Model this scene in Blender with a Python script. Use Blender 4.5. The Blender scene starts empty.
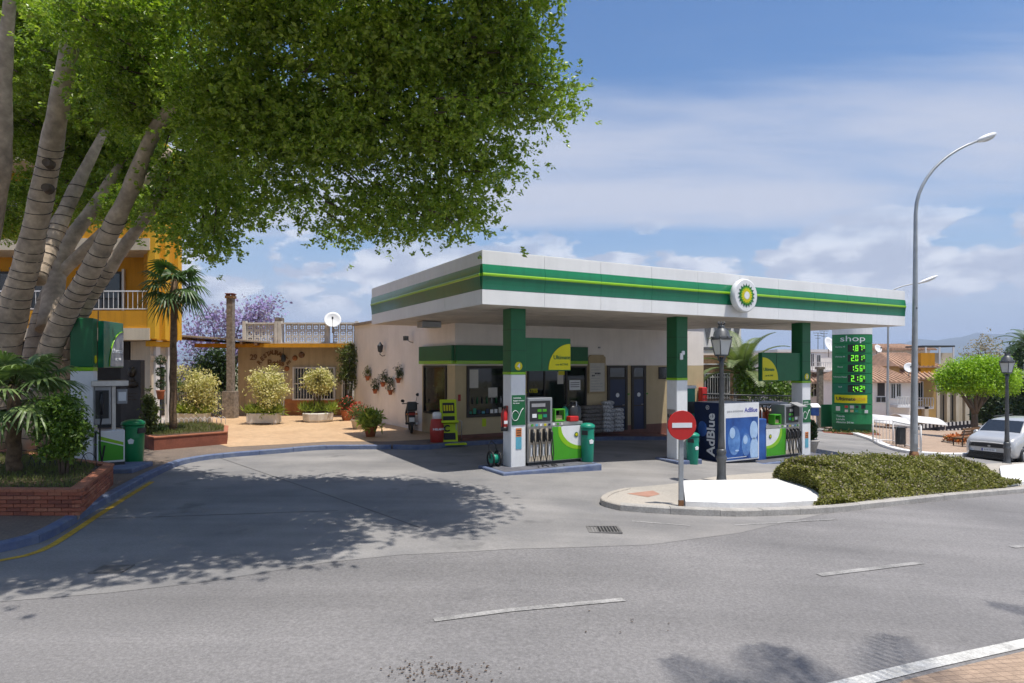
import bpy, bmesh, math, random
import numpy as np
from mathutils import Vector, Matrix

# ------------------------------------------------------------------ camera, sky, sun, exposure
SC = bpy.context.scene
COL = SC.collection
F, HZ, CZ = 640.0, 365.0, 2.7              # focal length in pixels, horizon row, eye height
cam_data = bpy.data.cameras.new('camera')
cam = bpy.data.objects.new('camera', cam_data); COL.objects.link(cam)
cam_data.sensor_width = 36.0
cam_data.lens = 36.0 * F / 1024.0
cam_data.shift_y = (HZ - 341.5) / 1024.0
cam_data.clip_start = 0.1
cam_data.clip_end = 40000.0
cam.location = (0, 0, CZ)
cam.rotation_euler = (math.radians(90), 0, 0)
SC.camera = cam

SUN_EL = math.radians(73.5)
SUN_DIR = Vector((0.82, -0.57, 0)).normalized()      # horizontal direction towards the sun
sun_vec = Vector((SUN_DIR.x * math.cos(SUN_EL), SUN_DIR.y * math.cos(SUN_EL), math.sin(SUN_EL)))
sd = bpy.data.lights.new('sun', 'SUN'); sun = bpy.data.objects.new('sun', sd); COL.objects.link(sun)
sd.energy = 4.6; sd.angle = math.radians(0.53); sd.color = (1.0, 0.955, 0.88)
sun.rotation_euler = sun_vec.to_track_quat('Z', 'Y').to_euler()
sun.location = (20, -10, 60)

W = bpy.data.worlds.new('World'); SC.world = W; W.use_nodes = True
nt = W.node_tree; nt.nodes.clear()
def N(t, **kw):
    n = nt.nodes.new(t)
    for k, v in kw.items(): setattr(n, k, v)
    return n
def L(a, b): nt.links.new(a, b)
def MATH(op, a, b=None, clamp=False):
    n = N('ShaderNodeMath', operation=op); n.use_clamp = clamp
    for i, x in enumerate((a, b)):
        if x is None: continue
        if isinstance(x, (int, float)): n.inputs[i].default_value = x
        else: L(x, n.inputs[i])
    return n.outputs[0]
def RANGE(x, a, b, c=0.0, d=1.0):
    n = N('ShaderNodeMapRange', interpolation_type='SMOOTHSTEP'); L(x, n.inputs[0])
    for i, v in enumerate((a, b, c, d)): n.inputs[i + 1].default_value = v
    return n.outputs[0]
w_out = N('ShaderNodeOutputWorld'); w_bg = N('ShaderNodeBackground'); L(w_bg.outputs[0], w_out.inputs[0])
sky = N('ShaderNodeTexSky', sky_type='NISHITA', sun_disc=False)
sky.sun_elevation = SUN_EL
sky.sun_rotation = math.atan2(SUN_DIR.x, SUN_DIR.y)
sky.altitude = 60; sky.air_density = 1.0; sky.dust_density = 1.2; sky.ozone_density = 1.6
w_bg.inputs[1].default_value = 0.145
tc = N('ShaderNodeTexCoord'); sep = N('ShaderNodeSeparateXYZ'); L(tc.outputs['Generated'], sep.inputs[0])
zc = MATH('MAXIMUM', sep.outputs[2], 0.02)
# high veil clouds, flattened on a plane overhead
pu = MATH('DIVIDE', sep.outputs[0], MATH('ADD', zc, 0.08)); pv = MATH('DIVIDE', sep.outputs[1], MATH('ADD', zc, 0.08))
cb = N('ShaderNodeCombineXYZ'); L(pu, cb.inputs[0]); L(pv, cb.inputs[1])
mp = N('ShaderNodeMapping'); L(cb.outputs[0], mp.inputs[0])
mp.inputs['Rotation'].default_value = (0, 0, math.radians(-28)); mp.inputs['Scale'].default_value = (0.30, 1.25, 1); mp.inputs['Location'].default_value = (0.62, 0.35, 0)
n1 = N('ShaderNodeTexNoise'); L(mp.outputs[0], n1.inputs['Vector']); n1.inputs['Scale'].default_value = 0.8; n1.inputs['Detail'].default_value = 9; n1.inputs['Roughness'].default_value = 0.58; n1.inputs['Distortion'].default_value = 0.25
band = MATH('MULTIPLY', RANGE(sep.outputs[2], 0.12, 0.24), RANGE(sep.outputs[2], 0.46, 0.23))
veil = MATH('MULTIPLY', RANGE(MATH('ADD', n1.outputs[0], MATH('MULTIPLY', band, 0.24)), 0.47, 0.80), 0.95)
# heaped clouds low over the horizon
mp2 = N('ShaderNodeMapping'); L(tc.outputs['Generated'], mp2.inputs[0]); mp2.inputs['Scale'].default_value = (1, 1, 2.3); mp2.inputs['Location'].default_value = (7.7, 2.1, 0.2)
n2 = N('ShaderNodeTexNoise'); L(mp2.outputs[0], n2.inputs['Vector']); n2.inputs['Scale'].default_value = 7.5; n2.inputs['Detail'].default_value = 10; n2.inputs['Roughness'].default_value = 0.52
low = MATH('MULTIPLY', RANGE(sep.outputs[2], 0.04, 0.10), RANGE(sep.outputs[2], 0.25, 0.15))
heap = MATH('MULTIPLY', RANGE(MATH('ADD', n2.outputs[0], MATH('MULTIPLY', low, 0.16)), 0.595, 0.645), low)
hz_v = RANGE(sep.outputs[2], 0.24, 0.03, 0.0, 0.85)
mix1 = N('ShaderNodeMix', data_type='RGBA'); mix0 = N('ShaderNodeMix', data_type='RGBA'); L(hz_v, mix0.inputs['Factor']); mix0.inputs['B'].default_value = (2.7, 3.1, 4.05, 1); L(veil, mix1.inputs['Factor']); hs_ = N('ShaderNodeHueSaturation'); hs_.inputs['Saturation'].default_value = 1.27; hs_.inputs['Hue'].default_value = 0.503; hs_.inputs['Value'].default_value = 0.80; L(sky.outputs[0], hs_.inputs['Color']); L(hs_.outputs[0], mix0.inputs['A']); L(mix0.outputs['Result'], mix1.inputs['A']); mix1.inputs['B'].default_value = (3.4, 3.6, 4.25, 1)
n3 = N('ShaderNodeTexNoise'); L(mp2.outputs[0], n3.inputs['Vector']); n3.inputs['Scale'].default_value = 14; n3.inputs['Detail'].default_value = 6
cr = N('ShaderNodeMix', data_type='RGBA'); L(RANGE(n3.outputs[0], 0.38, 0.62), cr.inputs['Factor']); cr.inputs['A'].default_value = (3.0, 3.15, 3.75, 1); cr.inputs['B'].default_value = (5.3, 5.3, 5.5, 1)
mix2 = N('ShaderNodeMix', data_type='RGBA'); L(MATH('MULTIPLY', heap, 0.82), mix2.inputs['Factor']); L(mix1.outputs['Result'], mix2.inputs['A']); L(cr.outputs['Result'], mix2.inputs['B'])
L(mix2.outputs['Result'], w_bg.inputs[0])

SC.view_settings.view_transform = 'Standard'; SC.view_settings.look = 'None'
SC.view_settings.exposure = 0.36; SC.view_settings.gamma = 1.0; SC.view_settings.use_curve_mapping = False
SC.render.engine = 'CYCLES'
SC.cycles.max_bounces = 5; SC.cycles.diffuse_bounces = 3; SC.cycles.glossy_bounces = 2; SC.cycles.volume_bounces = 0; SC.cycles.transparent_max_bounces = 6
SC.cycles.use_adaptive_sampling = True; SC.cycles.adaptive_threshold = 0.02

# ------------------------------------------------------------------ helpers: places
random.seed(7); RNG = np.random.default_rng(7)
KN = [(-3000, 0), (-4, 0), (0, -0.02), (4, -0.19), (8, -0.44), (12, -0.74), (21, -1.30), (32, -2.25), (50, -3.3), (90, -4.6), (400, -9.0), (6000, -40)]
KX = [k[0] for k in KN]; KZ = [k[1] for k in KN]
def zg(x): return float(np.interp(x, KX, KZ))
def gp(px, py, off=0.0):                    # a point of the sloping ground seen at a pixel of the photograph
    z = 0.0
    for _ in range(60):
        d = (CZ - z) * F / (py - HZ); x = (px - 512) / F * d; z = 0.5 * z + 0.5 * (zg(x) + off)
    return Vector((x, d, z))
def xat(px, d): return (px - 512) / F * d
def zat(py, d): return CZ + (HZ - py) * d / F
TH = math.atan2(0.487, 0.873); UX, UY = math.cos(TH), math.sin(TH); VX, VY = -UY, UX
OX, OY = -0.72, 15.42
def S(u, v, off=0.0):                       # station frame: u along the canopy front, v away from the road
    x, y = OX + u * UX + v * VX, OY + u * UY + v * VY
    return Vector((x, y, zg(x) + off))
def uat(px, v):
    r = (px - 512) / F
    return (r * (OY + v * VY) - (OX + v * VX)) / (UX - r * UY)
def sz(py, u, v): return zat(py, OY + u * UY + v * VY)

# ------------------------------------------------------------------ helpers: materials
MATS = {}
def mat(name, col, rough=0.65, metal=0.0, var=0.12, scale=5.0, bump=0.0, bscale=60.0, col2=None, emit=None, spec=0.4, fine=0.0, leaf=0.0, coat=0.0, streak=0.0):
    m = bpy.data.materials.new(name); m.use_nodes = True; t = m.node_tree; b = t.nodes['Principled BSDF']
    b.inputs['Roughness'].default_value = rough; b.inputs['Metallic'].default_value = metal
    b.inputs['Specular IOR Level'].default_value = spec
    if coat: b.inputs['Coat Weight'].default_value = coat; b.inputs['Coat Roughness'].default_value = 0.08
    c = (*col, 1); d = (*(col2 if col2 else tuple(x * (1 - 2 * var) for x in col)), 1)
    tcn = t.nodes.new('ShaderNodeTexCoord')
    no = t.nodes.new('ShaderNodeTexNoise'); no.inputs['Scale'].default_value = scale; no.inputs['Detail'].default_value = 8; no.inputs['Roughness'].default_value = 0.62
    t.links.new(tcn.outputs['Object'], no.inputs['Vector'])
    mr = t.nodes.new('ShaderNodeMapRange'); mr.inputs[1].default_value = 0.35; mr.inputs[2].default_value = 0.68; t.links.new(no.outputs[0], mr.inputs[0])
    mx = t.nodes.new('ShaderNodeMix'); mx.data_type = 'RGBA'; mx.inputs['A'].default_value = c; mx.inputs['B'].default_value = d
    fac = mr.outputs[0]
    if leaf:
        g = t.nodes.new('ShaderNodeNewGeometry'); ml = t.nodes.new('ShaderNodeMath'); ml.operation = 'MULTIPLY_ADD'
        t.links.new(g.outputs['Random Per Island'], ml.inputs[0]); ml.inputs[1].default_value = 0.75
        ms = t.nodes.new('ShaderNodeMath'); ms.operation = 'MULTIPLY'; ms.inputs[1].default_value = 0.35; t.links.new(mr.outputs[0], ms.inputs[0]); t.links.new(ms.outputs[0], ml.inputs[2]); fac = ml.outputs[0]
    t.links.new(fac, mx.inputs['Factor']); out = mx.outputs['Result']
    if streak:                               # rain-washed dirt running down the face
        sm = t.nodes.new('ShaderNodeMapping'); sm.inputs['Scale'].default_value = (3.2, 3.2, 0.22); t.links.new(tcn.outputs['Object'], sm.inputs[0])
        sn = t.nodes.new('ShaderNodeTexNoise'); sn.inputs['Scale'].default_value = 1.6; sn.inputs['Detail'].default_value = 7; sn.inputs['Roughness'].default_value = 0.7; t.links.new(sm.outputs[0], sn.inputs['Vector'])
        sr = t.nodes.new('ShaderNodeMapRange'); sr.inputs[1].default_value = 0.45; sr.inputs[2].default_value = 0.75; sr.inputs[3].default_value = 1.0; sr.inputs[4].default_value = 1 - streak; t.links.new(sn.outputs[0], sr.inputs[0])
        sv = t.nodes.new('ShaderNodeVectorMath'); sv.operation = 'SCALE'; t.links.new(out, sv.inputs[0]); t.links.new(sr.outputs[0], sv.inputs['Scale']); out = sv.outputs[0]
    if fine:
        nf = t.nodes.new('ShaderNodeTexNoise'); nf.inputs['Scale'].default_value = bscale; nf.inputs['Detail'].default_value = 3; t.links.new(tcn.outputs['Object'], nf.inputs['Vector'])
        mf = t.nodes.new('ShaderNodeMapRange'); mf.inputs[1].default_value = 0.3; mf.inputs[2].default_value = 0.7; mf.inputs[3].default_value = 1 - fine; mf.inputs[4].default_value = 1 + fine; t.links.new(nf.outputs[0], mf.inputs[0])
        vm = t.nodes.new('ShaderNodeVectorMath'); vm.operation = 'SCALE'; t.links.new(out, vm.inputs[0]); t.links.new(mf.outputs[0], vm.inputs['Scale']); out = vm.outputs[0]
    t.links.new(out, b.inputs['Base Color'])
    if bump:
        nb = t.nodes.new('ShaderNodeTexNoise'); nb.inputs['Scale'].default_value = bscale; nb.inputs['Detail'].default_value = 4; t.links.new(tcn.outputs['Object'], nb.inputs['Vector'])
        bn = t.nodes.new('ShaderNodeBump'); bn.inputs['Strength'].default_value = bump; bn.inputs['Distance'].default_value = 0.02
        t.links.new(nb.outputs[0], bn.inputs['Height']); t.links.new(bn.outputs[0], b.inputs['Normal'])
    if emit: b.inputs['Emission Color'].default_value = (*emit[:3], 1); b.inputs['Emission Strength'].default_value = emit[3]
    if leaf:
        tr = t.nodes.new('ShaderNodeBsdfTranslucent'); vs = t.nodes.new('ShaderNodeVectorMath'); vs.operation = 'MULTIPLY'; vs.inputs[1].default_value = (1.15, 1.35, 0.55)
        t.links.new(out, vs.inputs[0]); t.links.new(vs.outputs[0], tr.inputs[0])
        sh = t.nodes.new('ShaderNodeMixShader'); sh.inputs[0].default_value = leaf; t.links.new(b.outputs[0], sh.inputs[1]); t.links.new(tr.outputs[0], sh.inputs[2])
        t.links.new(sh.outputs[0], t.nodes['Material Output'].inputs['Surface'])
    MATS[name] = m; return m
def glass(name, tint, rough=0.03, alpha=0.35):
    m = bpy.data.materials.new(name); m.use_nodes = True; t = m.node_tree; b = t.nodes['Principled BSDF']
    b.inputs['Base Color'].default_value = (*tint, 1); b.inputs['Roughness'].default_value = rough; b.inputs['Specular IOR Level'].default_value = 0.8; b.inputs['Alpha'].default_value = alpha
    MATS[name] = m; return m
def M(n): return MATS[n]

mat('white_paint', (0.70, 0.69, 0.68), 0.6, var=0.05, scale=1.5, bump=0.05)
mat('white_render', (0.86, 0.80, 0.74), 0.85, streak=0.07, var=0.06, scale=0.9, bump=0.25, bscale=40)
mat('beige_render', (0.56, 0.45, 0.27), 0.8, streak=0.07, var=0.07, scale=1.2, bump=0.15, bscale=40)
mat('cladding_white', (0.82, 0.82, 0.81), 0.32, streak=0.07, var=0.05, scale=0.7)
mat('cladding_green', (0.012, 0.22, 0.085), 0.28, streak=0.2, var=0.06, scale=1.0, coat=0.3)
mat('cladding_teal', (0.010, 0.165, 0.085), 0.28, streak=0.2, var=0.06, scale=1.0, coat=0.3)
mat('cladding_lime', (0.24, 0.50, 0.01), 0.3, var=0.04, scale=2.0, coat=0.3)
mat('dark_green', (0.008, 0.12, 0.04), 0.4, var=0.08, scale=3)
mat('bright_green', (0.06, 0.33, 0.015), 0.4, var=0.05, scale=2)
mat('yellow', (0.62, 0.56, 0.0), 0.4, var=0.04, scale=2)
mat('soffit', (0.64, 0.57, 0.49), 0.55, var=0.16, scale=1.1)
mat('joint_dark', (0.085, 0.082, 0.08), 0.9, var=0.2)
mat('grate_iron', (0.22, 0.21, 0.20), 0.6, 0.3, var=0.2)
mat('island_top', (0.13, 0.13, 0.15), 0.8, var=0.25, scale=5, bump=0.2)
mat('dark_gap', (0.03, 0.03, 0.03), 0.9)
mat('blue_kerb', (0.085, 0.115, 0.215), 0.75, var=0.25, scale=4, bump=0.2, bscale=30, col2=(0.16, 0.19, 0.26))
mat('grey_kerb', (0.40, 0.38, 0.35), 0.85, var=0.14, scale=3, bump=0.3, bscale=30, fine=0.15)
mat('yellow_line', (0.58, 0.36, 0.03), 0.8, var=0.2, scale=6, fine=0.2, bscale=40)
mat('brick_red', (0.36, 0.115, 0.062), 0.85, var=0.15, scale=3, bump=0.3, bscale=50, fine=0.2)
mat('brick_dark', (0.25, 0.082, 0.05), 0.85, var=0.15, scale=3, bump=0.3, bscale=50, fine=0.2)
mat('brick_pale', (0.42, 0.16, 0.088), 0.85, var=0.15, scale=3, bump=0.3, bscale=50, fine=0.2)
mat('mortar', (0.36, 0.29, 0.24), 0.9, var=0.12, scale=8, bump=0.2)
mat('terracotta', (0.40, 0.13, 0.055), 0.8, var=0.15, scale=7, bump=0.1)
mat('metal_grey', (0.36, 0.37, 0.38), 0.45, 0.5, var=0.1, scale=4)
mat('metal_dark', (0.055, 0.06, 0.062), 0.5, 0.3, var=0.15, scale=6)
mat('steel', (0.50, 0.49, 0.47), 0.35, 0.8, var=0.1, scale=5)
mat('galvanised', (0.40, 0.42, 0.43), 0.5, 0.4, var=0.12, scale=3)
mat('rust', (0.24, 0.12, 0.055), 0.85, var=0.25, scale=9)
mat('black_rubber', (0.018, 0.018, 0.018), 0.6, var=0.1)
mat('black_plastic', (0.025, 0.026, 0.028), 0.4, var=0.1)
mat('red_paint', (0.52, 0.02, 0.018), 0.35, var=0.05, scale=4, coat=0.2)
mat('teal_plastic', (0.010, 0.24, 0.155), 0.4, var=0.08, scale=3)
mat('green_plastic', (0.006, 0.20, 0.062), 0.38, var=0.08, scale=3)
mat('white_plastic', (0.76, 0.77, 0.77), 0.4, streak=0.06, var=0.04, scale=4)
mat('grey_plastic', (0.30, 0.30, 0.31), 0.5, var=0.06, scale=4)
mat('navy_door', (0.022, 0.036, 0.09), 0.4, var=0.1, scale=3)
mat('navy_panel', (0.006, 0.020, 0.075), 0.35, var=0.25, scale=1.3)
mat('poster_blue', (0.035, 0.13, 0.42), 0.35, var=0.3, scale=1.7, col2=(0.012, 0.045, 0.2))
mat('droplet', (0.16, 0.33, 0.66), 0.12, var=0.3, scale=2.2, col2=(0.04, 0.12, 0.36), coat=0.6)
mat('droplet_pale', (0.42, 0.60, 0.85), 0.15, var=0.1, scale=3)
mat('ink', (0.02, 0.02, 0.03), 0.6)
mat('white_ink', (0.75, 0.77, 0.78), 0.5, var=0.02)
mat('grey_ink', (0.35, 0.36, 0.38), 0.5)
mat('blue_ink', (0.06, 0.07, 0.36), 0.5)
mat('orange_ink', (0.62, 0.20, 0.05), 0.5)
mat('cyan_ink', (0.12, 0.42, 0.55), 0.5)
mat('red_ink', (0.42, 0.04, 0.03), 0.5)
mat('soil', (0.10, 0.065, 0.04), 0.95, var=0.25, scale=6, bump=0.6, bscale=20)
mat('grass', (0.10, 0.15, 0.03), 0.7, var=0.2, scale=2, col2=(0.16, 0.15, 0.05), leaf=0.25)
mat('ficus_leaf', (0.45, 0.53, 0.07), 0.34, var=0.2, scale=1.3, col2=(0.12, 0.22, 0.022), leaf=0.38, spec=0.6)
mat('shrub_leaf', (0.20, 0.30, 0.04), 0.42, var=0.2, scale=2, col2=(0.04, 0.10, 0.016), leaf=0.3)
mat('lime_leaf', (0.40, 0.56, 0.03), 0.5, var=0.2, scale=0.8, col2=(0.16, 0.31, 0.016), leaf=0.35)
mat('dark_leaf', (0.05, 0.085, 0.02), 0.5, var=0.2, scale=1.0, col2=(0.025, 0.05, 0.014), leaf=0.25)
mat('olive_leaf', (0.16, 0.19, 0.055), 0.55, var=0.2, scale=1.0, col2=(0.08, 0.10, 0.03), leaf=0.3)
mat('variegated_leaf', (0.68, 0.60, 0.32), 0.5, var=0.2, scale=3, col2=(0.46, 0.43, 0.17), leaf=0.3)
mat('yellowgreen_leaf', (0.36, 0.42, 0.07), 0.5, var=0.2, scale=2, col2=(0.17, 0.24, 0.04), leaf=0.3)
mat('jacaranda_bloom', (0.42, 0.34, 0.66), 0.6, var=0.15, scale=1, col2=(0.30, 0.22, 0.50), leaf=0.35)
mat('hedge_leaf', (0.30, 0.28, 0.065), 0.55, var=0.2, scale=1.6, col2=(0.11, 0.125, 0.03), leaf=0.28)
mat('hedge_pale', (0.36, 0.30, 0.22), 0.6, var=0.2, scale=3, leaf=0.25)
mat('palm_leaf', (0.075, 0.14, 0.032), 0.45, var=0.2, scale=2, col2=(0.04, 0.085, 0.02), leaf=0.22, spec=0.5)
mat('fanpalm_leaf', (0.24, 0.32, 0.10), 0.45, var=0.2, scale=2, col2=(0.07, 0.13, 0.04), leaf=0.25, spec=0.5)
mat('datepalm_leaf', (0.20, 0.24, 0.09), 0.5, var=0.2, scale=2, col2=(0.09, 0.13, 0.045), leaf=0.22)
mat('dry_frond', (0.22, 0.14, 0.06), 0.8, var=0.2, scale=4)
mat('flower_red', (0.55, 0.06, 0.035), 0.6, var=0.2, scale=9, leaf=0.2)
mat('flower_orange', (0.62, 0.17, 0.03), 0.6, var=0.2, scale=9, leaf=0.2)
mat('bark_pale', (0.52, 0.41, 0.30), 0.85, var=0.2, scale=2.2, bump=0.5, bscale=9, col2=(0.25, 0.20, 0.15), fine=0.15)
mat('bark_dark', (0.13, 0.095, 0.065), 0.9, var=0.2, scale=4, bump=0.6, bscale=14)
mat('palm_trunk', (0.20, 0.13, 0.075), 0.95, var=0.3, scale=9, bump=0.8, bscale=22)
mat('ochre_render', (0.60, 0.275, 0.012), 0.8, streak=0.22, var=0.06, scale=0.8, bump=0.15, bscale=30)
mat('ochre_trim', (0.66, 0.36, 0.02), 0.8, var=0.05, scale=1)
mat('cream_render', (0.62, 0.53, 0.40), 0.85, streak=0.2, var=0.1, scale=0.7, bump=0.15, bscale=30)
mat('cafe_render', (0.52, 0.42, 0.27), 0.85, streak=0.25, var=0.1, scale=0.8, bump=0.2, bscale=30)
mat('cafe_tile', (0.42, 0.17, 0.055), 0.75, var=0.18, scale=3, bump=0.2)
mat('block_white', (0.66, 0.62, 0.55), 0.85, var=0.12, scale=3, bump=0.2)
mat('stone_column', (0.30, 0.25, 0.20), 0.9, var=0.3, scale=7, bump=0.7, bscale=16)
mat('wood_brown', (0.22, 0.12, 0.055), 0.8, var=0.2, scale=5)
mat('roof_sheet', (0.40, 0.33, 0.26), 0.8, var=0.2, scale=3)
mat('roof_tile', (0.44, 0.27, 0.18), 0.85, var=0.2, scale=2.5, bump=0.3, bscale=12)
mat('window_dark', (0.022, 0.026, 0.03), 0.08, var=0.3, scale=0.8, spec=0.8)
mat('frame_dark', (0.035, 0.028, 0.024), 0.5, var=0.1)
mat('plaque_stone', (0.060, 0.052, 0.048), 0.5, var=0.15, scale=3)
mat('bronze', (0.075, 0.058, 0.042), 0.4, 0.6, var=0.2, scale=10)
mat('red_tile', (0.20, 0.085, 0.062), 0.5, var=0.2, scale=2)
mat('notice_paper', (0.56, 0.54, 0.48), 0.7, var=0.05, scale=4)
mat('notice_frame', (0.44, 0.34, 0.19), 0.6, var=0.1, scale=4)
mat('bag_white', (0.78, 0.78, 0.78), 0.5, var=0.35, scale=16, col2=(0.14, 0.14, 0.15), bump=0.8, bscale=22)
mat('bag_dark', (0.24, 0.22, 0.20), 0.5, var=0.3, scale=16, bump=0.8, bscale=22)
mat('gas_orange', (0.55, 0.10, 0.02), 0.5, var=0.15, scale=5)
mat('ad_yellow', (0.50, 0.66, 0.01), 0.45, var=0.05, scale=4)
mat('car_paint', (0.52, 0.52, 0.51), 0.3, 0.35, var=0.03, scale=2, coat=0.6)
mat('car_glass', (0.02, 0.025, 0.03), 0.05, spec=0.9, var=0.1)
mat('lamp_glass', (0.55, 0.56, 0.54), 0.25, var=0.05)
mat('pink_stone', (0.40, 0.22, 0.16), 0.85, var=0.15, scale=3)
mat('led_green', (0.1, 0.3, 0.02), 0.5, emit=(0.22, 1.0, 0.04, 0.75))
mat('window_grille', (0.68, 0.67, 0.64), 0.5, var=0.05)
mat('metal_grey_dark', (0.105, 0.11, 0.115), 0.45, 0.35, var=0.15, scale=6)
mat('totem_green', (0.015, 0.20, 0.07), .4, var=.05, scale=2); mat('totem_teal', (0.012, 0.16, 0.085), .4, var=.05, scale=2)
mat('brick_tan', (0.36, 0.22, 0.12), .85, var=.2, scale=9, bump=.3, bscale=14); mat('grey_pebble', (0.20, 0.20, 0.205), .9, var=.3, scale=14)
mat('ochre_pale', (0.50, 0.33, 0.12), .8, var=.08, scale=1)
mat('hill', (0.085, 0.10, 0.06), 0.95, var=0.25, scale=0.002)
glass('shop_glass', (0.02, 0.025, 0.022), 0.03, 0.42)

# ground materials
def ground_mat(name, base, patch, speck=0.2, speck_s=45, pscale=0.35, streak=None, bump=0.3, rough=0.85, crack=0.0, tile=None, oil=None):
    m = bpy.data.materials.new(name); m.use_nodes = True; t = m.node_tree; b = t.nodes['Principled BSDF']; b.inputs['Roughness'].default_value = rough
    b.inputs['Specular IOR Level'].default_value = 0.3
    def n(k): return t.nodes.new(k)
    g = n('ShaderNodeTexCoord'); P = g.outputs['Object']
    def noise(scale, detail=6, vec=None, ro=0.6):
        x = n('ShaderNodeTexNoise'); x.inputs['Scale'].default_value = scale; x.inputs['Detail'].default_value = detail; x.inputs['Roughness'].default_value = ro; t.links.new(vec or P, x.inputs['Vector']); return x.outputs[0]
    def rng(x, a, c, lo=0., hi=1.):
        r = n('ShaderNodeMapRange'); t.links.new(x, r.inputs[0])
        for i, v in enumerate((a, c, lo, hi)): r.inputs[i + 1].default_value = v
        return r.outputs[0]
    def mix(f, A, B):
        x = n('ShaderNodeMix'); x.data_type = 'RGBA'; t.links.new(f, x.inputs['Factor'])
        for k, v in (('A', A), ('B', B)):
            if isinstance(v, tuple): x.inputs[k].default_value = (*v, 1)
            else: t.links.new(v, x.inputs[k])
        return x.outputs['Result']
    def scale(c, f):
        x = n('ShaderNodeVectorMath'); x.operation = 'SCALE'; t.links.new(c, x.inputs[0]); t.links.new(f, x.inputs['Scale']); return x.outputs[0]
    c = mix(rng(noise(pscale, 9), 0.36, 0.66), base, patch)
    if streak:                               # tyre-worn bands along the road, following its bend
        sp = n('ShaderNodeMapping'); t.links.new(P, sp.inputs[0]); sp.inputs['Rotation'].default_value = (0, 0, math.radians(streak)); sp.inputs['Scale'].default_value = (0.06, 0.9, 1)
        c = scale(c, rng(noise(1.0, 5, sp.outputs[0]), 0.3, 0.7, 0.84, 1.14))
    if oil: c = mix(rng(noise(oil[0], 4), oil[1], oil[1] + 0.1, 0, 0.65), c, oil[2])
    c = scale(c, rng(noise(speck_s, 3), 0.3, 0.72, 1 - speck, 1 + speck))
    c = scale(c, rng(noise(speck_s * 3.2, 2), 0.3, 0.7, 1 - speck * 0.8, 1 + speck * 0.8))
    if crack:
        v = n('ShaderNodeTexVoronoi'); v.feature = 'DISTANCE_TO_EDGE'; v.inputs['Scale'].default_value = crack
        dn = n('ShaderNodeMix'); dn.data_type = 'RGBA'; dn.inputs['Factor'].default_value = 0.16
        nn = n('ShaderNodeTexNoise'); nn.inputs['Scale'].default_value = 1.4; nn.inputs['Detail'].default_value = 6; t.links.new(P, nn.inputs['Vector'])
        t.links.new(P, dn.inputs['A']); t.links.new(nn.outputs['Color'], dn.inputs['B']); t.links.new(dn.outputs['Result'], v.inputs['Vector'])
        c = scale(c, rng(v.outputs['Distance'], 0.0, 0.0018, 0.66, 1.0))
    if tile:
        bt = n('ShaderNodeTexBrick'); bt.offset = tile[3] if len(tile) > 3 else 0.0; bt.inputs['Scale'].default_value = tile[0]; bt.inputs['Mortar Size'].default_value = tile[1]
        mpn = n('ShaderNodeMapping'); mpn.inputs['Rotation'].default_value = (0, 0, tile[2]); t.links.new(P, mpn.inputs[0]); t.links.new(mpn.outputs[0], bt.inputs['Vector'])
        bt.inputs['Color1'].default_value = (1, 1, 1, 1); bt.inputs['Color2'].default_value = (0.82, 0.82, 0.82, 1); bt.inputs['Mortar'].default_value = (0.6, 0.6, 0.6, 1)
        x = n('ShaderNodeVectorMath'); x.operation = 'MULTIPLY'; t.links.new(c, x.inputs[0]); t.links.new(bt.outputs[0], x.inputs[1]); c = x.outputs[0]
    t.links.new(c, b.inputs['Base Color'])
    if bump:
        bn = n('ShaderNodeBump'); bn.inputs['Strength'].default_value = bump; bn.inputs['Distance'].default_value = 0.01; t.links.new(noise(speck_s * 1.6, 3), bn.inputs['Height']); t.links.new(bn.outputs[0], b.inputs['Normal'])
    MATS[name] = m
ground_mat('earth', (0.20, 0.16, 0.10), (0.11, 0.12, 0.055), 0.2, 3, 0.05)
ground_mat('asphalt', (0.212, 0.203, 0.201), (0.165, 0.159, 0.159), 0.22, 26, 0.30, streak=-13, bump=0.5, oil=(0.9, 0.66, (0.10, 0.096, 0.098)))
ground_mat('concrete', (0.262, 0.25, 0.24), (0.175, 0.171, 0.17), 0.12, 30, 0.45, streak=35, bump=0.25, oil=(0.7, 0.62, (0.11, 0.108, 0.106)))
ground_mat('dust_film', (0.27, 0.257, 0.24), (0.225, 0.215, 0.205), 0.14, 30, 0.6, bump=0.2)
ground_mat('dust', (0.40, 0.36, 0.31), (0.30, 0.28, 0.25), 0.16, 30, 0.6, bump=0.2)
ground_mat('tan_tile', (0.60, 0.41, 0.245), (0.52, 0.345, 0.20), 0.12, 20, 0.5, tile=(2.4, 0.012, 0.5), rough=0.6)
ground_mat('brown_paver', (0.23, 0.175, 0.135), (0.17, 0.135, 0.11), 0.15, 24, 0.8, tile=(5.0, 0.02, 0.35, 0.5), rough=0.8)
ground_mat('front_tile', (0.44, 0.32, 0.23), (0.36, 0.26, 0.19), 0.15, 24, 0.8, tile=(3.4, 0.02, -0.25), rough=0.75)
ground_mat('road_paint', (0.62, 0.61, 0.58), (0.42, 0.41, 0.39), 0.25, 26, 2.5, bump=0.4)
ground_mat('worn_paint', (0.33, 0.32, 0.31), (0.205, 0.20, 0.195), 0.25, 26, 2.5, bump=0.4)
ground_mat('whitewash', (0.74, 0.74, 0.73), (0.62, 0.61, 0.59), 0.05, 20, 1.3, bump=0.3, oil=(1.6, 0.62, (0.45, 0.43, 0.40)))

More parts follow.
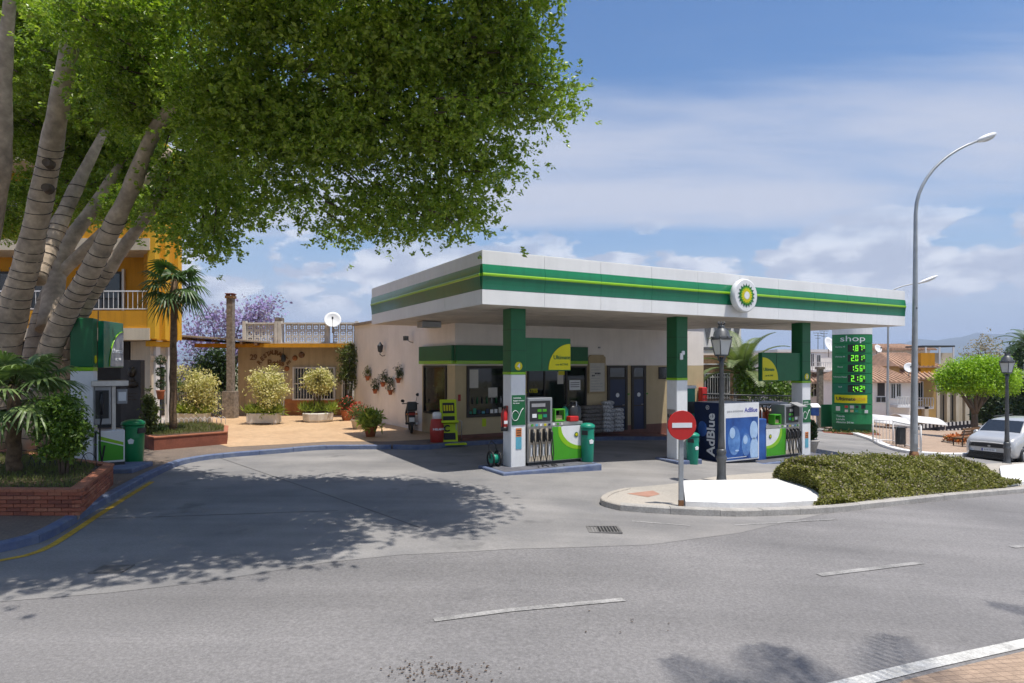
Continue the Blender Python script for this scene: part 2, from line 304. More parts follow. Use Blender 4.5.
# ------------------------------------------------------------------ helpers: meshes
class MB:
    def __init__(s): s.v, s.f, s.sm = [], [], []
    def add(s, vs, fs, smooth=False, T=None):
        o = len(s.v)
        s.v.extend([tuple(T @ Vector(p)) for p in vs] if T is not None else [tuple(p) for p in vs])
        for f in fs: s.f.append(tuple(i + o for i in f)); s.sm.append(smooth)
        return s
    def bx(s, x0, x1, y0, y1, z0, z1, T=None):
        vs = [(x, y, z) for z in (z0, z1) for y in (y0, y1) for x in (x0, x1)]
        return s.add(vs, [(0, 2, 3, 1), (4, 5, 7, 6), (0, 1, 5, 4), (2, 6, 7, 3), (0, 4, 6, 2), (1, 3, 7, 5)], T=T)
    def box(s, c, size, rz=0.0):
        T = Matrix.Translation(Vector(c)) @ Matrix.Rotation(rz, 4, 'Z'); a, b, d = (x / 2 for x in size)
        return s.bx(-a, a, -b, b, -d, d, T)
    def tube(s, pts, rad, n=8, cap=True, smooth=True):
        pts = [Vector(p) for p in pts]; m = len(pts)
        if isinstance(rad, (int, float)): rad = [rad] * m
        vs, fs = [], []; a = None
        for i, p in enumerate(pts):
            t = (pts[min(i + 1, m - 1)] - pts[max(i - 1, 0)]).normalized()
            if a is None: a = t.cross(Vector((0, 0, 1))); a = a if a.length > 1e-3 else Vector((1, 0, 0))
            a = (a - t * a.dot(t)).normalized(); b = t.cross(a)
            for k in range(n):
                q = 2 * math.pi * k / n; vs.append(p + (a * math.cos(q) + b * math.sin(q)) * rad[i])
        for i in range(m - 1):
            for k in range(n):
                k2 = (k + 1) % n; fs.append((i * n + k, i * n + k2, (i + 1) * n + k2, (i + 1) * n + k))
        s.add(vs, fs, smooth)
        if cap: s.add([], []); o = len(s.v) - len(vs); s.f += [tuple(o + k for k in reversed(range(n))), tuple(o + (m - 1) * n + k for k in range(n))]; s.sm += [False, False]
        return s
    def lathe(s, prof, n=16, c=(0, 0, 0), T=None, smooth=True):
        vs, fs = [], []
        for r, z in prof:
            for k in range(n):
                q = 2 * math.pi * k / n; vs.append((c[0] + r * math.cos(q), c[1] + r * math.sin(q), c[2] + z))
        for i in range(len(prof) - 1):
            for k in range(n):
                k2 = (k + 1) % n; fs.append((i * n + k, i * n + k2, (i + 1) * n + k2, (i + 1) * n + k))
        o = len(vs); m = len(prof)
        s.add(vs, fs, smooth, T); b = len(s.v) - o
        s.f += [tuple(b + k for k in reversed(range(n))), tuple(b + (m - 1) * n + k for k in range(n))]; s.sm += [False, False]
        return s
    def prism(s, poly, z0, z1, T=None):                 # polygon in xy, extruded in z
        n = len(poly); vs = [(x, y, z0) for x, y in poly] + [(x, y, z1) for x, y in poly]
        fs = [tuple(reversed(range(n))), tuple(range(n, 2 * n))] + [(k, (k + 1) % n, n + (k + 1) % n, n + k) for k in range(n)]
        return s.add(vs, fs, T=T)
    def slab(s, poly, y0, y1, T=None):                  # polygon in xz, extruded in y
        n = len(poly); vs = [(x, y0, z) for x, z in poly] + [(x, y1, z) for x, z in poly]
        fs = [tuple(range(n)), tuple(reversed(range(n, 2 * n)))] + [(k, n + k, n + (k + 1) % n, (k + 1) % n) for k in range(n)]
        return s.add(vs, fs, T=T)
    def ball(s, c, r, n=10, m=7, T=None):
        rx, ry, rz_ = (r, r, r) if isinstance(r, (int, float)) else r
        vs, fs = [(c[0], c[1], c[2] - rz_)], []
        for i in range(1, m):
            a = -math.pi / 2 + math.pi * i / m
            for k in range(n):
                q = 2 * math.pi * k / n; vs.append((c[0] + rx * math.cos(a) * math.cos(q), c[1] + ry * math.cos(a) * math.sin(q), c[2] + rz_ * math.sin(a)))
        vs.append((c[0], c[1], c[2] + rz_)); e = len(vs) - 1
        for k in range(n):
            k2 = (k + 1) % n; fs.append((0, 1 + k2, 1 + k)); fs.append((e, e - n + k, e - n + k2))
            for i in range(m - 2): fs.append((1 + i * n + k, 1 + i * n + k2, 1 + (i + 1) * n + k2, 1 + (i + 1) * n + k))
        return s.add(vs, fs, True, T)
    def mesh(s, name):
        me = bpy.data.meshes.new(name); me.from_pydata(s.v, [], s.f); me.polygons.foreach_set('use_smooth', s.sm); me.update(); return me
    def build(s, name, m, parent=None, bev=0.0, loc=None, rz=0.0):
        me = s.mesh(name); me.materials.append(MATS[m] if isinstance(m, str) else m)
        return link(name, me, parent, bev, loc, rz)
def link(name, me, parent=None, bev=0.0, loc=None, rz=0.0):
    o = bpy.data.objects.new(name, me); COL.objects.link(o)
    if parent: o.parent = parent
    if loc is not None: o.location = loc
    if rz: o.rotation_euler = (0, 0, rz)
    if bev:
        b = o.modifiers.new('bevel', 'BEVEL'); b.width = bev; b.segments = 2; b.limit_method = 'ANGLE'; b.angle_limit = math.radians(40)
    return o
def tag(o, label, cat, group=None):
    o['label'] = label; o['category'] = cat
    if group: o['group'] = group
    return o
def thing(name, label, cat, loc=(0, 0, 0), rz=0.0, group=None):
    o = bpy.data.objects.new(name, None); COL.objects.link(o); o.location = loc; o.rotation_euler = (0, 0, rz); o.empty_display_size = 0.1
    return tag(o, label, cat, group)
def struct(o): o['kind'] = 'structure'; return o
def stuff(o): o['kind'] = 'stuff'; return o
def copy_tree(o, parent=None):
    c = o.copy(); COL.objects.link(c); c.parent = parent
    for ch in list(o.children): copy_tree(ch, c)
    return c
TXT = []
def text(s, size, m, parent, loc, rz=0.0, align='CENTER', bold=0.0, sx=1.0, warp=None, name='lettering', depth=0.004, rot=0.0):
    cu = bpy.data.curves.new(name, 'FONT'); cu.body = s; cu.size = size; cu.align_x = align; cu.align_y = 'CENTER'; cu.extrude = depth; cu.offset = bold; cu.resolution_u = 3
    o = bpy.data.objects.new(name, cu); COL.objects.link(o); bpy.context.view_layer.update()
    me = bpy.data.meshes.new_from_object(o.evaluated_get(bpy.context.evaluated_depsgraph_get())); bpy.data.objects.remove(o); bpy.data.curves.remove(cu)
    cr_, sr_ = math.cos(rot), math.sin(rot)
    for v in me.vertices:
        x, y, z = v.co.x * sx, v.co.y, v.co.z
        x, y = x * cr_ - y * sr_, x * sr_ + y * cr_
        p = Vector((x, -z, y))
        if warp: p = warp(p)
        v.co = p
    me.materials.clear(); me.materials.append(MATS[m])
    return link(name, me, parent, loc=loc, rz=rz)
def patch(name, poly, off, m, parent=None, skirt=0.0):
    bm = bmesh.new(); f = bm.faces.new([bm.verts.new((x, y, 0)) for x, y in poly])
    bmesh.ops.triangulate(bm, faces=[f])
    for k in KX:
        bmesh.ops.bisect_plane(bm, geom=bm.verts[:] + bm.edges[:] + bm.faces[:], plane_co=(k, 0, 0), plane_no=(1, 0, 0))
    if skirt:
        be = [e for e in bm.edges if len(e.link_faces) == 1]
        r = bmesh.ops.extrude_edge_only(bm, edges=be); low_ = {v for v in r['geom'] if isinstance(v, bmesh.types.BMVert)}
    else: low_ = set()
    for v in bm.verts: v.co.z = zg(v.co.x) + off - (skirt if v in low_ else 0)
    bmesh.ops.recalc_face_normals(bm, faces=bm.faces[:])
    up = sum(f.normal.z * f.calc_area() for f in bm.faces)
    if up < 0: bmesh.ops.reverse_faces(bm, faces=bm.faces[:])
    me = bpy.data.meshes.new(name); bm.to_mesh(me); bm.free(); me.materials.append(MATS[m])
    return link(name, me, parent)
def smooth_path(pts, step=0.5):
    pts = [Vector((p[0], p[1])) for p in pts]; out = []
    P = [pts[0] * 2 - pts[1]] + pts + [pts[-1] * 2 - pts[-2]]
    for i in range(1, len(P) - 2):
        a, b, c, d = P[i - 1:i + 3]; n = max(2, int((c - b).length / step))
        for k in range(n):
            t = k / n; out.append(0.5 * ((2 * b) + (c - a) * t + (2 * a - 5 * b + 4 * c - d) * t * t + (3 * b - a - 3 * c + d) * t ** 3))
    out.append(pts[-1]); return out
def offset_path(path, w):
    out = []
    for i, p in enumerate(path):
        t = (path[min(i + 1, len(path) - 1)] - path[max(i - 1, 0)]).normalized(); out.append(p + Vector((-t.y, t.x)) * w)
    return out
def strip(name, path, w0, w1, off, m, parent=None):
    a, b = offset_path(path, w0), offset_path(path, w1)
    return patch(name, [(p.x, p.y) for p in a] + [(p.x, p.y) for p in reversed(b)], off, m, parent)
def kerb(label_name, path, w, h, m, stone=1.0, gap=0.008, piece='kerb_stone', z0=0.0):
    root = struct(thing(label_name, '', '')); del root['label']; del root['category']
    L_ = [0.0]
    for i in range(1, len(path)): L_.append(L_[-1] + (path[i] - path[i - 1]).length)
    tot = L_[-1]; nst = max(1, round(tot / stone)); inner = offset_path(path, w)
    xs = [p.x for p in path]; ys = [p.y for p in path]; ix = [p.x for p in inner]; iy = [p.y for p in inner]
    for k in range(nst):
        mb = MB(); a, b = tot * k / nst + gap / 2, tot * (k + 1) / nst - gap / 2; n = 3; dz = random.uniform(-0.006, 0.006)
        vs = []
        for j in range(n + 1):
            q = a + (b - a) * j / n
            o = Vector((np.interp(q, L_, xs), np.interp(q, L_, ys))); i_ = Vector((np.interp(q, L_, ix), np.interp(q, L_, iy))); c_ = o.lerp(i_, 0.12)
            z = zg(o.x) + z0
            for p, e in ((o, -0.2), (o, h * 0.86 + dz), (c_, h + dz), (i_, h + dz), (i_, -0.2)): vs.append((p.x, p.y, z + e))
        fs = []
        for j in range(n):
            for e in range(4): fs.append((j * 5 + e, j * 5 + e + 1, j * 5 + 5 + e + 1, j * 5 + 5 + e))
        fs += [tuple(range(5)), tuple(n * 5 + e for e in reversed(range(5)))]
        mb.add(vs, fs); mb.build(piece, m, root)
    return root

# foliage: many leaf-sized faces
def leaves_mesh(name, P, size, aspect=0.5, up=0.35, jitter=0.35, rng=RNG, axis=None):
    n = len(P); s = size * (1 + jitter * rng.uniform(-1, 1, n))[:, None]
    d = rng.normal(size=(n, 3)); d[:, 2] -= 0.15
    if axis is not None: d = d * 0.55 + axis
    d /= np.linalg.norm(d, axis=1)[:, None]
    nr = rng.normal(size=(n, 3)); nr[:, 2] = np.abs(nr[:, 2]) + up * 2
    w = np.cross(nr, d); w /= np.linalg.norm(w, axis=1)[:, None] + 1e-9
    V = np.empty((n, 4, 3)); P = np.asarray(P)
    V[:, 0] = P; V[:, 1] = P + d * s * 0.5 + w * s * aspect * 0.5; V[:, 2] = P + d * s; V[:, 3] = P + d * s * 0.5 - w * s * aspect * 0.5
    me = bpy.data.meshes.new(name); me.vertices.add(4 * n); me.vertices.foreach_set('co', V.reshape(-1))
    me.loops.add(4 * n); me.loops.foreach_set('vertex_index', np.arange(4 * n, dtype=np.int32))
    me.polygons.add(n); me.polygons.foreach_set('loop_start', np.arange(0, 4 * n, 4, dtype=np.int32)); me.polygons.foreach_set('loop_total', np.full(n, 4, np.int32))
    me.update(); me.validate(); return me
def leaves(name, P, size, m, parent, aspect=0.5, up=0.35, jitter=0.35, axis=None):
    me = leaves_mesh(name, P, size, aspect, up, jitter, axis=axis); me.materials.append(MATS[m]); o = link(name, me, parent); o['kind'] = 'stuff'; return o
def in_lobes(lobes, n, rng=RNG, shell=0.55):
    """points spread through ellipsoid lobes (x,y,z,rx,ry,rz), more of them near the outside"""
    w = np.array([l[3] * l[4] + l[4] * l[5] + l[3] * l[5] for l in lobes]); idx = rng.choice(len(lobes), n, p=w / w.sum())
    d = rng.normal(size=(n, 3)); d /= np.linalg.norm(d, axis=1)[:, None]
    r = shell + (1 - shell) * rng.uniform(0, 1, n) ** 0.7; Lb = np.array(lobes)
    r *= 1 + 0.13 * np.sin(d[:, 0] * 7 + idx) * np.cos(d[:, 2] * 6 + idx * 2)
    return Lb[idx, :3] + d * Lb[idx, 3:] * r[:, None]
def clump_points(centres, per, spread, rng=RNG):
    c = np.repeat(np.asarray(centres), per, axis=0); return c + rng.normal(size=c.shape) * np.asarray(spread)

# ================================================================== ground, road, forecourt, pavements
struct(patch('ground', [(-3000, -200), (6000, -200), (6000, 6000), (-3000, 6000)], -0.05, 'earth'))
struct(patch('road', [(-60, -12), (70, -12), (70, 60), (24, 60), (16, 60), (10, 45), (-60, 14)], 0.0, 'asphalt'))
fc = [gp(*p) for p in ((-160, 612), (0, 602), (110, 593), (200, 583), (324, 563), (400, 555), (467, 552), (560, 548), (650, 545), (740, 533), (815, 516), (900, 500), (1010, 484), (1150, 470))]
struct(patch('forecourt', [(p.x, p.y) for p in fc] + [(24, 22), (25.5, 60), (17.5, 60), (9, 31), (-2, 24), (-4.5, 21), (-10, 20), (-10.5, 17), (-9, 12.2), (-12, 10)], 0.004, 'concrete'))
# expansion joints cut across the forecourt slab
for a, b in (((0, 522), (338, 511)), ((205, 453), (420, 528))):
    p, q = gp(*a), gp(*b); pth = smooth_path([(p.x, p.y), ((p.x + q.x) / 2 + 0.03, (p.y + q.y) / 2 - 0.03), (q.x, q.y)], 1.0)
    struct(strip('slab_joint', pth, -0.011, 0.011, 0.008, 'joint_dark'))
# painted lines
def line(a, b, w, m, off=0.009, name='lane_marking'):
    p, q = gp(*a), gp(*b); return struct(strip(name, smooth_path([(p.x, p.y), ((p.x + q.x) / 2, (p.y + q.y) / 2), (q.x, q.y)], 0.5), -w / 2, w / 2, off, m))
line((434, 620.5), (624, 600), 0.10, 'worn_paint'); line((819, 575.5), (921, 563), 0.11, 'worn_paint'); line((1012, 547.5), (1040, 544.5), 0.11, 'worn_paint')
line((826, 690), (1060, 636), 0.15, 'road_paint', name='edge_line')
line((632, 521.5), (690, 526), 0.06, 'worn_paint'); line((735, 525.5), (835, 519.5), 0.05, 'worn_paint')

# front pavement in the corner below the white edge line
fp = [gp(*p) for p in ((868, 700), (905, 684), (960, 670), (1030, 653), (1120, 634))]
struct(patch('front_pavement', [(p.x, p.y) for p in fp] + [(9, 3), (3, 3)], 0.035, 'front_tile', skirt=0.2))

# raised pavement and plaza on the left, behind the blue kerb
kp = [(-150, 578), (-60, 564), (0, 553), (40, 543), (66, 530), (88, 515.5), (114, 500), (151, 479), (184, 464.5), (220, 458.5), (280, 453.5), (324, 450), (391, 449.5)]
KP = smooth_path([gp(*p)[:2] for p in kp], 0.4)
shop_edge = [S(1.0, 5.7), S(6.0, 5.7), S(12.0, 5.7)]
plaza_poly = [(p.x, p.y) for p in offset_path(KP, .07)] + [(p.x, p.y) for p in shop_edge] + [(S(12.0, 8).x, S(12.0, 8).y), (S(8, 14).x, S(8, 14).y), (-4, 45), (-45, 45), (-45, KP[0].y)]
struct(patch('pavement', plaza_poly, 0.13, 'brown_paver', skirt=0.3))
kerb('blue_kerb', KP, 0.17, 0.142, 'blue_kerb', 1.0)
kerb('shop_kerb', smooth_path([KP[-1] + Vector((0.05, 0.02)), S(0.7, 5.3)[:2], S(1.6, 5.66)[:2]], 0.4) + [S(5, 5.66).to_2d(), S(9, 5.66).to_2d(), S(12.0, 5.66).to_2d()], 0.16, 0.142, 'blue_kerb', 1.2)
tp = [gp(*p, 0.13) for p in ((229, 447), (280, 444.5), (330, 441.5), (389, 441.5))]
struct(patch('plaza', [(p.x, p.y) for p in tp] + [(S(2.0, 6.9).x, S(2.0, 6.9).y), (-7.5, 33.2), (-30, 34), (-18, 27), (-12.5, 24)], 0.134, 'tan_tile'))
struct(patch('shop_walk', [tuple(S(1.3, 5.9)[:2]), tuple(S(12.0, 5.9)[:2]), tuple(S(12.0, 6.8)[:2]), tuple(S(1.9, 6.8)[:2])], 0.136, 'red_tile'))
YL = smooth_path([gp(*p)[:2] for p in ((-120, 580), (0, 561), (40, 551.5), (66, 537), (90, 521), (114, 505.5), (134, 493), (152, 482))], 0.4)
struct(strip('yellow_line', YL, -0.06, 0.06, 0.009, 'yellow_line'))

# traffic island with its kerb, the whitewashed slab and the far white slab
front_i = [(600, 504.5), (608, 508), (620, 511), (644, 513), (686, 515.5), (730, 517), (760, 516.5), (820, 514), (870, 509), (922, 503), (975, 497.5), (1024, 493), (1090, 487)]
FI = smooth_path([gp(*p)[:2] for p in front_i], 0.3)
back_i = [gp(*p) for p in ((1090, 462), (1024, 465), (900, 470), (800, 474), (720, 480), (676, 488), (625, 493), (607, 498))]
struct(patch('traffic_island', [(p.x, p.y) for p in offset_path(FI, .06)] + [(p.x, p.y) for p in back_i], 0.11, 'dust', skirt=0.25))
kerb('island_kerb', FI[4:], 0.16, 0.135, 'grey_kerb', 0.95)
bi = [back_i[6], back_i[7], Vector((FI[0].x - 0.02, FI[0].y + 0.03, 0))]
kerb('island_nose', smooth_path([gp(625, 493)[:2], gp(607, 498)[:2], gp(600, 504.5)[:2], gp(608, 508)[:2], gp(620, 511)[:2]], 0.15), 0.14, 0.12, 'dust', 0.5)
pp = [gp(*p, 0.115) for p in ((627, 493.5), (653, 490.5), (660, 494), (648, 497))]
struct(patch('pink_paving', [(p.x, p.y) for p in pp], 0.115, 'pink_stone'))
ws = [gp(*p, 0.21) for p in ((685.5, 501.5), (730, 503), (780, 502.5), (826, 500), (800, 478), (760, 479.3), (720, 480), (683, 480.5))]
struct(patch('whitewashed_slab', [(p.x, p.y) for p in ws], 0.21, 'whitewash', skirt=0.13))
ws2 = [gp(*p, 0.2) for p in ((1002, 484), (1050, 479), (1090, 470), (1030, 463), (1000, 466))]
struct(patch('whitewashed_slab', [(p.x, p.y) for p in ws2], 0.2, 'whitewash', skirt=0.13))

# pedestrian square on the right with a white kerb
sq = smooth_path([gp(*p)[:2] for p in ((846, 433), (868, 440), (882, 447), (904, 453), (935, 456), (966, 456.5), (1000, 455), (1060, 448))], 0.6)
struct(patch('square', [(p.x, p.y) for p in offset_path(sq, .08)] + [(40, 40), (38, 75), (20, 75), (18.5, 45)], 0.12, 'front_tile', skirt=0.3))
kerb('white_kerb', sq, 0.3, 0.13, 'white_paint', 1.2)

def drain(a, b, n, label):
    p, q = gp(*a), gp(*b); c = (p + q) / 2; rz = 0.0 if 'island' in label else 0.05
    w, d_ = abs(q.x - p.x), abs(q.y - p.y)
    t = thing('drain_grate', label, 'drain', (c.x, c.y, zg(c.x) + 0.006), rz, 'drain grates in the roadway')
    mb = MB()
    for x0, x1, y0, y1 in ((-w / 2, w / 2, -d_ / 2, -d_ / 2 + .04), (-w / 2, w / 2, d_ / 2 - .04, d_ / 2), (-w / 2, -w / 2 + .04, -d_ / 2 + .04, d_ / 2 - .04), (w / 2 - .04, w / 2, -d_ / 2 + .04, d_ / 2 - .04)): mb.bx(x0, x1, y0, y1, -0.02, 0.016)
    mb.build('frame', 'grate_iron', t)
    MB().bx(-w / 2 + .04, w / 2 - .04, -d_ / 2 + .04, d_ / 2 - .04, -0.02, 0.002).build('sump', 'dark_gap', t)
    for k in range(n):
        x = -w / 2 + .04 + (w - .08) * (k + .5) / n; MB().bx(x - .009, x + .009, -d_ / 2 + .04, d_ / 2 - .04, 0.002, 0.012).build('bar', 'grate_iron', t)
drain((88, 574), (135, 566), 14, 'long iron drain grate in the shade of the big tree')
drain((589, 533), (618, 527.5), 9, 'small iron drain grate in front of the traffic island')

# ================================================================== petrol station
HS, HT = 4.17, 5.46                         # underside and top of the canopy
def su(px, v): return uat(px, v)
L1, LN, DB, DN = 17.75, 12.3, 9.0, 4.2
FLOOR = zg(S(6, 6.7).x) + 0.136
def SO(u, v, z=0.0): x = S(u, v); return Vector((x.x, x.y, z))
can = thing('canopy', 'white flat filling station canopy with green and lime stripes and round emblem', 'canopy', SO(0, 0), TH)
# roof core
poly = [(0.05, 0.05), (L1 - 0.05, 0.05), (L1 - 0.05, DN), (LN, DN), (LN, DB), (0.05, DB)]
MB().prism(poly, HS + 0.02, HT - 0.06).build('roof_deck', 'metal_grey', can)
# underside of separate panels
k = 0
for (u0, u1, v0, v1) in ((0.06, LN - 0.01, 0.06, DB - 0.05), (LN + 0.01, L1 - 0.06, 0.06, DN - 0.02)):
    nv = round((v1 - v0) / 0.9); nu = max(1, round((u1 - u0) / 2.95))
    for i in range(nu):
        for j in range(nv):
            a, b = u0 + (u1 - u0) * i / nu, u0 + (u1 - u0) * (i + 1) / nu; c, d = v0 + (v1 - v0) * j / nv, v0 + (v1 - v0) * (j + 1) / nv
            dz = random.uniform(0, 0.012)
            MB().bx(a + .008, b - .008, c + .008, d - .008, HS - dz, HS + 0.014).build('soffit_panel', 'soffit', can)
# fascia: rows of panels on each visible side, rounded green bull-nose with a lime rib
ROWS = [(HS, HS + 0.36, 'cladding_white', 0.0), (HS + 0.36, HS + 0.64, 'cladding_teal', 0.03), (HS + 0.64, HS + 0.76, 'cladding_lime', 0.10), (HS + 0.76, HS + 0.97, 'cladding_green', 0.03), (HS + 0.97, HT, 'cladding_white', 0.0)]
def profile():
    p = [(0.0, HS), (0.0, HS + .36)]
    return p
def fascia(u0, u1, along, n, skip=None):
    for i in range(n):
        a, b = u0 + (u1 - u0) * i / n + 0.004, u0 + (u1 - u0) * (i + 1) / n - 0.004
        segs = {'white_panel': ('cladding_white', [[(0, HS), (0, HS + .36), (.05, HS + .36), (.05, HS)], [(0, HS + .97), (0, HT), (.05, HT), (.05, HS + .97)]]),
                'green_panel': ('cladding_green', [[(-.004 - .03 * math.sin(math.pi * .5 * q / 5), HS + .97 - .213 * q / 5) for q in range(6)] + [(.05, HS + .757), (.05, HS + .97)]]),
                'lime_rib': ('cladding_lime', [[(-.036, HS + .755), (-.05, HS + .735), (-.05, HS + .70), (-.036, HS + .68), (.05, HS + .68), (.05, HS + .755)]]),
                'teal_panel': ('cladding_teal', [[(-.034 + .03 * math.sin(math.pi * .5 * q / 5), HS + .68 - .315 * q / 5) for q in range(6)] + [(.05, HS + .365), (.05, HS + .68)]])}
        for nm, (m, polys) in segs.items():
            for pl in polys:
                mb = MB(); n_ = len(pl)
                if along == 'u': vs = [(a, p[0], p[1]) for p in pl] + [(b, p[0], p[1]) for p in pl]
                elif along == 'v': vs = [(p[0], a, p[1]) for p in pl] + [(p[0], b, p[1]) for p in pl]
                else: vs = [(L1 - p[0], a, p[1]) for p in pl] + [(L1 - p[0], b, p[1]) for p in pl]
                mb.add(vs, [tuple(range(n_)), tuple(reversed(range(n_, 2 * n_)))] + [(q, n_ + q, n_ + (q + 1) % n_, (q + 1) % n_) for q in range(n_)])
                mb.build(nm, m, can)
fascia(0.0, L1, 'u', 10)
fascia(0.06, DB, 'v', 8)
fascia(0.06, DN, 'w', 3)
MB().bx(-.13, .06, -.13, .06, HS - .001, HT + .004).build('corner_post', 'cladding_white', can) if False else None
MB().bx(.012, L1 - .012, .012, 0.10, HT, HT + .02).bx(.012, .10, .10, DB, HT, HT + .02).bx(L1 - .1, L1 - .012, .10, DN, HT, HT + .02).build('roof_edge', 'cladding_white', can)
MB().bx(su(419, 6.3), su(438, 6.3), 6.0, 6.5, HS - .22, HS - .02).build('floodlight', 'metal_grey', can, bev=0.02)
# round emblem
uE = su(740.5, -0.1); zE = sz(296.5, uE, 0)
em = MB().lathe([(0.40, 0), (0.49, 0.03), (0.52, 0.12), (0.50, 0.2), (0.47, 0.22)], 40, T=Matrix.Translation((uE, -0.10, zE)) @ Matrix.Rotation(math.radians(90), 4, 'X')).build('emblem', 'white_plastic', can)
def petals(r0, n, depth, m, off, y, turn=0.0, parent=None):
    pts = []
    for i in range(n * 2):
        q = math.pi * i / n + turn; r = r0 * (1.0 if i % 2 == 0 else depth); pts.append((r * math.sin(q), r * math.cos(q)))
    MB().slab([(x, z) for x, z in reversed(pts)], y - 0.006, y).build('petal_ring', m, parent).location = off
def helios(parent, off, r, ry=0.0):
    petals(r, 18, 0.72, 'dark_green', off, 0.0, 0, parent); petals(r * .83, 18, 0.74, 'bright_green', off, -.006, math.pi / 18, parent)
    petals(r * .68, 18, 0.74, 'yellow', off, -.012, 0, parent); petals(r * .36, 18, 0.7, 'white_ink', off, -.018, math.pi / 18, parent)
helios(em, (uE, -0.325, zE), 0.37)

# pillars
def pillar(px, label, greenz, board=True, deco=None):
    v0 = 0.6; u0 = su(px, v0); x = S(u0, v0); zb = x.z
    t = thing('canopy_pillar', label, 'pillar', SO(u0, v0, zb), TH, 'pillars along the front of the canopy')
    h = HS - zb; gz = greenz - zb; w = 0.44
    MB().bx(0, w, 0, w, 0.0, gz - 0.07).build('white_shaft', 'white_plastic', t, bev=0.02)
    MB().bx(-.006, w + .006, -.006, w + .006, gz - .07, gz).build('lime_band', 'cladding_lime', t, bev=0.01)
    MB().bx(-.004, w + .004, -.004, w + .004, gz, h + .0).build('green_shaft', 'dark_green', t, bev=0.02)
    for q in (0.33, 0.66): MB().bx(-.006, w + .006, -.006, w + .006, gz + (h - gz) * q, gz + (h - gz) * q + .008).build('joint', 'dark_gap', t)
    return t, u0, zb, gz
p1, u1, zb1, g1 = pillar(511, 'green and white canopy pillar with fire extinguisher beside the nearest pump', 2.52)
p2, u2, zb2, g2 = pillar(676.8, 'green and white canopy pillar behind the no entry sign', sz(378, su(676.8, .6), .6))
p3, u3, zb3, g3 = pillar(802.4, 'green and white canopy pillar beside the far pump under the canopy end', sz(381, su(802.4, .6), .6))
def board_on(t, zoff):
    b = MB().bx(.02, .42, -.012, -.003, zoff, zoff + .78).build('notice_panel', 'dark_green', t)
    for i, (w, s) in enumerate(((.30, 'GASOLINA'), (.3, 'Apague el motor'), (.3, 'No fumar'))): text(s, .05, 'white_ink', b, (.05, -.016, zoff + .70 - i * .065), align='LEFT')
    MB().tube([(.12 + .1 * math.cos(q), -.018, zoff + .25 + .13 * math.sin(q)) for q in np.linspace(.3, 5.6, 14)] + [(.3, -.018, zoff + .38), (.36, -.018, zoff + .44)], .008, 5).build('hand_symbol', 'white_ink', b)
board_on(p1, 1.16); board_on(p3, 1.30)
for t, zo in ((p1, .66), (p3, .55)):
    MB().bx(.14, .31, -.010, -.003, zo + .20, zo + .42).build('warning_strip', 'orange_ink', t); MB().bx(.14, .31, -.010, -.003, zo - .12, zo + .195).build('warning_strip', 'cyan_ink', t)
    for k in range(3): MB().bx(.16, .29, -.013, -.010, zo + .23 + k * .06, zo + .25 + k * .06).build('print_line', 'ink', t)
MB().bx(-.012, -.003, .16, .30, 1.42, 1.66).build('extinguisher_sign', 'red_ink', p1)
for t, g in ((p1, g1), (p3, g3)):
    d = MB().lathe([(.11, 0), (.11, .01)], 20, T=Matrix.Translation((.22, -.004, g + .15)) @ Matrix.Rotation(math.radians(90), 4, 'X')).build('number_badge', 'yellow', t)
    text('4' if t is p1 else '2', .17, 'white_ink', d, (.22, -.02, g + .15), bold=.004)
# small camera and lamp on pillars
MB().bx(.45, .52, .1, .2, 3.3, 3.38).build('camera', 'white_plastic', p1, bev=.02)
MB().bx(-.12, -.005, .12, .3, g3 + .75, g3 + .92).tube([(-.12, .21, g3 + .83), (-.2, .16, g3 + .79)], .06, 8).build('speaker', 'white_plastic', p3, bev=.02)
MB().bx(.1, .22, -.05, -.005, g2 + .55, g2 + .75).bx(.17, .28, -.06, -.005, g2 + .7, g2 + .82).build('bracket', 'white_plastic', p2, bev=.02)
MB().bx(-.28, -.0, .05, .4, 1.02, 1.62).build('notice_board', 'steel', p2) if False else MB().bx(-.014, -.003, .06, .40, 1.0, 1.6).build('control_panel', 'steel', p2)
for k in range(6): MB().box((-.02, .12 + .11 * (k % 3), 1.2 + .2 * (k // 3)), (.02, .06, .1)).build('switch', 'black_plastic' if k % 2 else 'red_paint', p2, bev=.005)

# islands
def island(label, u0, u1, v0, v1):
    c = S((u0 + u1) / 2, (v0 + v1) / 2); z = c.z
    t = thing('pump_island', label, 'island', SO((u0 + u1) / 2, (v0 + v1) / 2, z - .03), TH, 'blue edged islands under the canopy')
    a, b = (u1 - u0) / 2, (v1 - v0) / 2
    MB().prism([(-a, -b), (a, -b), (a, b), (-a, b)], -.12, .14).build('plinth', 'blue_kerb', t, bev=.03)
    MB().bx(-a + .12, a - .12, -b + .12, b - .12, .14, .146).build('top', 'island_top', t)
    return z + .11
i1 = island('low blue edged island carrying the nearest pump', .55, 3.55, -.05, 1.35)
i2 = island('small blue edged plinth under the middle pillar', u2 - .25, u2 + .75, .3, 1.3)
i3 = island('low blue edged island carrying the far pump', su(763, .0), u3 + .95, -.02, 1.35)

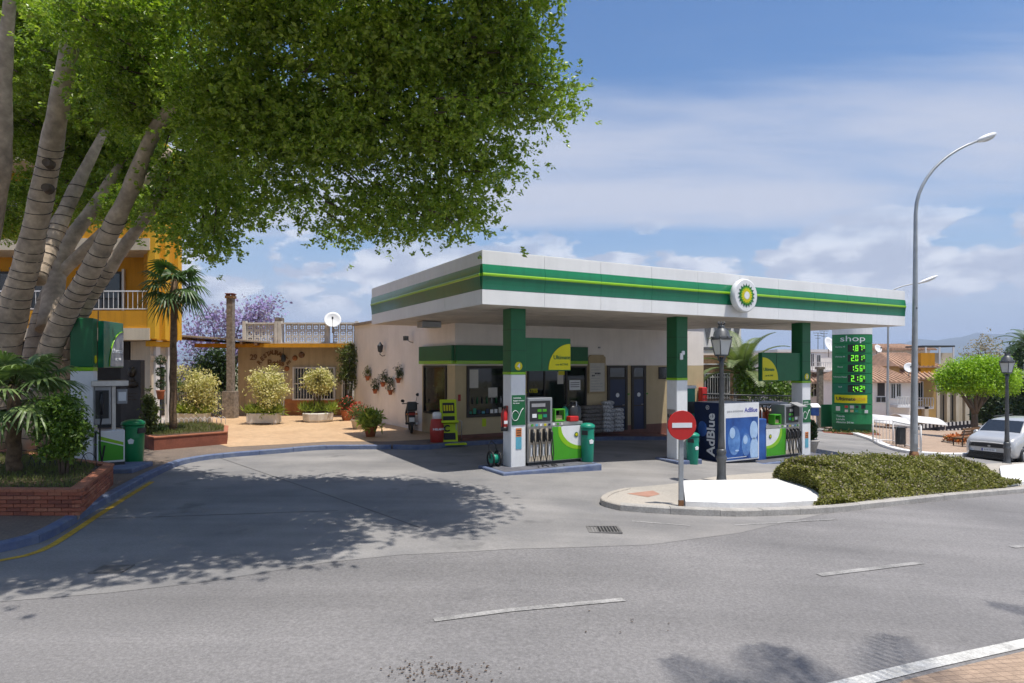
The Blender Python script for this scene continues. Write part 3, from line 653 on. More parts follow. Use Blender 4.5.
# hanging name boards
def spandrel(u0, u1, z0, z1, flip, label):
    v = .66; t = thing('name_board', label, 'sign', SO(u0, v, z0), TH, 'green name boards beside the pillars')
    w, h = u1 - u0, z1 - z0
    MB().bx(0, w, 0, .16, 0, h).build('box', 'dark_green', t, bev=.012)
    MB().bx(w * .36, w * .365, -.006, .0, .02, h - .02).build('joint', 'dark_gap', t)
    R = h * .80; pts = [(w - .02, .03)] if not flip else [(.02, .03)]
    arc = [(R * 1.0 * math.cos(q), R * math.sin(q)) for q in np.linspace(0, math.pi / 2, 14)]
    poly = [(w - .02 - x, .03 + z) for x, z in arc] + [(w - .02, .03)] if not flip else [(.02 + x, .03 + z) for x, z in reversed(arc)] + [(.02, .03)]
    p = MB().slab(poly, -.012, -.003).build('quarter_disc', 'yellow', t)
    cx = w - .02 - R * .40 if not flip else .02 + R * .40
    text('Ultimate', .155, 'dark_green', p, (cx, -.016, .03 + R * .47), bold=.002); text('con ACTIVE', .08, 'dark_green', p, (cx, -.016, .03 + R * .2))
    return t
spandrel(u1 + .45, su(571.6, .62), sz(371, u1 + 1, .66), sz(338, u1 + 1, .66), False, 'green board with yellow quarter disc right of the nearest pillar')
spandrel(su(763, .62), u3 - .005, sz(380.5, u3, .66), sz(353, u3, .66), True, 'green board with yellow quarter disc left of the far pillar')

# fuel pumps
def pump(u0, u1, z0, mirror, label):
    v = .50; t = thing('fuel_pump', label, 'fuel pump', SO((u0 + u1) / 2, v, z0), TH, 'fuel pumps under the canopy')
    w = u1 - u0; sgn = -1 if mirror else 1
    def X(a): return sgn * (a - w / 2)
    def bx(a, b, y0, y1, z0_, z1_): xa, xb = sorted((X(a), X(b))); return MB().bx(xa, xb, y0, y1, z0_, z1_)
    wn = w * .42; hb = 1.02
    bx(.02, w - .02, .08, .62, 0, .08).build('base', 'metal_dark', t)
    bx(0, w, .06, .64, .08, hb).build('cabinet', 'steel', t, bev=.01)
    bx(wn + .01, w - .005, .035, .058, .10, hb - .02).build('door', 'white_plastic', t, bev=.004)
    d = [c for c in t.children if c.name.startswith('door')][0]
    # sweeping green and lime print on the door
    A0, A1, B0, B1 = wn + .015, w - .01, .105, hb - .025
    R0 = (A1 - A0) * .98
    cv = [(A1 - R0 * math.cos(q) * .72 - (A1 - A0) * .0, B1 - (B1 - B0) * (.62) * math.sin(q)) for q in np.linspace(0, math.pi / 2, 12)]
    cv2 = [(x - .10 if x - .10 > A0 else A0, z - .09) for x, z in cv]
    g = [(A0, B0), (A0, B1)] + [(max(A0, p[0] - .1), p[1] - .085 if i else B1) for i, p in enumerate(cv)] + [(A1, cv[-1][1] - .085), (A1, B0)]
    l = [(max(A0, p[0] - .1), p[1] - .085 if i else B1) for i, p in enumerate(cv)] + [(A1, cv[-1][1] - .085), (A1, cv[-1][1])] + list(reversed(cv))
    def pr(poly): q = [(X(a), z) for a, z in poly]; return q if sgn < 0 else q
    for nm, pl, m, y in (('green_print', g, 'bright_green', .034), ('lime_print', l, 'cladding_lime', .031)):
        MB().slab(pr(pl), y - .004, y).build(nm, m, d)
    petals(.075, 14, .72, 'dark_green', (X(w - .2), .029, B1 - .24), 0, 0, d); petals(.045, 14, .72, 'yellow', (X(w - .2), .022, B1 - .24), 0, 0, d)
    # nozzle bay
    bx(.03, wn - .01, .045, .06, .12, hb - .03).build('nozzle_bay', 'cream_render', t)
    for k in range(4):
        a = .10 + (wn - .16) * k / 3
        bx(a - .035, a + .035, .0, .05, hb - .40, hb - .06).build('nozzle_boot', 'black_plastic', t, bev=.01)
        nz = MB().tube([(X(a), -.03, hb - .09), (X(a), -.075, hb - .17), (X(a), -.065, hb - .30), (X(a), -.04, hb - .38)], [.022, .038, .03, .018], 8).build('nozzle', 'black_plastic', t)
        s = random.uniform(-.05, .05); lo = .12 + .05 * random.random()
        MB().tube([(X(a), -.06, hb - .30), (X(a) + s, -.10, hb - .52), (X(a) + s, -.10, .35), (X(a + .03) + s, -.13, lo), (X(a + .07) + s, -.11, .3), (X(a + .06), -.02, .68), (X(a + .05), .05, hb - .05)], .016, 6).build('hose', 'black_rubber', t)
        MB().bx(X(a) - .028, X(a) + .028, .040, .0445, .25, .55).build('grade_label', 'white_plastic', t)
    for k in range(2):
        a = .1 + .3 * k; MB().tube([(X(a + q * .16), -.28 - .18 * math.sin(q * 3.1), .03 - (.10 if math.sin(q * 3.1) > .25 else 0)) for q in np.linspace(0, 3.0, 12)], .015, 6).build('hose_loop', 'black_rubber', t)
    # shelf and head
    bx(-.01, w + .01, .03, .66, hb, hb + .09).build('shelf', 'steel', t, bev=.006)
    for k in range(8):
        a = .08 + (w * .62) * k / 8; bx(a, a + .07, .022, .029, hb + .015, hb + .075).build('sticker', ('bright_green', 'cyan_ink', 'white_plastic', 'yellow', 'navy_panel', 'white_plastic', 'bright_green', 'notice_paper')[k], t)
    hd = bx(.0, wn * 1.05, .05, .60, hb + .09, hb + .76).build('head', 'metal_grey', t, bev=.02)
    bx(.05, wn * .95, .038, .052, hb + .14, hb + .68).build('screen_panel', 'black_plastic', hd, bev=.004)
    for i, (a, z, ww, hh, m) in enumerate(((.1, .52, .42, .09, 'grey_plastic'), (.28, .39, .12, .07, 'bright_green'), (.44, .39, .12, .07, 'bright_green'), (.12, .24, .13, .1, 'white_plastic'), (.30, .20, .12, .12, 'bright_green'), (.45, .24, .12, .08, 'teal_plastic'))):
        bx(a, a + ww, .030, .038, hb + z, hb + z + hh).build('key', m, hd)
    fr = MB(); X0, X1 = wn * 1.2, wn * 1.2 + .34
    for aa in ((X0, X0 + .04, .1, .44), (X1 - .04, X1, .1, .44), (X0 + .04, X1 - .04, .40, .44), (X0 + .04, X1 - .04, .1, .14)):
        xa, xb = sorted((X(aa[0]), X(aa[1]))); fr.bx(xa, xb, .1, .36, hb + aa[2], hb + aa[3])
    fr.build('bucket_frame', 'bright_green', t, bev=.01)
    bx(X0 + .06, X1 - .06, .16, .3, hb + .14, hb + .26).build('glove_box', 'notice_frame', t, bev=.01)
    MB().tube([(X(w - .05), .25, hb + .09), (X(w - .05), .25, hb + .62), (X(w - .05), .5, hb + .62), (X(w - .05), .5, hb + .09)], .018, 6).build('handle_frame', 'steel', t)
    return t
pump(su(533, .5) - .12, su(583, .5), i1, False, 'tall fuel pump with four black hoses beside the nearest pillar')
pump(su(767, .5), su(801, .5) - .02, i3, True, 'fuel pump with green and white door left of the far pillar')
def canister(u, v, z, h, r, m, label):
    t = thing('canister', label, 'container', SO(u, v, z), TH)
    MB().lathe([(r * .9, 0), (r, .03), (r, h * .75), (r * .55, h * .9), (r * .3, h * .93), (r * .3, h)], 14).build('body', m, t); MB().lathe([(r * .34, h), (r * .34, h + .04)], 12).build('cap', 'black_plastic', t); return t
zt = i1 + 1.112
canister(su(566, .8), .86, zt, .40, .12, 'teal_plastic', 'teal watering canister on top of the nearest pump')
canister(su(572, .8), .80, zt, .48, .16, 'black_plastic', 'fat black canister on top of the nearest pump')
canister(su(578, .8), .9, zt, .46, .15, 'metal_dark', 'dark grey canister right of the fat black one on the nearest pump')
rb = MB().bx(-.14, .14, -.1, .1, 0, .14).build('red_box', 'red_paint', None, bev=.02, loc=SO(su(572.5, .6), .60, zt), rz=TH); tag(rb, 'small red box on the shelf of the nearest pump', 'box')

# bins
def bin_(loc, h, r, m, label, rz=0.0, group='round lidded litter bins at the pumps'):
    t = thing('litter_bin', label, 'litter bin', loc, rz, group)
    MB().lathe([(r * .80, 0), (r * .84, .03), (r * .98, h * .60), (r * .985, h * .62), (r * .96, h * .635), (r * 1.0, h * .80), (r * 1.0, h * .88)], 24).build('body', m, t)
    MB().lathe([(r * 1.08, h * .88), (r * 1.10, h * .90), (r * 1.02, h * .95), (r * .7, h * .985), (r * .3, h)], 24).build('lid', m, t)
    for s in (0, 1, 2):
        a = math.radians(-60 + 120 * s); T = Matrix.Rotation(a, 4, 'Z')
        MB().slab([(-r * .5, h * .70), (r * .5, h * .70), (r * .45, h * .82), (-r * .45, h * .82)], -r * 1.02, -r * .86, T).build('opening', 'black_plastic', t, bev=.01)
    e = MB().slab([(-.05, h * .48), (.05, h * .48), (.07, h * .56), (.0, h * .6), (-.07, h * .56)], -r * .985, -r * .9).build('leaf_mark', 'white_ink', t); return t
bin_(SO(su(587.5, .45), .45, i1), 1.06, .19, 'teal_plastic', 'teal bin at the right end of the nearest pump', TH)
bin_(SO(su(692.5, .35), .35, zg(5) - .05), .98, .19, 'teal_plastic', 'teal bin between the middle pillar and the blue tank', TH)
# extinguisher on the nearest pillar
t = thing('fire_extinguisher', 'red fire extinguisher hanging on the side of the nearest pillar', 'fire extinguisher', SO(u1 - .1, .78, zb1 + 1.06), TH)
MB().lathe([(.07, -.02), (.085, .0), (.085, .40), (.06, .47), (.03, .50), (.03, .54)], 16).build('cylinder', 'red_paint', t); MB().lathe([(.09, -.05), (.09, .06)], 16).build('foot_ring', 'black_plastic', t)
MB().bx(-.02, .02, -.07, .03, .54, .58).bx(-.015, .015, -.09, .02, .585, .60).build('valve_handle', 'black_plastic', t); MB().tube([(0, -.03, .55), (-.08, -.09, .45), (-.09, -.09, .2), (-.08, -.06, .05)], .014, 6).build('hose', 'black_rubber', t)
MB().slab([(-.05, .14), (.05, .14), (.05, .22), (-.05, .22)], -.092, -.07).build('label_plate', 'white_ink', t)
# wheeled hose reel at foot of pillar 1
t = thing('hose_reel', 'dark wheeled hose reel on the island left of the nearest pillar', 'hose reel', SO(su(495, .9), .95, i1), TH)
for s in (-.10, .10): MB().tube([(s, .19 * math.cos(q), .21 + .19 * math.sin(q)) for q in np.linspace(0, 2 * math.pi, 20)], .025, 7).build('wheel', 'black_rubber', t)
MB().tube([(-.1, 0, .21), (.1, 0, .21)], .12, 14).build('drum', 'teal_plastic', t); MB().tube([(-.12, 0, .21), (-.1, .1, .55), (-.02, .14, .66), (.1, .1, .55), (.12, 0, .21)], .018, 6).build('handle', 'metal_dark', t)

# ------------------------------------------------------------------ shop building behind the pumps
WV = 6.7; uL = su(455, WV); uR = su(703.5, WV); HB = 4.62
cx0 = SO(uL, WV); lw_dir = Vector((-.53, .848, 0)).normalized(); LW = 10.9
lw_end = cx0 + lw_dir * LW
shop = thing('shop_building', 'white and beige filling station shop with green band and blue doors', 'building', cx0, TH)
T2 = Matrix.Rotation(-TH, 4, 'Z')
e2 = T2 @ (lw_end - cx0)                     # left wall end in the local frame
wl = uR - uL
zb = -.5
MID = FLOOR + 2.62
MB().prism([(0, 0), (wl, 0), (wl, 6.5), (e2.x, e2.y)], MID, HB).build('upper_wall', 'white_render', shop)
lwl = LW; aw = math.atan2(e2.y, e2.x)        # left wall frame: x along the wall
w_b = su(422, WV)
TB = T2.to_3x3()
# beige base; on the left wall only near the corner, the rest white
kk = 0.0
r = (422 - 512) / F; kk = (cx0.x - r * cx0.y) / (r * lw_dir.y - lw_dir.x)
bp = Vector((e2.x, e2.y)).normalized() * kk
MB().prism([(0.002, 0), (wl - .002, 0), (wl - .002, 6.4), (bp.x, 6.4), (bp.x, bp.y)], zb, MID - .002).build('base_wall', 'beige_render', shop)
MB().prism([(bp.x, bp.y), (bp.x, 6.4), (e2.x + .2, e2.y + .02), (e2.x, e2.y)], zb, MID - .002).build('side_wall', 'white_render', shop)
MB().prism([(-.12, -.12), (wl + .1, -.12), (wl + .1, 6.6), (e2.x - .1, e2.y + .1)], HB, HB + .12).build('roof', 'roof_sheet', shop)
# wall plinth
MB().bx(.05, wl, -.025, .0, zb, FLOOR + .18).build('skirting', 'red_tile', shop)
def wz(py, px): u = su(px, WV); return sz(py, u, WV)
def wx(px): return su(px, WV) - uL
# green band, front and round the corner
zg0, zg1 = sz(364, uL + 1, WV), sz(345.5, uL + 1, WV)
xb1 = wx(586)
MB().bx(-.0, xb1, -.14, .0, zg0 + .12, zg1).build('green_band', 'dark_green', shop, bev=.01)
MB().bx(-.0, xb1, -.142, .0, zg0, zg0 + .118).build('lime_band', 'cladding_lime', shop, bev=.005)
TL = Matrix.Rotation(aw - math.pi, 4, 'Z')   # x runs from wall end towards the corner; y- faces out
MB().bx(-kk, -.002, -.14, .0, zg0 + .12, zg1, TL).build('green_band', 'dark_green', shop, bev=.01); MB().bx(-kk, -.002, -.142, .0, zg0, zg0 + .118, TL).build('lime_band', 'cladding_lime', shop, bev=.005)
# windows
def window(x0, x1, z0, z1, T=None, mull=(), name='window', gl='shop_glass', fw=.07, inside=None, m='frame_dark'):
    f = MB()
    for a in ((x0, x1, z0, z0 + fw), (x0, x1, z1 - fw, z1), (x0, x0 + fw, z0 + fw, z1 - fw), (x1 - fw, x1, z0 + fw, z1 - fw)): f.bx(a[0], a[1], -.06, .03, a[2], a[3], T)
    for q in mull: f.bx(q - fw / 2, q + fw / 2, -.05, .03, z0 + fw, z1 - fw, T)
    o = f.build(name, m, shop)
    MB().bx(x0 + fw, x1 - fw, -.02, -.012, z0 + fw, z1 - fw, T).build('pane', gl, o)
    MB().bx(x0 + fw, x1 - fw, -.006, -.003, z0 + fw, z1 - fw, T).build('dark_interior', 'window_dark', o)
    return o
def lx(px): r = (px - 512) / F; return -(cx0.x - r * cx0.y) / (r * lw_dir.y - lw_dir.x)
dl = cx0.y + .8
window(lx(424.5), lx(447), zat(414, dl + .6), zat(365.5, dl + .6), TL)
w1 = window(wx(466.5), wx(517), wz(417.5, 470), wz(366, 470), fw=.09)
wd = window(wx(527), wx(586), FLOOR + .02, MID - .03, mull=(wx(544), wx(566)), name='glazed_entrance', fw=.06)
# posters and goods seen through the glass
def card(parent, x0, x1, z0, z1, m, y=-.024): return MB().bx(x0, x1, y - .004, y, z0, z1).build('poster', m, parent)
card(w1, wx(469), wx(478), wz(388, 470), wz(369.5, 470), 'notice_paper'); card(w1, wx(488), wx(497), wz(398, 470), wz(388, 470), 'notice_paper')
for k in range(11):
    a = wx(468.5) + k * .17; h = random.uniform(.08, .2); MB().bx(a, a + .12, -.03, -.024, wz(414, 470), wz(414, 470) + h).build('goods', random.choice(['cyan_ink', 'white_plastic', 'navy_panel', 'teal_plastic', 'notice_paper']), w1)
for k in range(9):
    a = wx(472) + k * .19; MB().lathe([(.03, 0), (.03, .16), (.012, .2), (.012, .25)], 8, (a, -.04, wz(404, 470))).build('bottle', random.choice(['grey_plastic', 'dark_green', 'ink']), w1)
text('LATES', .2, 'yellow', wd, (wx(531), -.03, wz(391, 531)), bold=.006)
card(wd, wx(557), wx(563), wz(384, 560), wz(372, 560), 'notice_paper'); card(wd, wx(569), wx(580), wz(390, 575), wz(380, 575), 'white_plastic'); card(wd, wx(558), wx(564), wz(375, 560), wz(370, 560), 'yellow', -.03)
for k in range(3): MB().bx(wx(570), wx(579), -.031, -.029, wz(383 + 2 * k, 575), wz(382.4 + 2 * k, 575)).build('print_line', 'ink', wd)
# notice board with arched top
xa, xb_ = wx(587.5), wx(604.5); z0, z1 = wz(393, 596), wz(355, 596)
nb = MB().slab([(xa, z0), (xb_, z0), (xb_, z1 - .1), (xb_ - .1, z1), (xa + .1, z1), (xa, z1 - .1)], -.08, -.0).build('notice_board', 'notice_frame', shop, bev=.01)
MB().bx(xa + .06, xb_ - .06, -.086, -.08, z0 + .06, z1 - .32).build('paper', 'notice_paper', nb)
for k in range(9): MB().bx(xa + .1, xb_ - random.uniform(.1, .3), -.089, -.086, z0 + .14 + k * .11, z0 + .155 + k * .11).build('print_line', 'grey_ink', nb)
for k in range(6): MB().bx(xa + .16 + .07 * k, xa + .21 + .07 * k, -.091, -.086, z0 + .66 + (k > 1) * .08, z0 + .72 + (k > 1) * .08).build('print_block', 'ink', nb)
text('BAR', .09, 'ink', nb, ((xa + xb_) / 2, -.086, z1 - .2)) if False else MB().bx(xa + .05, xb_ - .05, -.1, -.08, z1 - .27, z1 - .24).build('header', 'notice_frame', nb)
# blue doors
for (a, b) in ((607, 627), (631, 645.5)):
    x0, x1 = wx(a), wx(b); f = MB(); fw = .12
    for q in ((x0, x0 + fw, FLOOR, MID), (x1 - fw, x1, FLOOR, MID), (x0 + fw, x1 - fw, MID - .1, MID), (x0 + fw, x1 - fw, FLOOR + 2.05, FLOOR + 2.15)): f.bx(q[0], q[1], -.05, .02, q[2], q[3])
    d = f.build('door', 'frame_dark', shop)
    MB().bx(x0 + fw, x1 - fw, -.03, -.01, FLOOR, FLOOR + 2.05).build('leaf', 'navy_door', d, bev=.004)
    MB().bx(x0 + fw, x1 - fw, -.036, -.03, FLOOR + .95, FLOOR + 1.0).build('rail', 'frame_dark', d)
    MB().bx(x0 + fw, x1 - fw, -.02, -.012, FLOOR + 2.15, MID - .1).build('transom_pane', 'window_dark', d)
    MB().lathe([(.09, 0), (.09, .006)], 14, T=Matrix.Translation(((x0 + x1) / 2, -.03, FLOOR + 1.42)) @ Matrix.Rotation(math.radians(90), 4, 'X')).build('door_symbol', 'white_ink', d)
    MB().tube([(x1 - fw - .07, -.03, FLOOR + 1.02), (x1 - fw - .07, -.07, FLOOR + 1.02), (x1 - fw - .17, -.07, FLOOR + 1.02)], .012, 6).build('handle', 'steel', d)
    MB().bx(x1 + .02, x1 + .12, -.02, -.0, FLOOR + 1.42, FLOOR + 1.48).build('door_plate', 'bright_green', shop)
# louvred vent on the sunlit end
vx0, vx1, vz0, vz1 = wx(658.5), wx(667), wz(379, 662), wz(367, 662)
vt = MB().bx(vx0, vx1, -.03, 0, vz0, vz1).build('vent_window', 'frame_dark', shop); MB().bx(vx0 + .05, vx1 - .05, -.036, -.03, vz0 + .05, vz1 - .05).build('pane', 'window_dark', vt)
MB().bx(wx(598), wx(600), -.03, 0, FLOOR + 3.3, FLOOR + 3.36).build('cable_clip', 'grey_plastic', shop)
MB().bx(wx(458), wx(460.5), -.02, 0, wz(401, 460), wz(394.5, 460)).build('alarm_sign', 'red_ink', shop)
MB().bx(wx(482), wx(486), -.012, 0, wz(426.5, 484), wz(418.5, 484)).build('price_card', 'ad_yellow', shop); 
# red post box on the corner
t = MB().bx(0, .32, -.24, .0, 0, .72).build('red_box', 'red_paint', None, bev=.04, loc=SO(su(697.5, WV), WV - .03, wz(403.5, 699)), rz=TH); tag(t, 'red fire hose box on the sunlit end of the shop wall', 'box')

# side wall lamp, lantern and hanging pots
def lpos(px, py, out=0.12):
    r = (px - 512) / F; t_ = (cx0.x - r * cx0.y) / (r * lw_dir.y - lw_dir.x); p = cx0 + lw_dir * t_
    n = Vector((-lw_dir.y, lw_dir.x, 0)); n = n if n.y < 0 else -n
    return Vector((p.x, p.y, zat(py, p.y))) + n * out, n
AL = aw + TH - math.pi
p, n = lpos(413, 340, 0.0); t = thing('wall_floodlight', 'small grey floodlight on an arm high on the white side wall', 'lamp', p, AL)
MB().tube([(0, 0, -.1), (0, -.12, -.08), (-.05, -.22, .0)], .02, 6).build('arm', 'metal_grey', t); MB().add([], []).bx(-.22, .05, -.34, -.2, -.02, .16).build('lamp_head', 'metal_dark', t, bev=.02)
p, n = lpos(385, 353, 0.0); t = thing('wall_lantern', 'black iron lantern on a scrolled bracket above the wall pots', 'lamp', p, AL)
MB().tube([(0, 0, -.1), (0, -.12, -.14), (0, -.24, -.05), (0, -.22, .02)], .018, 6).build('bracket', 'metal_dark', t)
MB().lathe([(.04, .02), (.10, .06), (.13, .32), (.05, .42), (.02, .47)], 6, (0, -.22, 0), smooth=False).build('lantern', 'metal_dark', t); MB().lathe([(.085, .08), (.115, .30)], 6, (0, -.22, 0), smooth=False).build('glass', 'lamp_glass', t)
MB().bx(.3, .55, -.16, 0, 0, .05).build('x', 'metal_dark', t) if False else None
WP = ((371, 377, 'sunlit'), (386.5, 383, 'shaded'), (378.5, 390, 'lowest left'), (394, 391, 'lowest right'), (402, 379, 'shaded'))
LBL = ('leftmost clay pot with a pale plant on the white side wall', 'clay wall pot with a spiky plant, upper middle of the group', 'lower left clay wall pot with a trailing plant', 'lower right clay wall pot with an upright plant', 'rightmost and bushiest clay wall pot on the white side wall')
for (px, py, q), lb in zip(WP, LBL):
    p, n = lpos(px, py, 0.16); t = thing('wall_pot', lb, 'plant pot', p, AL, 'clay pots hung on the white side wall')
    MB().lathe([(.07, -.16), (.10, -.02), (.13, .0), (.13, .05), (.115, .05), (.10, .0)], 14).tube([(0, .02, .02), (0, .16, .06)], .015, 5).build('pot', 'terracotta', t)
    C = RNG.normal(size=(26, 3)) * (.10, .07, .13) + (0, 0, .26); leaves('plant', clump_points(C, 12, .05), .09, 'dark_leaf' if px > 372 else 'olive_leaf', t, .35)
    MB().tube([(0, 0, 0), (.03, -.02, .3)], .008, 5).tube([(0, 0, 0), (-.06, -.02, .28)], .008, 5).build('stem', 'bark_dark', t)

# charcoal bags stacked by the door
def bag_mesh(seed):
    r = random.Random(seed); mb = MB(); n, m_ = 12, 7; vs = []; fs = []
    for i in range(m_ + 1):
        a = -math.pi / 2 + math.pi * i / m_
        for k in range(n):
            q = 2 * math.pi * k / n; cu = lambda c: math.copysign(abs(c) ** .55, c)
            j = 1 + r.uniform(-.09, .09)
            vs.append((.25 * cu(math.cos(a)) * cu(math.cos(q)) * j, .17 * cu(math.cos(a)) * cu(math.sin(q)) * j, .085 * cu(math.sin(a)) * j))
    for i in range(m_):
        for k in range(n): fs.append((i * n + k, i * n + (k + 1) % n, (i + 1) * n + (k + 1) % n, (i + 1) * n + k))
    mb.add(vs, fs, True); return mb.mesh('charcoal_bag')
bms = [bag_mesh(s) for s in range(4)]
cols = [(588, 7, 'bag_dark', .0), (597.5, 7, 'bag_dark', .1), (607.5, 8, 'bag_white', -.05), (618.5, 6, 'bag_white', .08)]
names = ('leftmost', 'second', 'third', 'rightmost'); ordn = ('bottom', 'second', 'third', 'fourth', 'fifth', 'sixth', 'seventh', 'eighth')
for ci, (px, n_, m, dv) in enumerate(cols):
    for k in range(n_):
        me = bms[(k + ci) % 4].copy(); me.materials.clear(); me.materials.append(MATS[m])
        o = link('charcoal_bag', me, None, loc=SO(su(px, 6.25) + random.uniform(-.03, .03), 6.27 + dv * .5 + random.uniform(-.03, .03), FLOOR + .09 + k * .152), rz=TH + random.uniform(-.12, .12)); o.rotation_euler.x = random.uniform(-.07, .07)
        pos = 'top' if k == n_ - 1 else ordn[k]
        tag(o, '%s charcoal bag of the %s stack, %s from the left, beside the blue door' % (pos if pos in ('top', 'bottom') else pos + ' up', 'dark' if m == 'bag_dark' else 'white', names[ci]), 'bag', 'charcoal bags stacked against the shop wall')

# lime advertising stand, red cooler, trolley rail near shop corner
t = thing('display_stand', 'lime yellow tilted display stand near the shop corner', 'display stand', SO(su(450, 5.95), 5.98, FLOOR), TH - .25)
TT = Matrix.Rotation(math.radians(-14), 4, 'X')
MB().bx(-.28, .28, -.04, .04, .05, 1.5, TT).build('board', 'ad_yellow', t, bev=.01); MB().bx(-.32, .5, -.5, .2, 0, .05).build('foot', 'ad_yellow', t, bev=.01)
for k, (z0, z1) in enumerate(((1.02, 1.38), (.78, .92), (.12, .35))): MB().bx(-.2, .2, -.055, -.04, z0, z1, TT).build('dark_panel', 'ink', t)
MB().bx(-.29, .29, -.3, -.04, .66, .74, TT).build('tray', 'ad_yellow', t, bev=.01); text('C', .3, 'ink', t, (-.1, -.02, .5), bold=.01)
for k in range(4): MB().bx(-.17 + .09 * k, -.11 + .09 * k, -.059, -.055, 1.1, 1.3, TT).build('print_block', 'yellow', t)
t = thing('ice_cream_bin', 'dark red round topped bin with white lettering by the shop corner', 'bin', SO(su(437.5, 6.1), 6.15, FLOOR), TH)
MB().lathe([(.14, 0), (.22, .05), (.24, .5), (.20, .80), (.16, .84)], 20).build('body', 'red_ink', t); MB().lathe([(.15, .84), (.15, 1.02), (.10, 1.06)], 20).build('cap', 'white_plastic', t)
text('HELADOS', .09, 'white_ink', t, (0, -.242, .5), warp=lambda p: Vector((p.x, p.y + .24 - math.sqrt(max(0, .24 ** 2 - p.x ** 2)), p.z)), bold=.003)
t = thing('rail_hoop', 'thin grey metal hoop rail right of the display stand', 'rail', SO(su(459.5, 5.95), 6.0, FLOOR), TH)
MB().tube([(-.1, 0, 0), (-.1, 0, .72), (0, 0, .78), (.1, 0, .72), (.1, 0, 0)], .018, 6).build('hoop', 'steel', t); MB().tube([(-.1, 0, .4), (.1, 0, .4)], .012, 6).build('crossbar', 'steel', t)

# scooter parked by the side wall, seen from behind
ps = gp(411.5, 433.5, .13); t = thing('scooter', 'black scooter parked beside the white side wall, seen from behind', 'scooter', (ps.x, ps.y, zg(ps.x) + .134), math.radians(12))
def wheel(y): return MB().tube([(0, y + .2 * math.cos(q), .24 + .2 * math.sin(q)) for q in np.linspace(0, 2 * math.pi, 20)], .055, 8)
for y in (0, 1.25):
    w_ = wheel(y).build('wheel', 'black_rubber', t); MB().tube([(-.03, y, .24), (.03, y, .24)], .15, 14).build('rim', 'metal_grey', w_)
MB().add([(-.12, -.15, .42), (.12, -.15, .42), (.16, .6, .35), (-.16, .6, .35), (-.14, -.22, .72), (.14, -.22, .72), (.15, .55, .7), (-.15, .55, .7)], [(0, 1, 2, 3), (4, 7, 6, 5), (0, 4, 5, 1), (1, 5, 6, 2), (2, 6, 7, 3), (3, 7, 4, 0)]).build('tail_body', 'black_plastic', t, bev=.05)
MB().bx(-.14, .14, -.1, .62, .72, .82).build('saddle', 'black_rubber', t, bev=.05); MB().bx(-.2, .2, .55, 1.0, .28, .34).build('floorboard', 'black_plastic', t, bev=.02)
MB().slab([(-.17, .3), (.17, .3), (.2, .7), (.13, 1.0), (-.13, 1.0), (-.2, .7)], .98, 1.08).build('leg_shield', 'black_plastic', t, bev=.03)
MB().bx(-.19, .19, -.42, -.08, .86, 1.2).build('top_box', 'metal_dark', t, bev=.06); MB().tube([(0, 1.2, .3), (0, 1.02, 1.05)], .04, 8).tube([(-.32, .95, 1.06), (0, 1.02, 1.08), (.32, .95, 1.06)], .02, 6).build('handlebar', 'metal_dark', t)
for s, h in ((-1, 1.12), (1, 1.36)): MB().tube([(s * .22, 1.0, 1.08), (s * .27, .98, h)], .01, 5).ball((s * .29, .97, h + .05), (.075, .02, .06)).build('mirror', 'black_plastic', t)
MB().bx(-.11, .11, -.27, -.235, .70, .80).build('tail_light', 'red_ink', t, bev=.02)
for s in (-1, 1): MB().ball((s * .17, -.2, .74), (.05, .04, .035)).build('indicator', 'orange_ink', t)
MB().bx(-.1, .1, -.29, -.28, .46, .62).build('number_plate', 'white_plastic', t); MB().slab([(-.07, .3), (.07, .3), (.1, .66), (-.1, .66)], -.28, -.2).build('mudguard', 'black_plastic', t)
MB().tube([(.17, .4, .3), (.19, -.1, .33), (.18, -.3, .4)], .05, 8).build('exhaust', 'metal_grey', t)

# ------------------------------------------------------------------ blue tank with posters
uA = su(724, .28); za = zg(S(uA + .7, .9).x)
t = thing('fluid_tank', 'blue dispensing tank with droplet poster beside the old street lamp', 'tank', SO(uA, .28, za - .03), TH)
wA = su(758.5, .28) - uA; hA = sz(403.5, uA, .28) - za + .03
MB().bx(0, wA, 0, 1.25, .06, hA).build('cabinet', 'navy_panel', t, bev=.015); MB().bx(.06, wA - .06, .06, 1.2, 0, .06).build('base', 'metal_dark', t)
pf = MB().bx(.0, wA, -.02, -.003, .1, hA - .005).build('front_poster', 'white_plastic', t, bev=.004)
pb = MB().bx(.05, wA - .05, -.026, -.02, .14, hA - .46).build('picture', 'poster_blue', pf)
text('AdBlue', .2, 'blue_ink', pf, (wA * .76, -.022, hA - .24), bold=.004, depth=.002); text('para emisiones', .12, 'grey_ink', pf, (wA * .3, -.022, hA - .25), depth=.002)
for (x, z, rx, rz_, m, y) in ((.40, .74, .27, .46, 'droplet', -.03), (.32, .98, .12, .17, 'droplet_pale', -.036), (.92, .58, .20, .36, 'droplet', -.03), (.88, .74, .10, .14, 'droplet_pale', -.036), (1.26, 1.02, .18, .30, 'droplet_pale', -.03), (1.28, .40, .20, .40, 'droplet_pale', -.03), (.52, .42, .08, .03, 'droplet_pale', -.036)):
    pts = [(x * wA / 1.5 + rx * math.cos(q), min(hA - .47, max(.15, z + rz_ * math.sin(q)))) for q in np.linspace(0, 2 * math.pi, 26)[:-1]]; pts = [(min(wA - .06, a), b) for a, b in pts]
    MB().slab(pts, y, y + .004).build('droplet_print', m, pb)
MB().bx(.1, wA * .62, -.029, -.026, .2, .215).build('print_line', 'white_ink', pb)
text('®', .2, 'white_ink', t, (-.006, .66, hA - .16), rz=math.radians(-90), rot=math.radians(90), depth=.002)
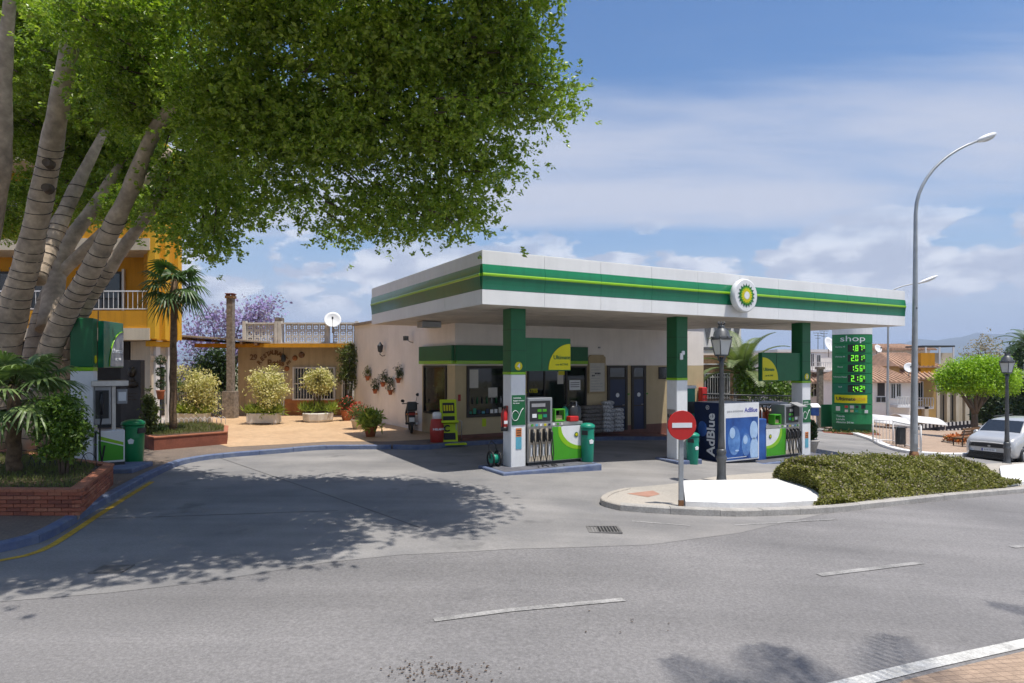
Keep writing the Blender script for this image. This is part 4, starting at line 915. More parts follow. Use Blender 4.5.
ob = text('AdBlue', .46, 'white_ink', t, (-.006, .52, hA * .47), rz=math.radians(-90), bold=.012, rot=math.radians(90), depth=.002)
MB().ball((-.002, .9, hA * .55), (.004, .22, .25)).build('droplet_print', 'poster_blue', t)

# back pump, seen between middle pillar and the sunlit wall
t = thing('rear_pump', 'green topped rear pump behind the middle pillar', 'fuel pump', SO(su(690, 2.4), 2.4, zg(5.4) + .02), TH)
MB().bx(-.3, .25, 0, .5, 0, 1.0).build('cabinet', 'white_plastic', t, bev=.01); MB().bx(-.3, .25, 0, .5, 1.0, 2.15).build('head', 'teal_plastic', t, bev=.02); MB().bx(-.33, .28, -.03, .53, 2.15, 2.25).build('cap', 'white_plastic', t, bev=.02)
MB().tube([(.1, -.02, 1.2), (.22, -.1, .9), (.2, -.12, .5), (.1, -.02, .3)], .02, 6).build('hose', 'black_rubber', t); MB().bx(-.1, .2, -.02, 0, 1.3, 1.7).build('screen_panel', 'black_plastic', t)
# blue washer-fluid drum and canopy-sheltered box next to the far pump
t = MB().bx(-.22, .22, -.2, .2, 0, 1.45).build('blue_cabinet', 'poster_blue', None, bev=.03, loc=SO(su(761, .6), .75, zg(8.7) - .03), rz=TH); tag(t, 'narrow dark blue cabinet squeezed between tank and far pump', 'cabinet')
t = thing('terminal', 'grey hooded payment terminal on the far pillar', 'terminal', SO(su(796.5, .5), .50, i3 + .12), TH)
MB().bx(-.14, .14, -.02, .12, 1.25, 1.6).build('screen_box', 'black_plastic', t, bev=.02); MB().add([(-.2, -.25, 1.58), (.2, -.25, 1.58), (.2, .12, 1.70), (-.2, .12, 1.70), (-.2, -.25, 1.61), (.2, -.25, 1.61), (.2, .12, 1.73), (-.2, .12, 1.73)], [(0, 3, 2, 1), (4, 5, 6, 7), (0, 1, 5, 4), (1, 2, 6, 5), (2, 3, 7, 6), (3, 0, 4, 7)]).build('hood', 'grey_plastic', t)
# gas bottle cage, railing
def cage(u0, u1, v, label):
    z = zg(S((u0 + u1) / 2, v).x); t = thing('gas_cage', label, 'cage', SO(u0, v, z), TH)
    w = u1 - u0; n = int(w / .14)
    for k in range(n + 1): MB().tube([(w * k / n, 0, .1), (w * k / n, 0, 1.75)], .012, 4).build('bar', 'metal_dark', t)
    MB().bx(0, w, -.02, .02, 1.75, 1.8).bx(0, w, -.02, .02, .06, .1).bx(0, w, -.02, .02, .9, .94).build('rail', 'metal_dark', t); MB().bx(-.03, w + .03, -.05, .8, 1.8, 1.84).build('roof', 'grey_plastic', t)
    for j in range(2):
        for k in range(int(w / .34)):
            g = MB().lathe([(.12, 0), (.145, .04), (.145, .42), (.11, .52), (.05, .56), (.05, .62)], 14).build('gas_bottle', 'gas_orange', None, loc=SO(u0 + .19 + k * .34, v + .25, z + .1 + j * .82), rz=TH)
            tag(g, 'orange gas bottle, %s of the %s row in the cage' % (('first', 'second', 'third', 'fourth', 'fifth', 'sixth')[min(k, 5)], ('lower', 'upper')[j]), 'gas bottle', 'gas bottles in the cage')
        MB().bx(.02, w - .02, .06, .6, .07 + j * .82, .09 + j * .82).build('shelf', 'metal_dark', t)
cage(su(757, 3.0), su(787, 3.0), 3.0, 'black barred cage of orange gas bottles behind the far pump')
z = zg(S(13, 3).x); t = thing('cardboard_box', 'brown cardboard carton on the shelf behind the far pump', 'box', SO(su(781, 1.6), 1.6, z + .95), TH)
MB().bx(-.35, .35, -.25, .25, 0, .62).build('carton', 'notice_frame', t, bev=.01); MB().bx(-.05, .05, -.253, .253, 0, .623).build('tape', 'notice_paper', t)
o = MB().bx(-.45, .45, -.3, .3, 0, .95).build('low_cabinet', 'metal_dark', None, bev=.02, loc=SO(su(781, 1.6), 1.6, z), rz=TH); tag(o, 'dark low cabinet under the brown carton', 'cabinet')
t = thing('plant_pot', 'round grey plant pot with clipped green shrub right of the far pillar', 'plant pot', SO(su(813.5, 1.2), 1.35, zg(10.3) - .0), 0)
MB().lathe([(.16, 0), (.3, .5), (.33, .52), (.33, .58), (.28, .58)], 20).build('pot', 'grey_kerb', t)
leaves('shrub', in_lobes([(0, 0, .92, .24, .24, .38)], 1500, shell=.7), .09, 'dark_leaf', t, .5)

# ================================================================== left side: planters, palms, ochre building, cafe
def brick_wall(parent, A, B, z0, courses, m_mix=('brick_red', 'brick_dark', 'brick_pale')):
    A, B = Vector(A), Vector(B); d = B - A; Ln = d.length; rz = math.atan2(d.y, d.x); bl, bh = .235, .068
    mes = []
    for ln in (bl - .012, bl / 2 - .012):
        mb = MB().bx(0, ln, -.02, .09, 0, bh - .012); row = []
        for m in m_mix: me = mb.mesh('brick'); me.materials.append(MATS[m]); row.append(me)
        mes.append(row)
    for c in range(courses):
        x = -bl / 2 if c % 2 else 0.0
        while x < Ln - .03:
            a = max(0, x); full = (x >= 0 and x + bl <= Ln + .02)
            p = A + d.normalized() * (a + .006); k = random.choices((0, 1, 2), (6, 3, 2))[0]
            o = link('brick', mes[0 if full else 1][k], parent, loc=(p.x, p.y, z0 + c * bh), rz=rz + random.uniform(-.006, .006)); x += bl
PA, PB = gp(78.5, 515.6, .13), gp(112.5, 484.5, .13); PL = Vector((-13.2, PA.y + .05, .13)); PC = Vector((PB.x - 4.2, PB.y + 2.4, .13))
t = thing('brick_planter', 'long red brick planter with grass under the big tree', 'planter', (0, 0, 0))
inn = Vector((-.1, .1, 0))
MB().prism([(PL.x, PL.y + .03), (PA.x - .03, PA.y + .03), (PB.x - .03, PB.y - .0), (PC.x, PC.y), (PL.x - 2, PC.y)], .05, .53).build('core', 'mortar', t)
brick_wall(t, PL.to_2d(), PA.to_2d(), .135, 6); brick_wall(t, PA.to_2d(), PB.to_2d(), .135, 6)
brick_wall(t, PB.to_2d(), PC.to_2d(), .135, 6)
def coping(parent, A, B, z, w=.16, step=.4):
    A, B = Vector(A), Vector(B); d = (B - A); n = max(1, round(d.length / step)); rz = math.atan2(d.y, d.x)
    me = MB().bx(.004, d.length / n - .004, -.035, w, 0, .045).mesh('coping_brick'); me.materials.append(MATS['brick_pale'])
    for k in range(n): p = A + d * k / n; link('coping_brick', me, parent, loc=(p.x, p.y, z), rz=rz)
coping(t, PL.to_2d(), PA.to_2d(), .535); coping(t, PA.to_2d(), PB.to_2d(), .537); coping(t, PB.to_2d(), PC.to_2d(), .535)
MB().prism([(PL.x, PL.y + .17), (PA.x - .17, PA.y + .17), (PB.x - .22, PB.y - .1), (PC.x, PC.y - .1), (PL.x - 2, PC.y - .1)], .50, .545).build('soil', 'soil', t)
def grass(parent, poly, z, n, h=.07, m='grass', dens=None):
    P = np.array(poly); lo, hi = P.min(0), P.max(0); pts = []
    bl = len(poly)
    while len(pts) < n:
        q = RNG.uniform(lo, hi, (n, 2)); ins = np.zeros(len(q), bool); j = bl - 1
        for i in range(bl):
            xi, yi, xj, yj = *P[i], *P[j]; c = ((yi > q[:, 1]) != (yj > q[:, 1])) & (q[:, 0] < (xj - xi) * (q[:, 1] - yi) / (yj - yi + 1e-12) + xi); ins ^= c; j = i
        pts.extend(q[ins].tolist())
    pts = np.array(pts[:n]); P3 = np.c_[pts, np.full(n, z)]
    o = leaves('grass', P3, h, m, parent, .12, up=0, axis=np.array([0, 0, 1.6])); return stuff(o)
grass(t, [(PL.x + 1, PL.y + .2), (PA.x - .2, PA.y + .2), (PB.x - .25, PB.y - .15), (PC.x + 1, PC.y - .3), (PL.x + 1, PC.y - .4)], .545, 9000, .085)
# hoop edging in front of the left pump
p0 = PB + Vector((-.55, -.25, 0)); t = thing('hoop_edging', 'low black wire hoop edging at the foot of the left pump', 'edging', (p0.x - 1.0, p0.y - .15, .545), .15)
for k in range(7): MB().tube([(k * .2 - .16 + .16 * (1 - math.cos(q)), 0, .30 * math.sin(q) + (0 if 0 < q < math.pi else -.02)) for q in np.linspace(0, math.pi, 12)], .008, 5).build('hoop', 'metal_dark', t)

# second planter, rendered brick-red, with palm
Q = [gp(*p, .13) for p in ((143, 446), (148, 449.5), (154, 450.5), (227, 444), (228, 437), (200, 432.5), (140, 437))]
t = thing('low_planter', 'low brick red planter with curved end holding the slender palm', 'planter', (0, 0, 0))
pol = [(p.x, p.y) for p in Q]; MB().prism(pol, .05, .50).build('wall', 'brick_dark', t)
cx, cy = np.mean([p[0] for p in pol]), np.mean([p[1] for p in pol]); ins = [(cx + (x - cx) * .93, cy + (y - cy) * .9) for x, y in pol]
MB().prism([(cx + (x - cx) * 1.012, cy + (y - cy) * 1.012) for x, y in pol], .50, .535).build('coping', 'brick_pale', t)
MB().prism(ins, .50, .545).build('soil', 'soil', t); grass(t, ins, .545, 5000, .10)
t = thing('hoop_fence', 'row of tiny white wire hoops along the low planter edge', 'edging', (0, 0, 0))
a, b = gp(160, 437, .13), gp(226, 434.5, .13)
for k in range(14):
    p = a.lerp(b, k / 14); q = a.lerp(b, (k + .9) / 14); MB().tube([(p.x, p.y, .53), (p.x, p.y, .72), ((p.x + q.x) / 2, p.y, .80), (q.x, q.y, .72), (q.x, q.y, .53)], .01, 4).build('hoop', 'white_paint', t)

# ------------------------------------------------------------------ left pump with green topped pillar
LPc = gp(84, 471, .13); zp = .13; ds = LPc.y
t = thing('sign_pillar', 'green topped white pillar with side board at the left pump', 'pillar', (xat(93, ds), ds + .0, zp), math.radians(20))
k_ = ds / F
hz0 = zat(371, ds) - zp; hz1 = zat(318, ds) - zp; wp = 19.5 * k_
MB().bx(-wp, 0, 0, .42, 0, hz0).build('white_shaft', 'white_plastic', t, bev=.02); MB().bx(-wp - .005, .005, -.005, .425, hz0, hz0 + .09).build('lime_band', 'cladding_lime', t, bev=.01)
MB().bx(-wp - .003, .003, -.003, .423, hz0 + .09, hz1).build('green_shaft', 'dark_green', t, bev=.02)
MB().lathe([(.10, 0), (.10, .012)], 20, T=Matrix.Translation((.004, .2, hz0 + .28)) @ Matrix.Rotation(math.radians(90), 4, 'Y')).build('number_badge', 'yellow', t)
# board standing out to the right, seen edge-on
z0, z1 = hz0 + .08, zat(321.5, ds + .6) - zp
T = Matrix.Translation((.16, .30, 0)) @ Matrix.Rotation(math.radians(78), 4, 'Z')
wb = 1.05
bd = MB().bx(0, wb, 0, .14, z0, z1, T).build('board', 'cladding_teal', t, bev=.01)
h = z1 - z0; arc = [(wb - .02 - .72 * wb * math.cos(q), z0 + .03 + h * .78 * math.sin(q)) for q in np.linspace(0, math.pi / 2, 12)] + [(wb - .02, z0 + .03)]
MB().slab(arc, -.010, -.003, T).build('quarter_disc', 'grey_plastic', bd)
MB().tube([T @ Vector((x, -.012, z)) for x, z in arc[:-1]], .014, 5).build('disc_edge', 'cladding_lime', bd)
tx = text('Ultimate', .17, 'white_ink', bd, T @ Vector((wb * .66, -.014, z0 + .42)), rz=math.radians(78)); text('ACTIVE', .1, 'white_ink', bd, T @ Vector((wb * .7, -.014, z0 + .2)), rz=math.radians(78))
# second green sign behind
d2 = ds + 2.2; t = thing('green_sign', 'small green sign with white print left of the left pump pillar', 'sign', (xat(61, d2), d2, .13), 0)
MB().bx(0, .34, 0, .08, 2.2, zat(362, d2) - .13).build('panel', 'bright_green', t, bev=.01); MB().bx(-.01, .35, -.005, .09, zat(362, d2) - .13, zat(362, d2) - .08).build('cap', 'white_plastic', t); MB().bx(.12, .2, .02, .06, 0, 2.2).build('post', 'metal_grey', t)
for i in range(3): MB().bx(.12, .3, -.006, 0, 2.35 + .25 * i, 2.42 + .25 * i).build('print_line', 'white_ink', t)
# pump
dp = ds + .35; t = thing('fuel_pump', 'grey fuel pump with white cabinet beside the green bin', 'fuel pump', (xat(111, dp), dp, .24), math.radians(35), 'fuel pumps on the left island')
kp_ = dp / F
def H(py): return zat(py, dp) - .24
MB().bx(-.30, .28, -.22, .3, 0, .07).build('base', 'metal_dark', t); MB().bx(-.30, .28, -.2, .3, .07, H(430)).build('cabinet', 'white_plastic', t, bev=.015)
MB().slab([(-.27, .12), (.25, .12), (.25, .45), (-.27, .62)], -.208, -.2).build('green_print', 'bright_green', t); MB().slab([(-.27, .65), (.25, .48), (.25, .55), (-.27, .74)], -.207, -.2).build('lime_print', 'cladding_lime', t)
MB().bx(.02, .1, .0, .14, H(430), H(386)).build('mast', 'steel', t); MB().bx(-.36, .0, -.1, .3, H(424), H(385)).build('head', 'metal_grey', t, bev=.02)
MB().bx(-.365, -.36, -.02, .2, H(420), H(390)).build('screen_panel', 'black_plastic', t)
MB().bx(-.33, -.05, -.11, -.1, H(418), H(390)).build('nozzle_bay', 'black_plastic', t); MB().tube([(-.2, -.15, H(392)), (-.2, -.19, H(402)), (-.2, -.15, H(414))], [.03, .045, .025], 8).build('nozzle', 'black_plastic', t)
MB().bx(-.42, .36, -.22, .32, H(386), H(380.5)).build('roof', 'steel', t, bev=.01)
MB().bx(.12, .34, -.14, .1, H(404), H(389)).build('display', 'grey_plastic', t, bev=.02); MB().bx(.15, .31, -.146, -.14, H(401), H(392)).build('screen', 'white_plastic', t)
MB().tube([(-.2, -.16, H(416)), (-.24, -.22, .9), (-.24, -.26, .4), (-.2, -.24, .1), (-.14, -.22, .5)], .02, 6).build('hose', 'black_rubber', t)
ti = thing('pump_island', 'small blue edged island under the left pump beside the bin', 'island', (xat(118, ds), ds - .1, .13), math.radians(8)); MB().bx(-.9, .5, -.3, .9, -.05, .11).build('plinth', 'blue_kerb', ti, bev=.03)
b_ = gp(133.5, 464.5, .13); bin_((b_.x, b_.y, .135), 1.16, .26, 'green_plastic', 'large green bin beside the left pump on the pavement', .3)
# memorial stone with portrait relief
m0 = gp(130, 441, .13); dm = 20.5; t = thing('memorial_stone', 'tall dark stone slab with bronze portrait relief behind the green bin', 'memorial', (xat(120.5, dm), dm, .13), 0)
wm, hm = xat(140.5, dm) - xat(120.5, dm), zat(360, dm) - .13
MB().bx(0, wm, 0, .25, 0, hm).build('slab', 'plaque_stone', t, bev=.015)
q = wm * .58; zc_ = zat(374, dm) - .13
MB().ball((q, -.02, zc_ + .05), (.12, .10, .17)).ball((q, -.10, zc_ + .03), (.022, .045, .045)).ball((q - .045, -.095, zc_ + .07), (.028, .02, .012)).ball((q + .045, -.095, zc_ + .07), (.028, .02, .012)).ball((q, -.095, zc_ - .045), (.045, .02, .012)).ball((q, .0, zc_ + .13), (.125, .09, .11)).ball((q, .0, zc_ - .2), (.09, .07, .12)).ball((q, .0, zc_ - .33), (.22, .08, .12)).build('portrait_relief', 'bronze', t)
for i in range(3): MB().bx(.12, wm - .12 - .1 * (i % 2), -.008, .0, zat(394 + 3 * i, dm) - .13, zat(393 + 3 * i, dm) - .13).build('inscription', 'bronze', t)
# shrub beside the stone
def shrub(px, py, d, wpx, hpx, m, label, name='shrub', n=3500, size=.09, stem=True, group=None, lobes=None, z=None, cat='shrub', aspect=.5):
    zb = zg(xat(px, d)) + .13 if z is None else z; x = xat(px, d); kx = d / F; topz = zat(py, d) - zb
    t = thing(name, label, cat, (x, d, zb), 0, group)
    rx, rz_ = wpx * kx / 2, hpx * kx / 2; c = topz - rz_
    rj = random.Random(int(px * 7 + py)); J = lambda a: rj.uniform(-a, a)
    lb = lobes or [(rx * J(.75), rx * J(.6), c + rz_ * J(.8), rx * rj.uniform(.22, .42), rx * rj.uniform(.22, .42), rz_ * rj.uniform(.16, .34)) for _ in range(9)] + [(0, 0, c, rx * .62, rx * .6, rz_ * .66), (-.35 * rx, .1, c + .2 * rz_, rx * .5, rx * .5, rz_ * .55), (.4 * rx, -.1, c - .1 * rz_, rx * .58, rx * .6, rz_ * .7), (.1 * rx, 0, c + .4 * rz_, rx * .55, rx * .5, rz_ * .55), (.2 * rx, -.2 * rx, c - .45 * rz_, rx * .6, rx * .5, rz_ * .5)]
    cl = in_lobes(lb, max(20, n // 22), shell=.35); leaves('foliage', clump_points(cl, 22, rx * .13), size, m, t, aspect)
    if stem:
        mb = MB()
        for k in range(5):
            a = k * 1.26; mb.tube([(0.04 * math.cos(a), .04 * math.sin(a), -.08), (rx * .2 * math.cos(a), rx * .2 * math.sin(a), c * .5), (rx * .55 * math.cos(a), rx * .5 * math.sin(a), c + rz_ * .3)], [.035, .025, .01], 6)
        mb.build('stem', 'bark_dark', t)
    return t
shrub(149, 388, 20.0, 18, 50, 'olive_leaf', 'narrow climbing shrub between memorial stone and slender palm', n=2600, size=.10, z=.5)
shrub(64, 392, 12.4, 50, 68, 'shrub_leaf', 'round glossy shrub in the brick planter in front of the white pillar', n=6500, size=.085, z=.54)
shrub(158, 425, 20.6, 20, 14, 'dark_leaf', 'low dark bush at the curved end of the low planter', n=900, size=.08, z=.5, stem=False)

# palms with fan leaves
def fan_leaf(base, d_out, L_pet, R, nb, droop, mb_leaf, mb_pet, rng):
    """one fan leaf: stalk from base along d_out, then a fan of narrow blades with hanging tips"""
    b = Vector(base); d = Vector(d_out).normalized(); mid = b + d * L_pet * .5 + Vector((0, 0, .04)); e = b + d * L_pet + Vector((0, 0, -droop * .25))
    mb_pet.tube([b, mid, e], [.018, .014, .010], 5)
    side = d.cross(Vector((0, 0, 1))); side = side.normalized() if side.length > .05 else Vector((1, 0, 0)); upn = side.cross(d).normalized()
    for i in range(nb):
        a = (i / (nb - 1) - .5) * math.radians(250); r = R * (1 - .22 * abs(a) / 2.2) * rng.uniform(.9, 1.06)
        dr = (d * math.cos(a) + side * math.sin(a)).normalized(); w = .030 * R / .6
        pe = dr.cross(upn).normalized()
        pts = []
        for q in (0, .5, .8, 1.0):
            p = e + dr * r * q + Vector((0, 0, -droop * (q ** 2.2) * r * .75)) + upn * .10 * r * (1 - abs(math.cos(a))) * q; pts.append(p)
        ws = (.35, 1.0, .55, .06)
        vs = []; 
        for p, ww in zip(pts, ws): vs += [p - pe * w * ww, p + upn * w * .4 * ww, p + pe * w * ww]
        fs = []
        for q in range(3): fs += [(q * 3, q * 3 + 1, q * 3 + 4, q * 3 + 3), (q * 3 + 1, q * 3 + 2, q * 3 + 5, q * 3 + 4)]
        mb_leaf.add(vs, fs)
def fan_palm(label, px, d, zb, zc, nl, R, m, trunk_r, seed, lean=0.0, pet=.55, dead=True, spread=(-.6, 1.15)):
    rng = random.Random(seed); x = xat(px, d); t = thing('fan_palm', label, 'palm', (x, d, zb)); h = zc - zb
    mb = MB(); n = 14
    mb.tube([(lean * (q / n) ** 2 + .012 * math.sin(q * 2.2), .01 * math.cos(q * 1.7), h * q / n - (.05 if q == 0 else 0)) for q in range(n + 1)], [trunk_r * (1.1 - .25 * q / n + (.08 if q % 2 else 0)) for q in range(n + 1)], 12); mb.build('trunk', 'palm_trunk', t)
    for k in range(nl):
        a = k * 2.39996; el = spread[0] + (spread[1] - spread[0]) * ((k + .5) / nl); lf, pt = MB(), MB()
        dv = (math.cos(a) * math.cos(el), math.sin(a) * math.cos(el), math.sin(el))
        fan_leaf((lean, 0, h), dv, pet * rng.uniform(.85, 1.15), R * rng.uniform(.85, 1.1), 19, .75 if el > .2 else 1.0, lf, pt, rng)
        o = lf.build('frond', m, t); pt.build('stalk', 'olive_leaf', o)
    if dead:
        for k in range(7):
            a = k * 0.9; lf, pt = MB(), MB(); fan_leaf((lean, 0, h - .1), (math.cos(a) * .45, math.sin(a) * .45, -1), .4, R * .7, 11, .6, lf, pt, rng); o = lf.build('dry_frond', 'dry_frond', t); pt.build('stalk', 'dry_frond', o)
    return t
fan_palm('slender palm with drooping dark fan leaves in the low planter', 173, 20.8, .52, zat(279, 20.8), 17, .74, 'palm_leaf', .105, 3, .05, .62, True, (-.7, 1.0))
fan_palm('broad pale fan palm at the left edge in front of the trunks', 14, 12.8, .54, zat(385, 12.8), 26, .74, 'fanpalm_leaf', .12, 5, .0, .75, False, (-.5, 1.25))

# ------------------------------------------------------------------ ochre building with balcony
D0 = 25.0; xR = xat(152, D0); t = thing('ochre_building', 'ochre yellow apartment building with balconies behind the big tree', 'building', (xR, D0, .13), math.radians(0))
hO = 11.5; k2 = D0 / F
zb0, zb1, zr = zat(340, D0) - .13, zat(328, D0) - .13, zat(310, D0) - .13
MB().prism([(-14, 1.6), (-.9, 1.6), (-4.6, 9), (-14, 9)], 0, hO).build('main_wall', 'ochre_render', t)
# side block with pilasters catching the sun
dd = 26.8; xs = xat(178, dd) - xR
MB().prism([(-.9, 1.0), (-.02, .02), (xs, dd - D0), (xs - 3.0, dd - D0 + 5)], zb0, hO).build('corner_block', 'ochre_render', t)
for q in (0.04, .42, .92):
    p = Vector((-.02, .02)).lerp(Vector((xs, dd - D0)), q); MB().box((p.x + .02, p.y, (zb0 + hO) / 2), (.28, .30, hO - zb0 - .1), math.atan2(dd - D0, xs)).build('pilaster', 'ochre_trim', t)
for zf in (zb0, zb0 + 3.5, zb0 + 7.0):
    MB().prism([(-10, -.1), (-.05, -.1), (-.05, 1.6), (-10, 1.6)], zf, zf + .46).build('balcony_slab', 'cream_render', t)
    MB().prism([(-10, -.02), (-.1, -.02), (-.1, .14), (-10, .14)], zf + .46, zf + 1.15).build('parapet', 'ochre_render', t)
    for x in np.arange(-8.4, -.2, 2.1): MB().bx(x, x + .03, -.03, .0, zf + .48, zf + 1.13).build('joint', 'dark_gap', t)
    r = MB().bx(-10, -.1, .03, .07, zf + 1.15 + .74, zf + 1.15 + .79).bx(-10, -.1, .03, .07, zf + 1.2, zf + 1.24).build('railing', 'white_paint', t)
    for x in np.arange(-8.0, -.12, .19): MB().tube([(x, .05, zf + 1.24), (x, .05, zf + 1.89)], .013, 5, cap=False).build('railing_bar', 'white_paint', r)
    for x0, x1 in ((-3.6, -2.1), (-7.2, -5.2)):
        f = MB().bx(x0, x1, 1.52, 1.6, zf + .46, zf + 2.9).build('balcony_door', 'frame_dark', t); MB().bx(x0 + .08, (x0 + x1) / 2 - .04, 1.49, 1.52, zf + .52, zf + 2.8).build('pane', 'window_dark', f); MB().bx((x0 + x1) / 2 + .04, x1 - .08, 1.49, 1.52, zf + .52, zf + 2.8).build('pane', 'window_dark', f)
        MB().bx(x0 - .1, x0, 1.5, 1.6, zf + .46, zf + 3.0).bx(x1, x1 + .1, 1.5, 1.6, zf + .46, zf + 3.0).build('door_surround', 'white_paint', f)
# ground floor: pale shopfront with columns
zt2 = zb0 - .02
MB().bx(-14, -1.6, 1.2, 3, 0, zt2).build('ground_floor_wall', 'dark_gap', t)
MB().prism([(-1.55, 1.2), (-.35, .5), (xs - .25, dd - D0 - .1), (xs - 2.2, dd - D0 + 3)], 0, zt2).build('shopfront', 'cream_render', t)
pA, pB_ = Vector((-.35, .5)), Vector((xs - .25, dd - D0 - .1)); ang = math.atan2((pB_ - pA).y, (pB_ - pA).x); ll = (pB_ - pA).length
TS = Matrix.Translation((pA.x, pA.y, 0)) @ Matrix.Rotation(ang, 4, 'Z')
for a, b, m in ((.18, .42, 'white_paint'), (.9, 1.1, 'white_paint'), (ll - .25, ll - .02, 'cream_render')): MB().bx(a, b, -.12, 0, 0, zt2, TS).build('column', m, t)
f = MB().bx(.48, .84, -.03, 0, .1, 2.6, TS).build('shop_door', 'white_paint', t); MB().bx(.53, .79, -.045, -.03, .5, 2.5, TS).build('pane', 'window_dark', f)
f = MB().bx(1.16, ll - .3, -.03, 0, .9, 2.7, TS).build('shop_window', 'frame_dark', t); MB().bx(1.2, ll - .34, -.045, -.03, .95, 2.65, TS).build('pane', 'window_dark', f)
MB().bx(-.05, ll, -.06, 0, 2.75, 2.95, TS).build('lintel', 'cream_render', t); MB().bx(-.2, ll + .05, -.15, .05, zt2 - .22, zt2 - .0, TS).build('ochre_beam', 'ochre_trim', t)
MB().bx(.1, .4, -.28, -.12, zt2 - .02, zt2 + .2, TS).build('wall_lamp', 'white_plastic', t, bev=.05)
pp_ = gp(164, 432, .13)
t = thing('hanging_topiary', 'slim topiary of dark balls in a clay pot on the pale shopfront', 'plant', (xat(160.5, 24.6), 24.6, .13))
MB().lathe([(.10, 1.25), (.15, 1.55), (.17, 1.6), (.15, 1.6)], 14).build('pot', 'terracotta', t); MB().tube([(0, 0, 0), (0, 0, 1.27)], .03, 8).build('stand', 'metal_dark', t); MB().tube([(0, 0, 1.55), (0, 0, 2.9)], .02, 6).build('stem', 'bark_dark', t)
for z in (1.85, 2.3, 2.75): leaves('leaf_ball', in_lobes([(0, 0, z, .17, .17, .17)], 350, shell=.8), .07, 'dark_leaf', t)

# ------------------------------------------------------------------ cafe
DC = 32.8; kc = DC / F; xa, xb = xat(238, DC), xat(357, DC)
t = thing('cafe', 'ochre walled cafe with pierced white terrace screen and lettering', 'building', (xa, DC, .13)); wC = xb - xa
def CX(px): return xat(px, DC) - xa
def CZ_(py): return zat(py, DC) - .13
MB().bx(0, wC, 0, 7, 0, CZ_(347)).build('wall', 'cafe_render', t)
MB().bx(CX(285), wC, -.04, 0, 0, CZ_(399)).build('tiled_dado', 'cafe_tile', t)
MB().bx(-1.7, wC + .1, -1.0, 7.1, CZ_(347), CZ_(344.8)).build('roof_slab', 'wood_brown', t); MB().bx(-1.7, wC, -1.06, -1.0, CZ_(348), CZ_(344.2)).build('roof_edge', 'ochre_render', t)
# big sheet awning on the left with a slight fall
MB().add([(CX(166), -1.9, CZ_(335.5)), (CX(272), -1.4, CZ_(343.5)), (CX(276), 1.4, CZ_(343)), (CX(166), 1.4, CZ_(336)), (CX(166), -1.9, CZ_(334)), (CX(272), -1.4, CZ_(342)), (CX(276), 1.4, CZ_(341.5)), (CX(166), 1.4, CZ_(334.5))], [(0, 3, 2, 1), (4, 5, 6, 7), (0, 1, 5, 4), (1, 2, 6, 5), (2, 3, 7, 6), (3, 0, 4, 7)]).build('awning', 'roof_sheet', t)
for q in np.linspace(.06, .95, 8): x = CX(166) + (CX(272) - CX(166)) * q; MB().bx(x - .05, x + .05, -1.5, 1.4, CZ_(335.8 + 8 * q) - .14, CZ_(335.8 + 8 * q) - .02).build('beam', 'wood_brown', t)
# terrace screen of pierced blocks between piers
zs0, zs1 = CZ_(344.5), CZ_(323); rows = 3; bs = (zs1 - zs0 - .16) / rows
def block_mesh(s):
    mb = MB(); d = .09; o = s / 2 - .006; r1, r2 = s * .36, s * .27; n = 16
    sq_ = []
    for k in range(n):
        a = 2 * math.pi * k / n; c, s_ = math.cos(a), math.sin(a); mx_ = max(abs(c), abs(s_)); sq_.append((o * c / mx_, o * s_ / mx_))
    for (A, B) in ((sq_, [(r1 * math.cos(2 * math.pi * k / n), r1 * math.sin(2 * math.pi * k / n)) for k in range(n)]),):
        vs = [(x, -d / 2, z) for x, z in A] + [(x, -d / 2, z) for x, z in B] + [(x, d / 2, z) for x, z in A] + [(x, d / 2, z) for x, z in B]
        fs = []
        for k in range(n):
            k2 = (k + 1) % n; fs += [(k, k2, n + k2, n + k), (2 * n + k, 3 * n + k, 3 * n + k2, 2 * n + k2), (n + k, n + k2, 3 * n + k2, 3 * n + k), (k, 2 * n + k, 2 * n + k2, k2)]
        mb.add(vs, fs)
    mb.bx(-r1 * 1.0, r1 * 1.0, -.03, .03, -s * .045, s * .045); mb.bx(-s * .045, s * .045, -.03, .03, s * .045, r1); mb.bx(-s * .045, s * .045, -.03, .03, -r1, -s * .045)
    me = mb.mesh('screen_block'); me.materials.append(MATS['block_white']); return me
bm_ = block_mesh(bs)
sc_ = MB().bx(CX(246), wC + .6, -.42, -.18, zs1 - .08, zs1).bx(CX(246), wC + .6, -.40, -.2, zs0, zs0 + .08).build('terrace_screen', 'block_white', t)
piers = (246, 277.5, 281, 328, 357)
for p in piers: MB().bx(CX(p), CX(p) + .16, -.44, -.16, zs0, zs1 + .06).build('pier', 'block_white', sc_)
for a, b in ((246, 277.5), (284, 328), (331, 362)):
    x0, x1 = CX(a) + .17, CX(b) - .01; nb = int((x1 - x0) / bs)
    for i in range(nb):
        for j in range(rows): link('screen_block', bm_, sc_, loc=(x0 + (x1 - x0) * (i + .5) / nb, -.3, zs0 + .08 + bs * (j + .5)))
MB().bx(CX(271), CX(278), .5, .9, zs0, zs1 + .32).build('roof_box', 'stone_column', t)
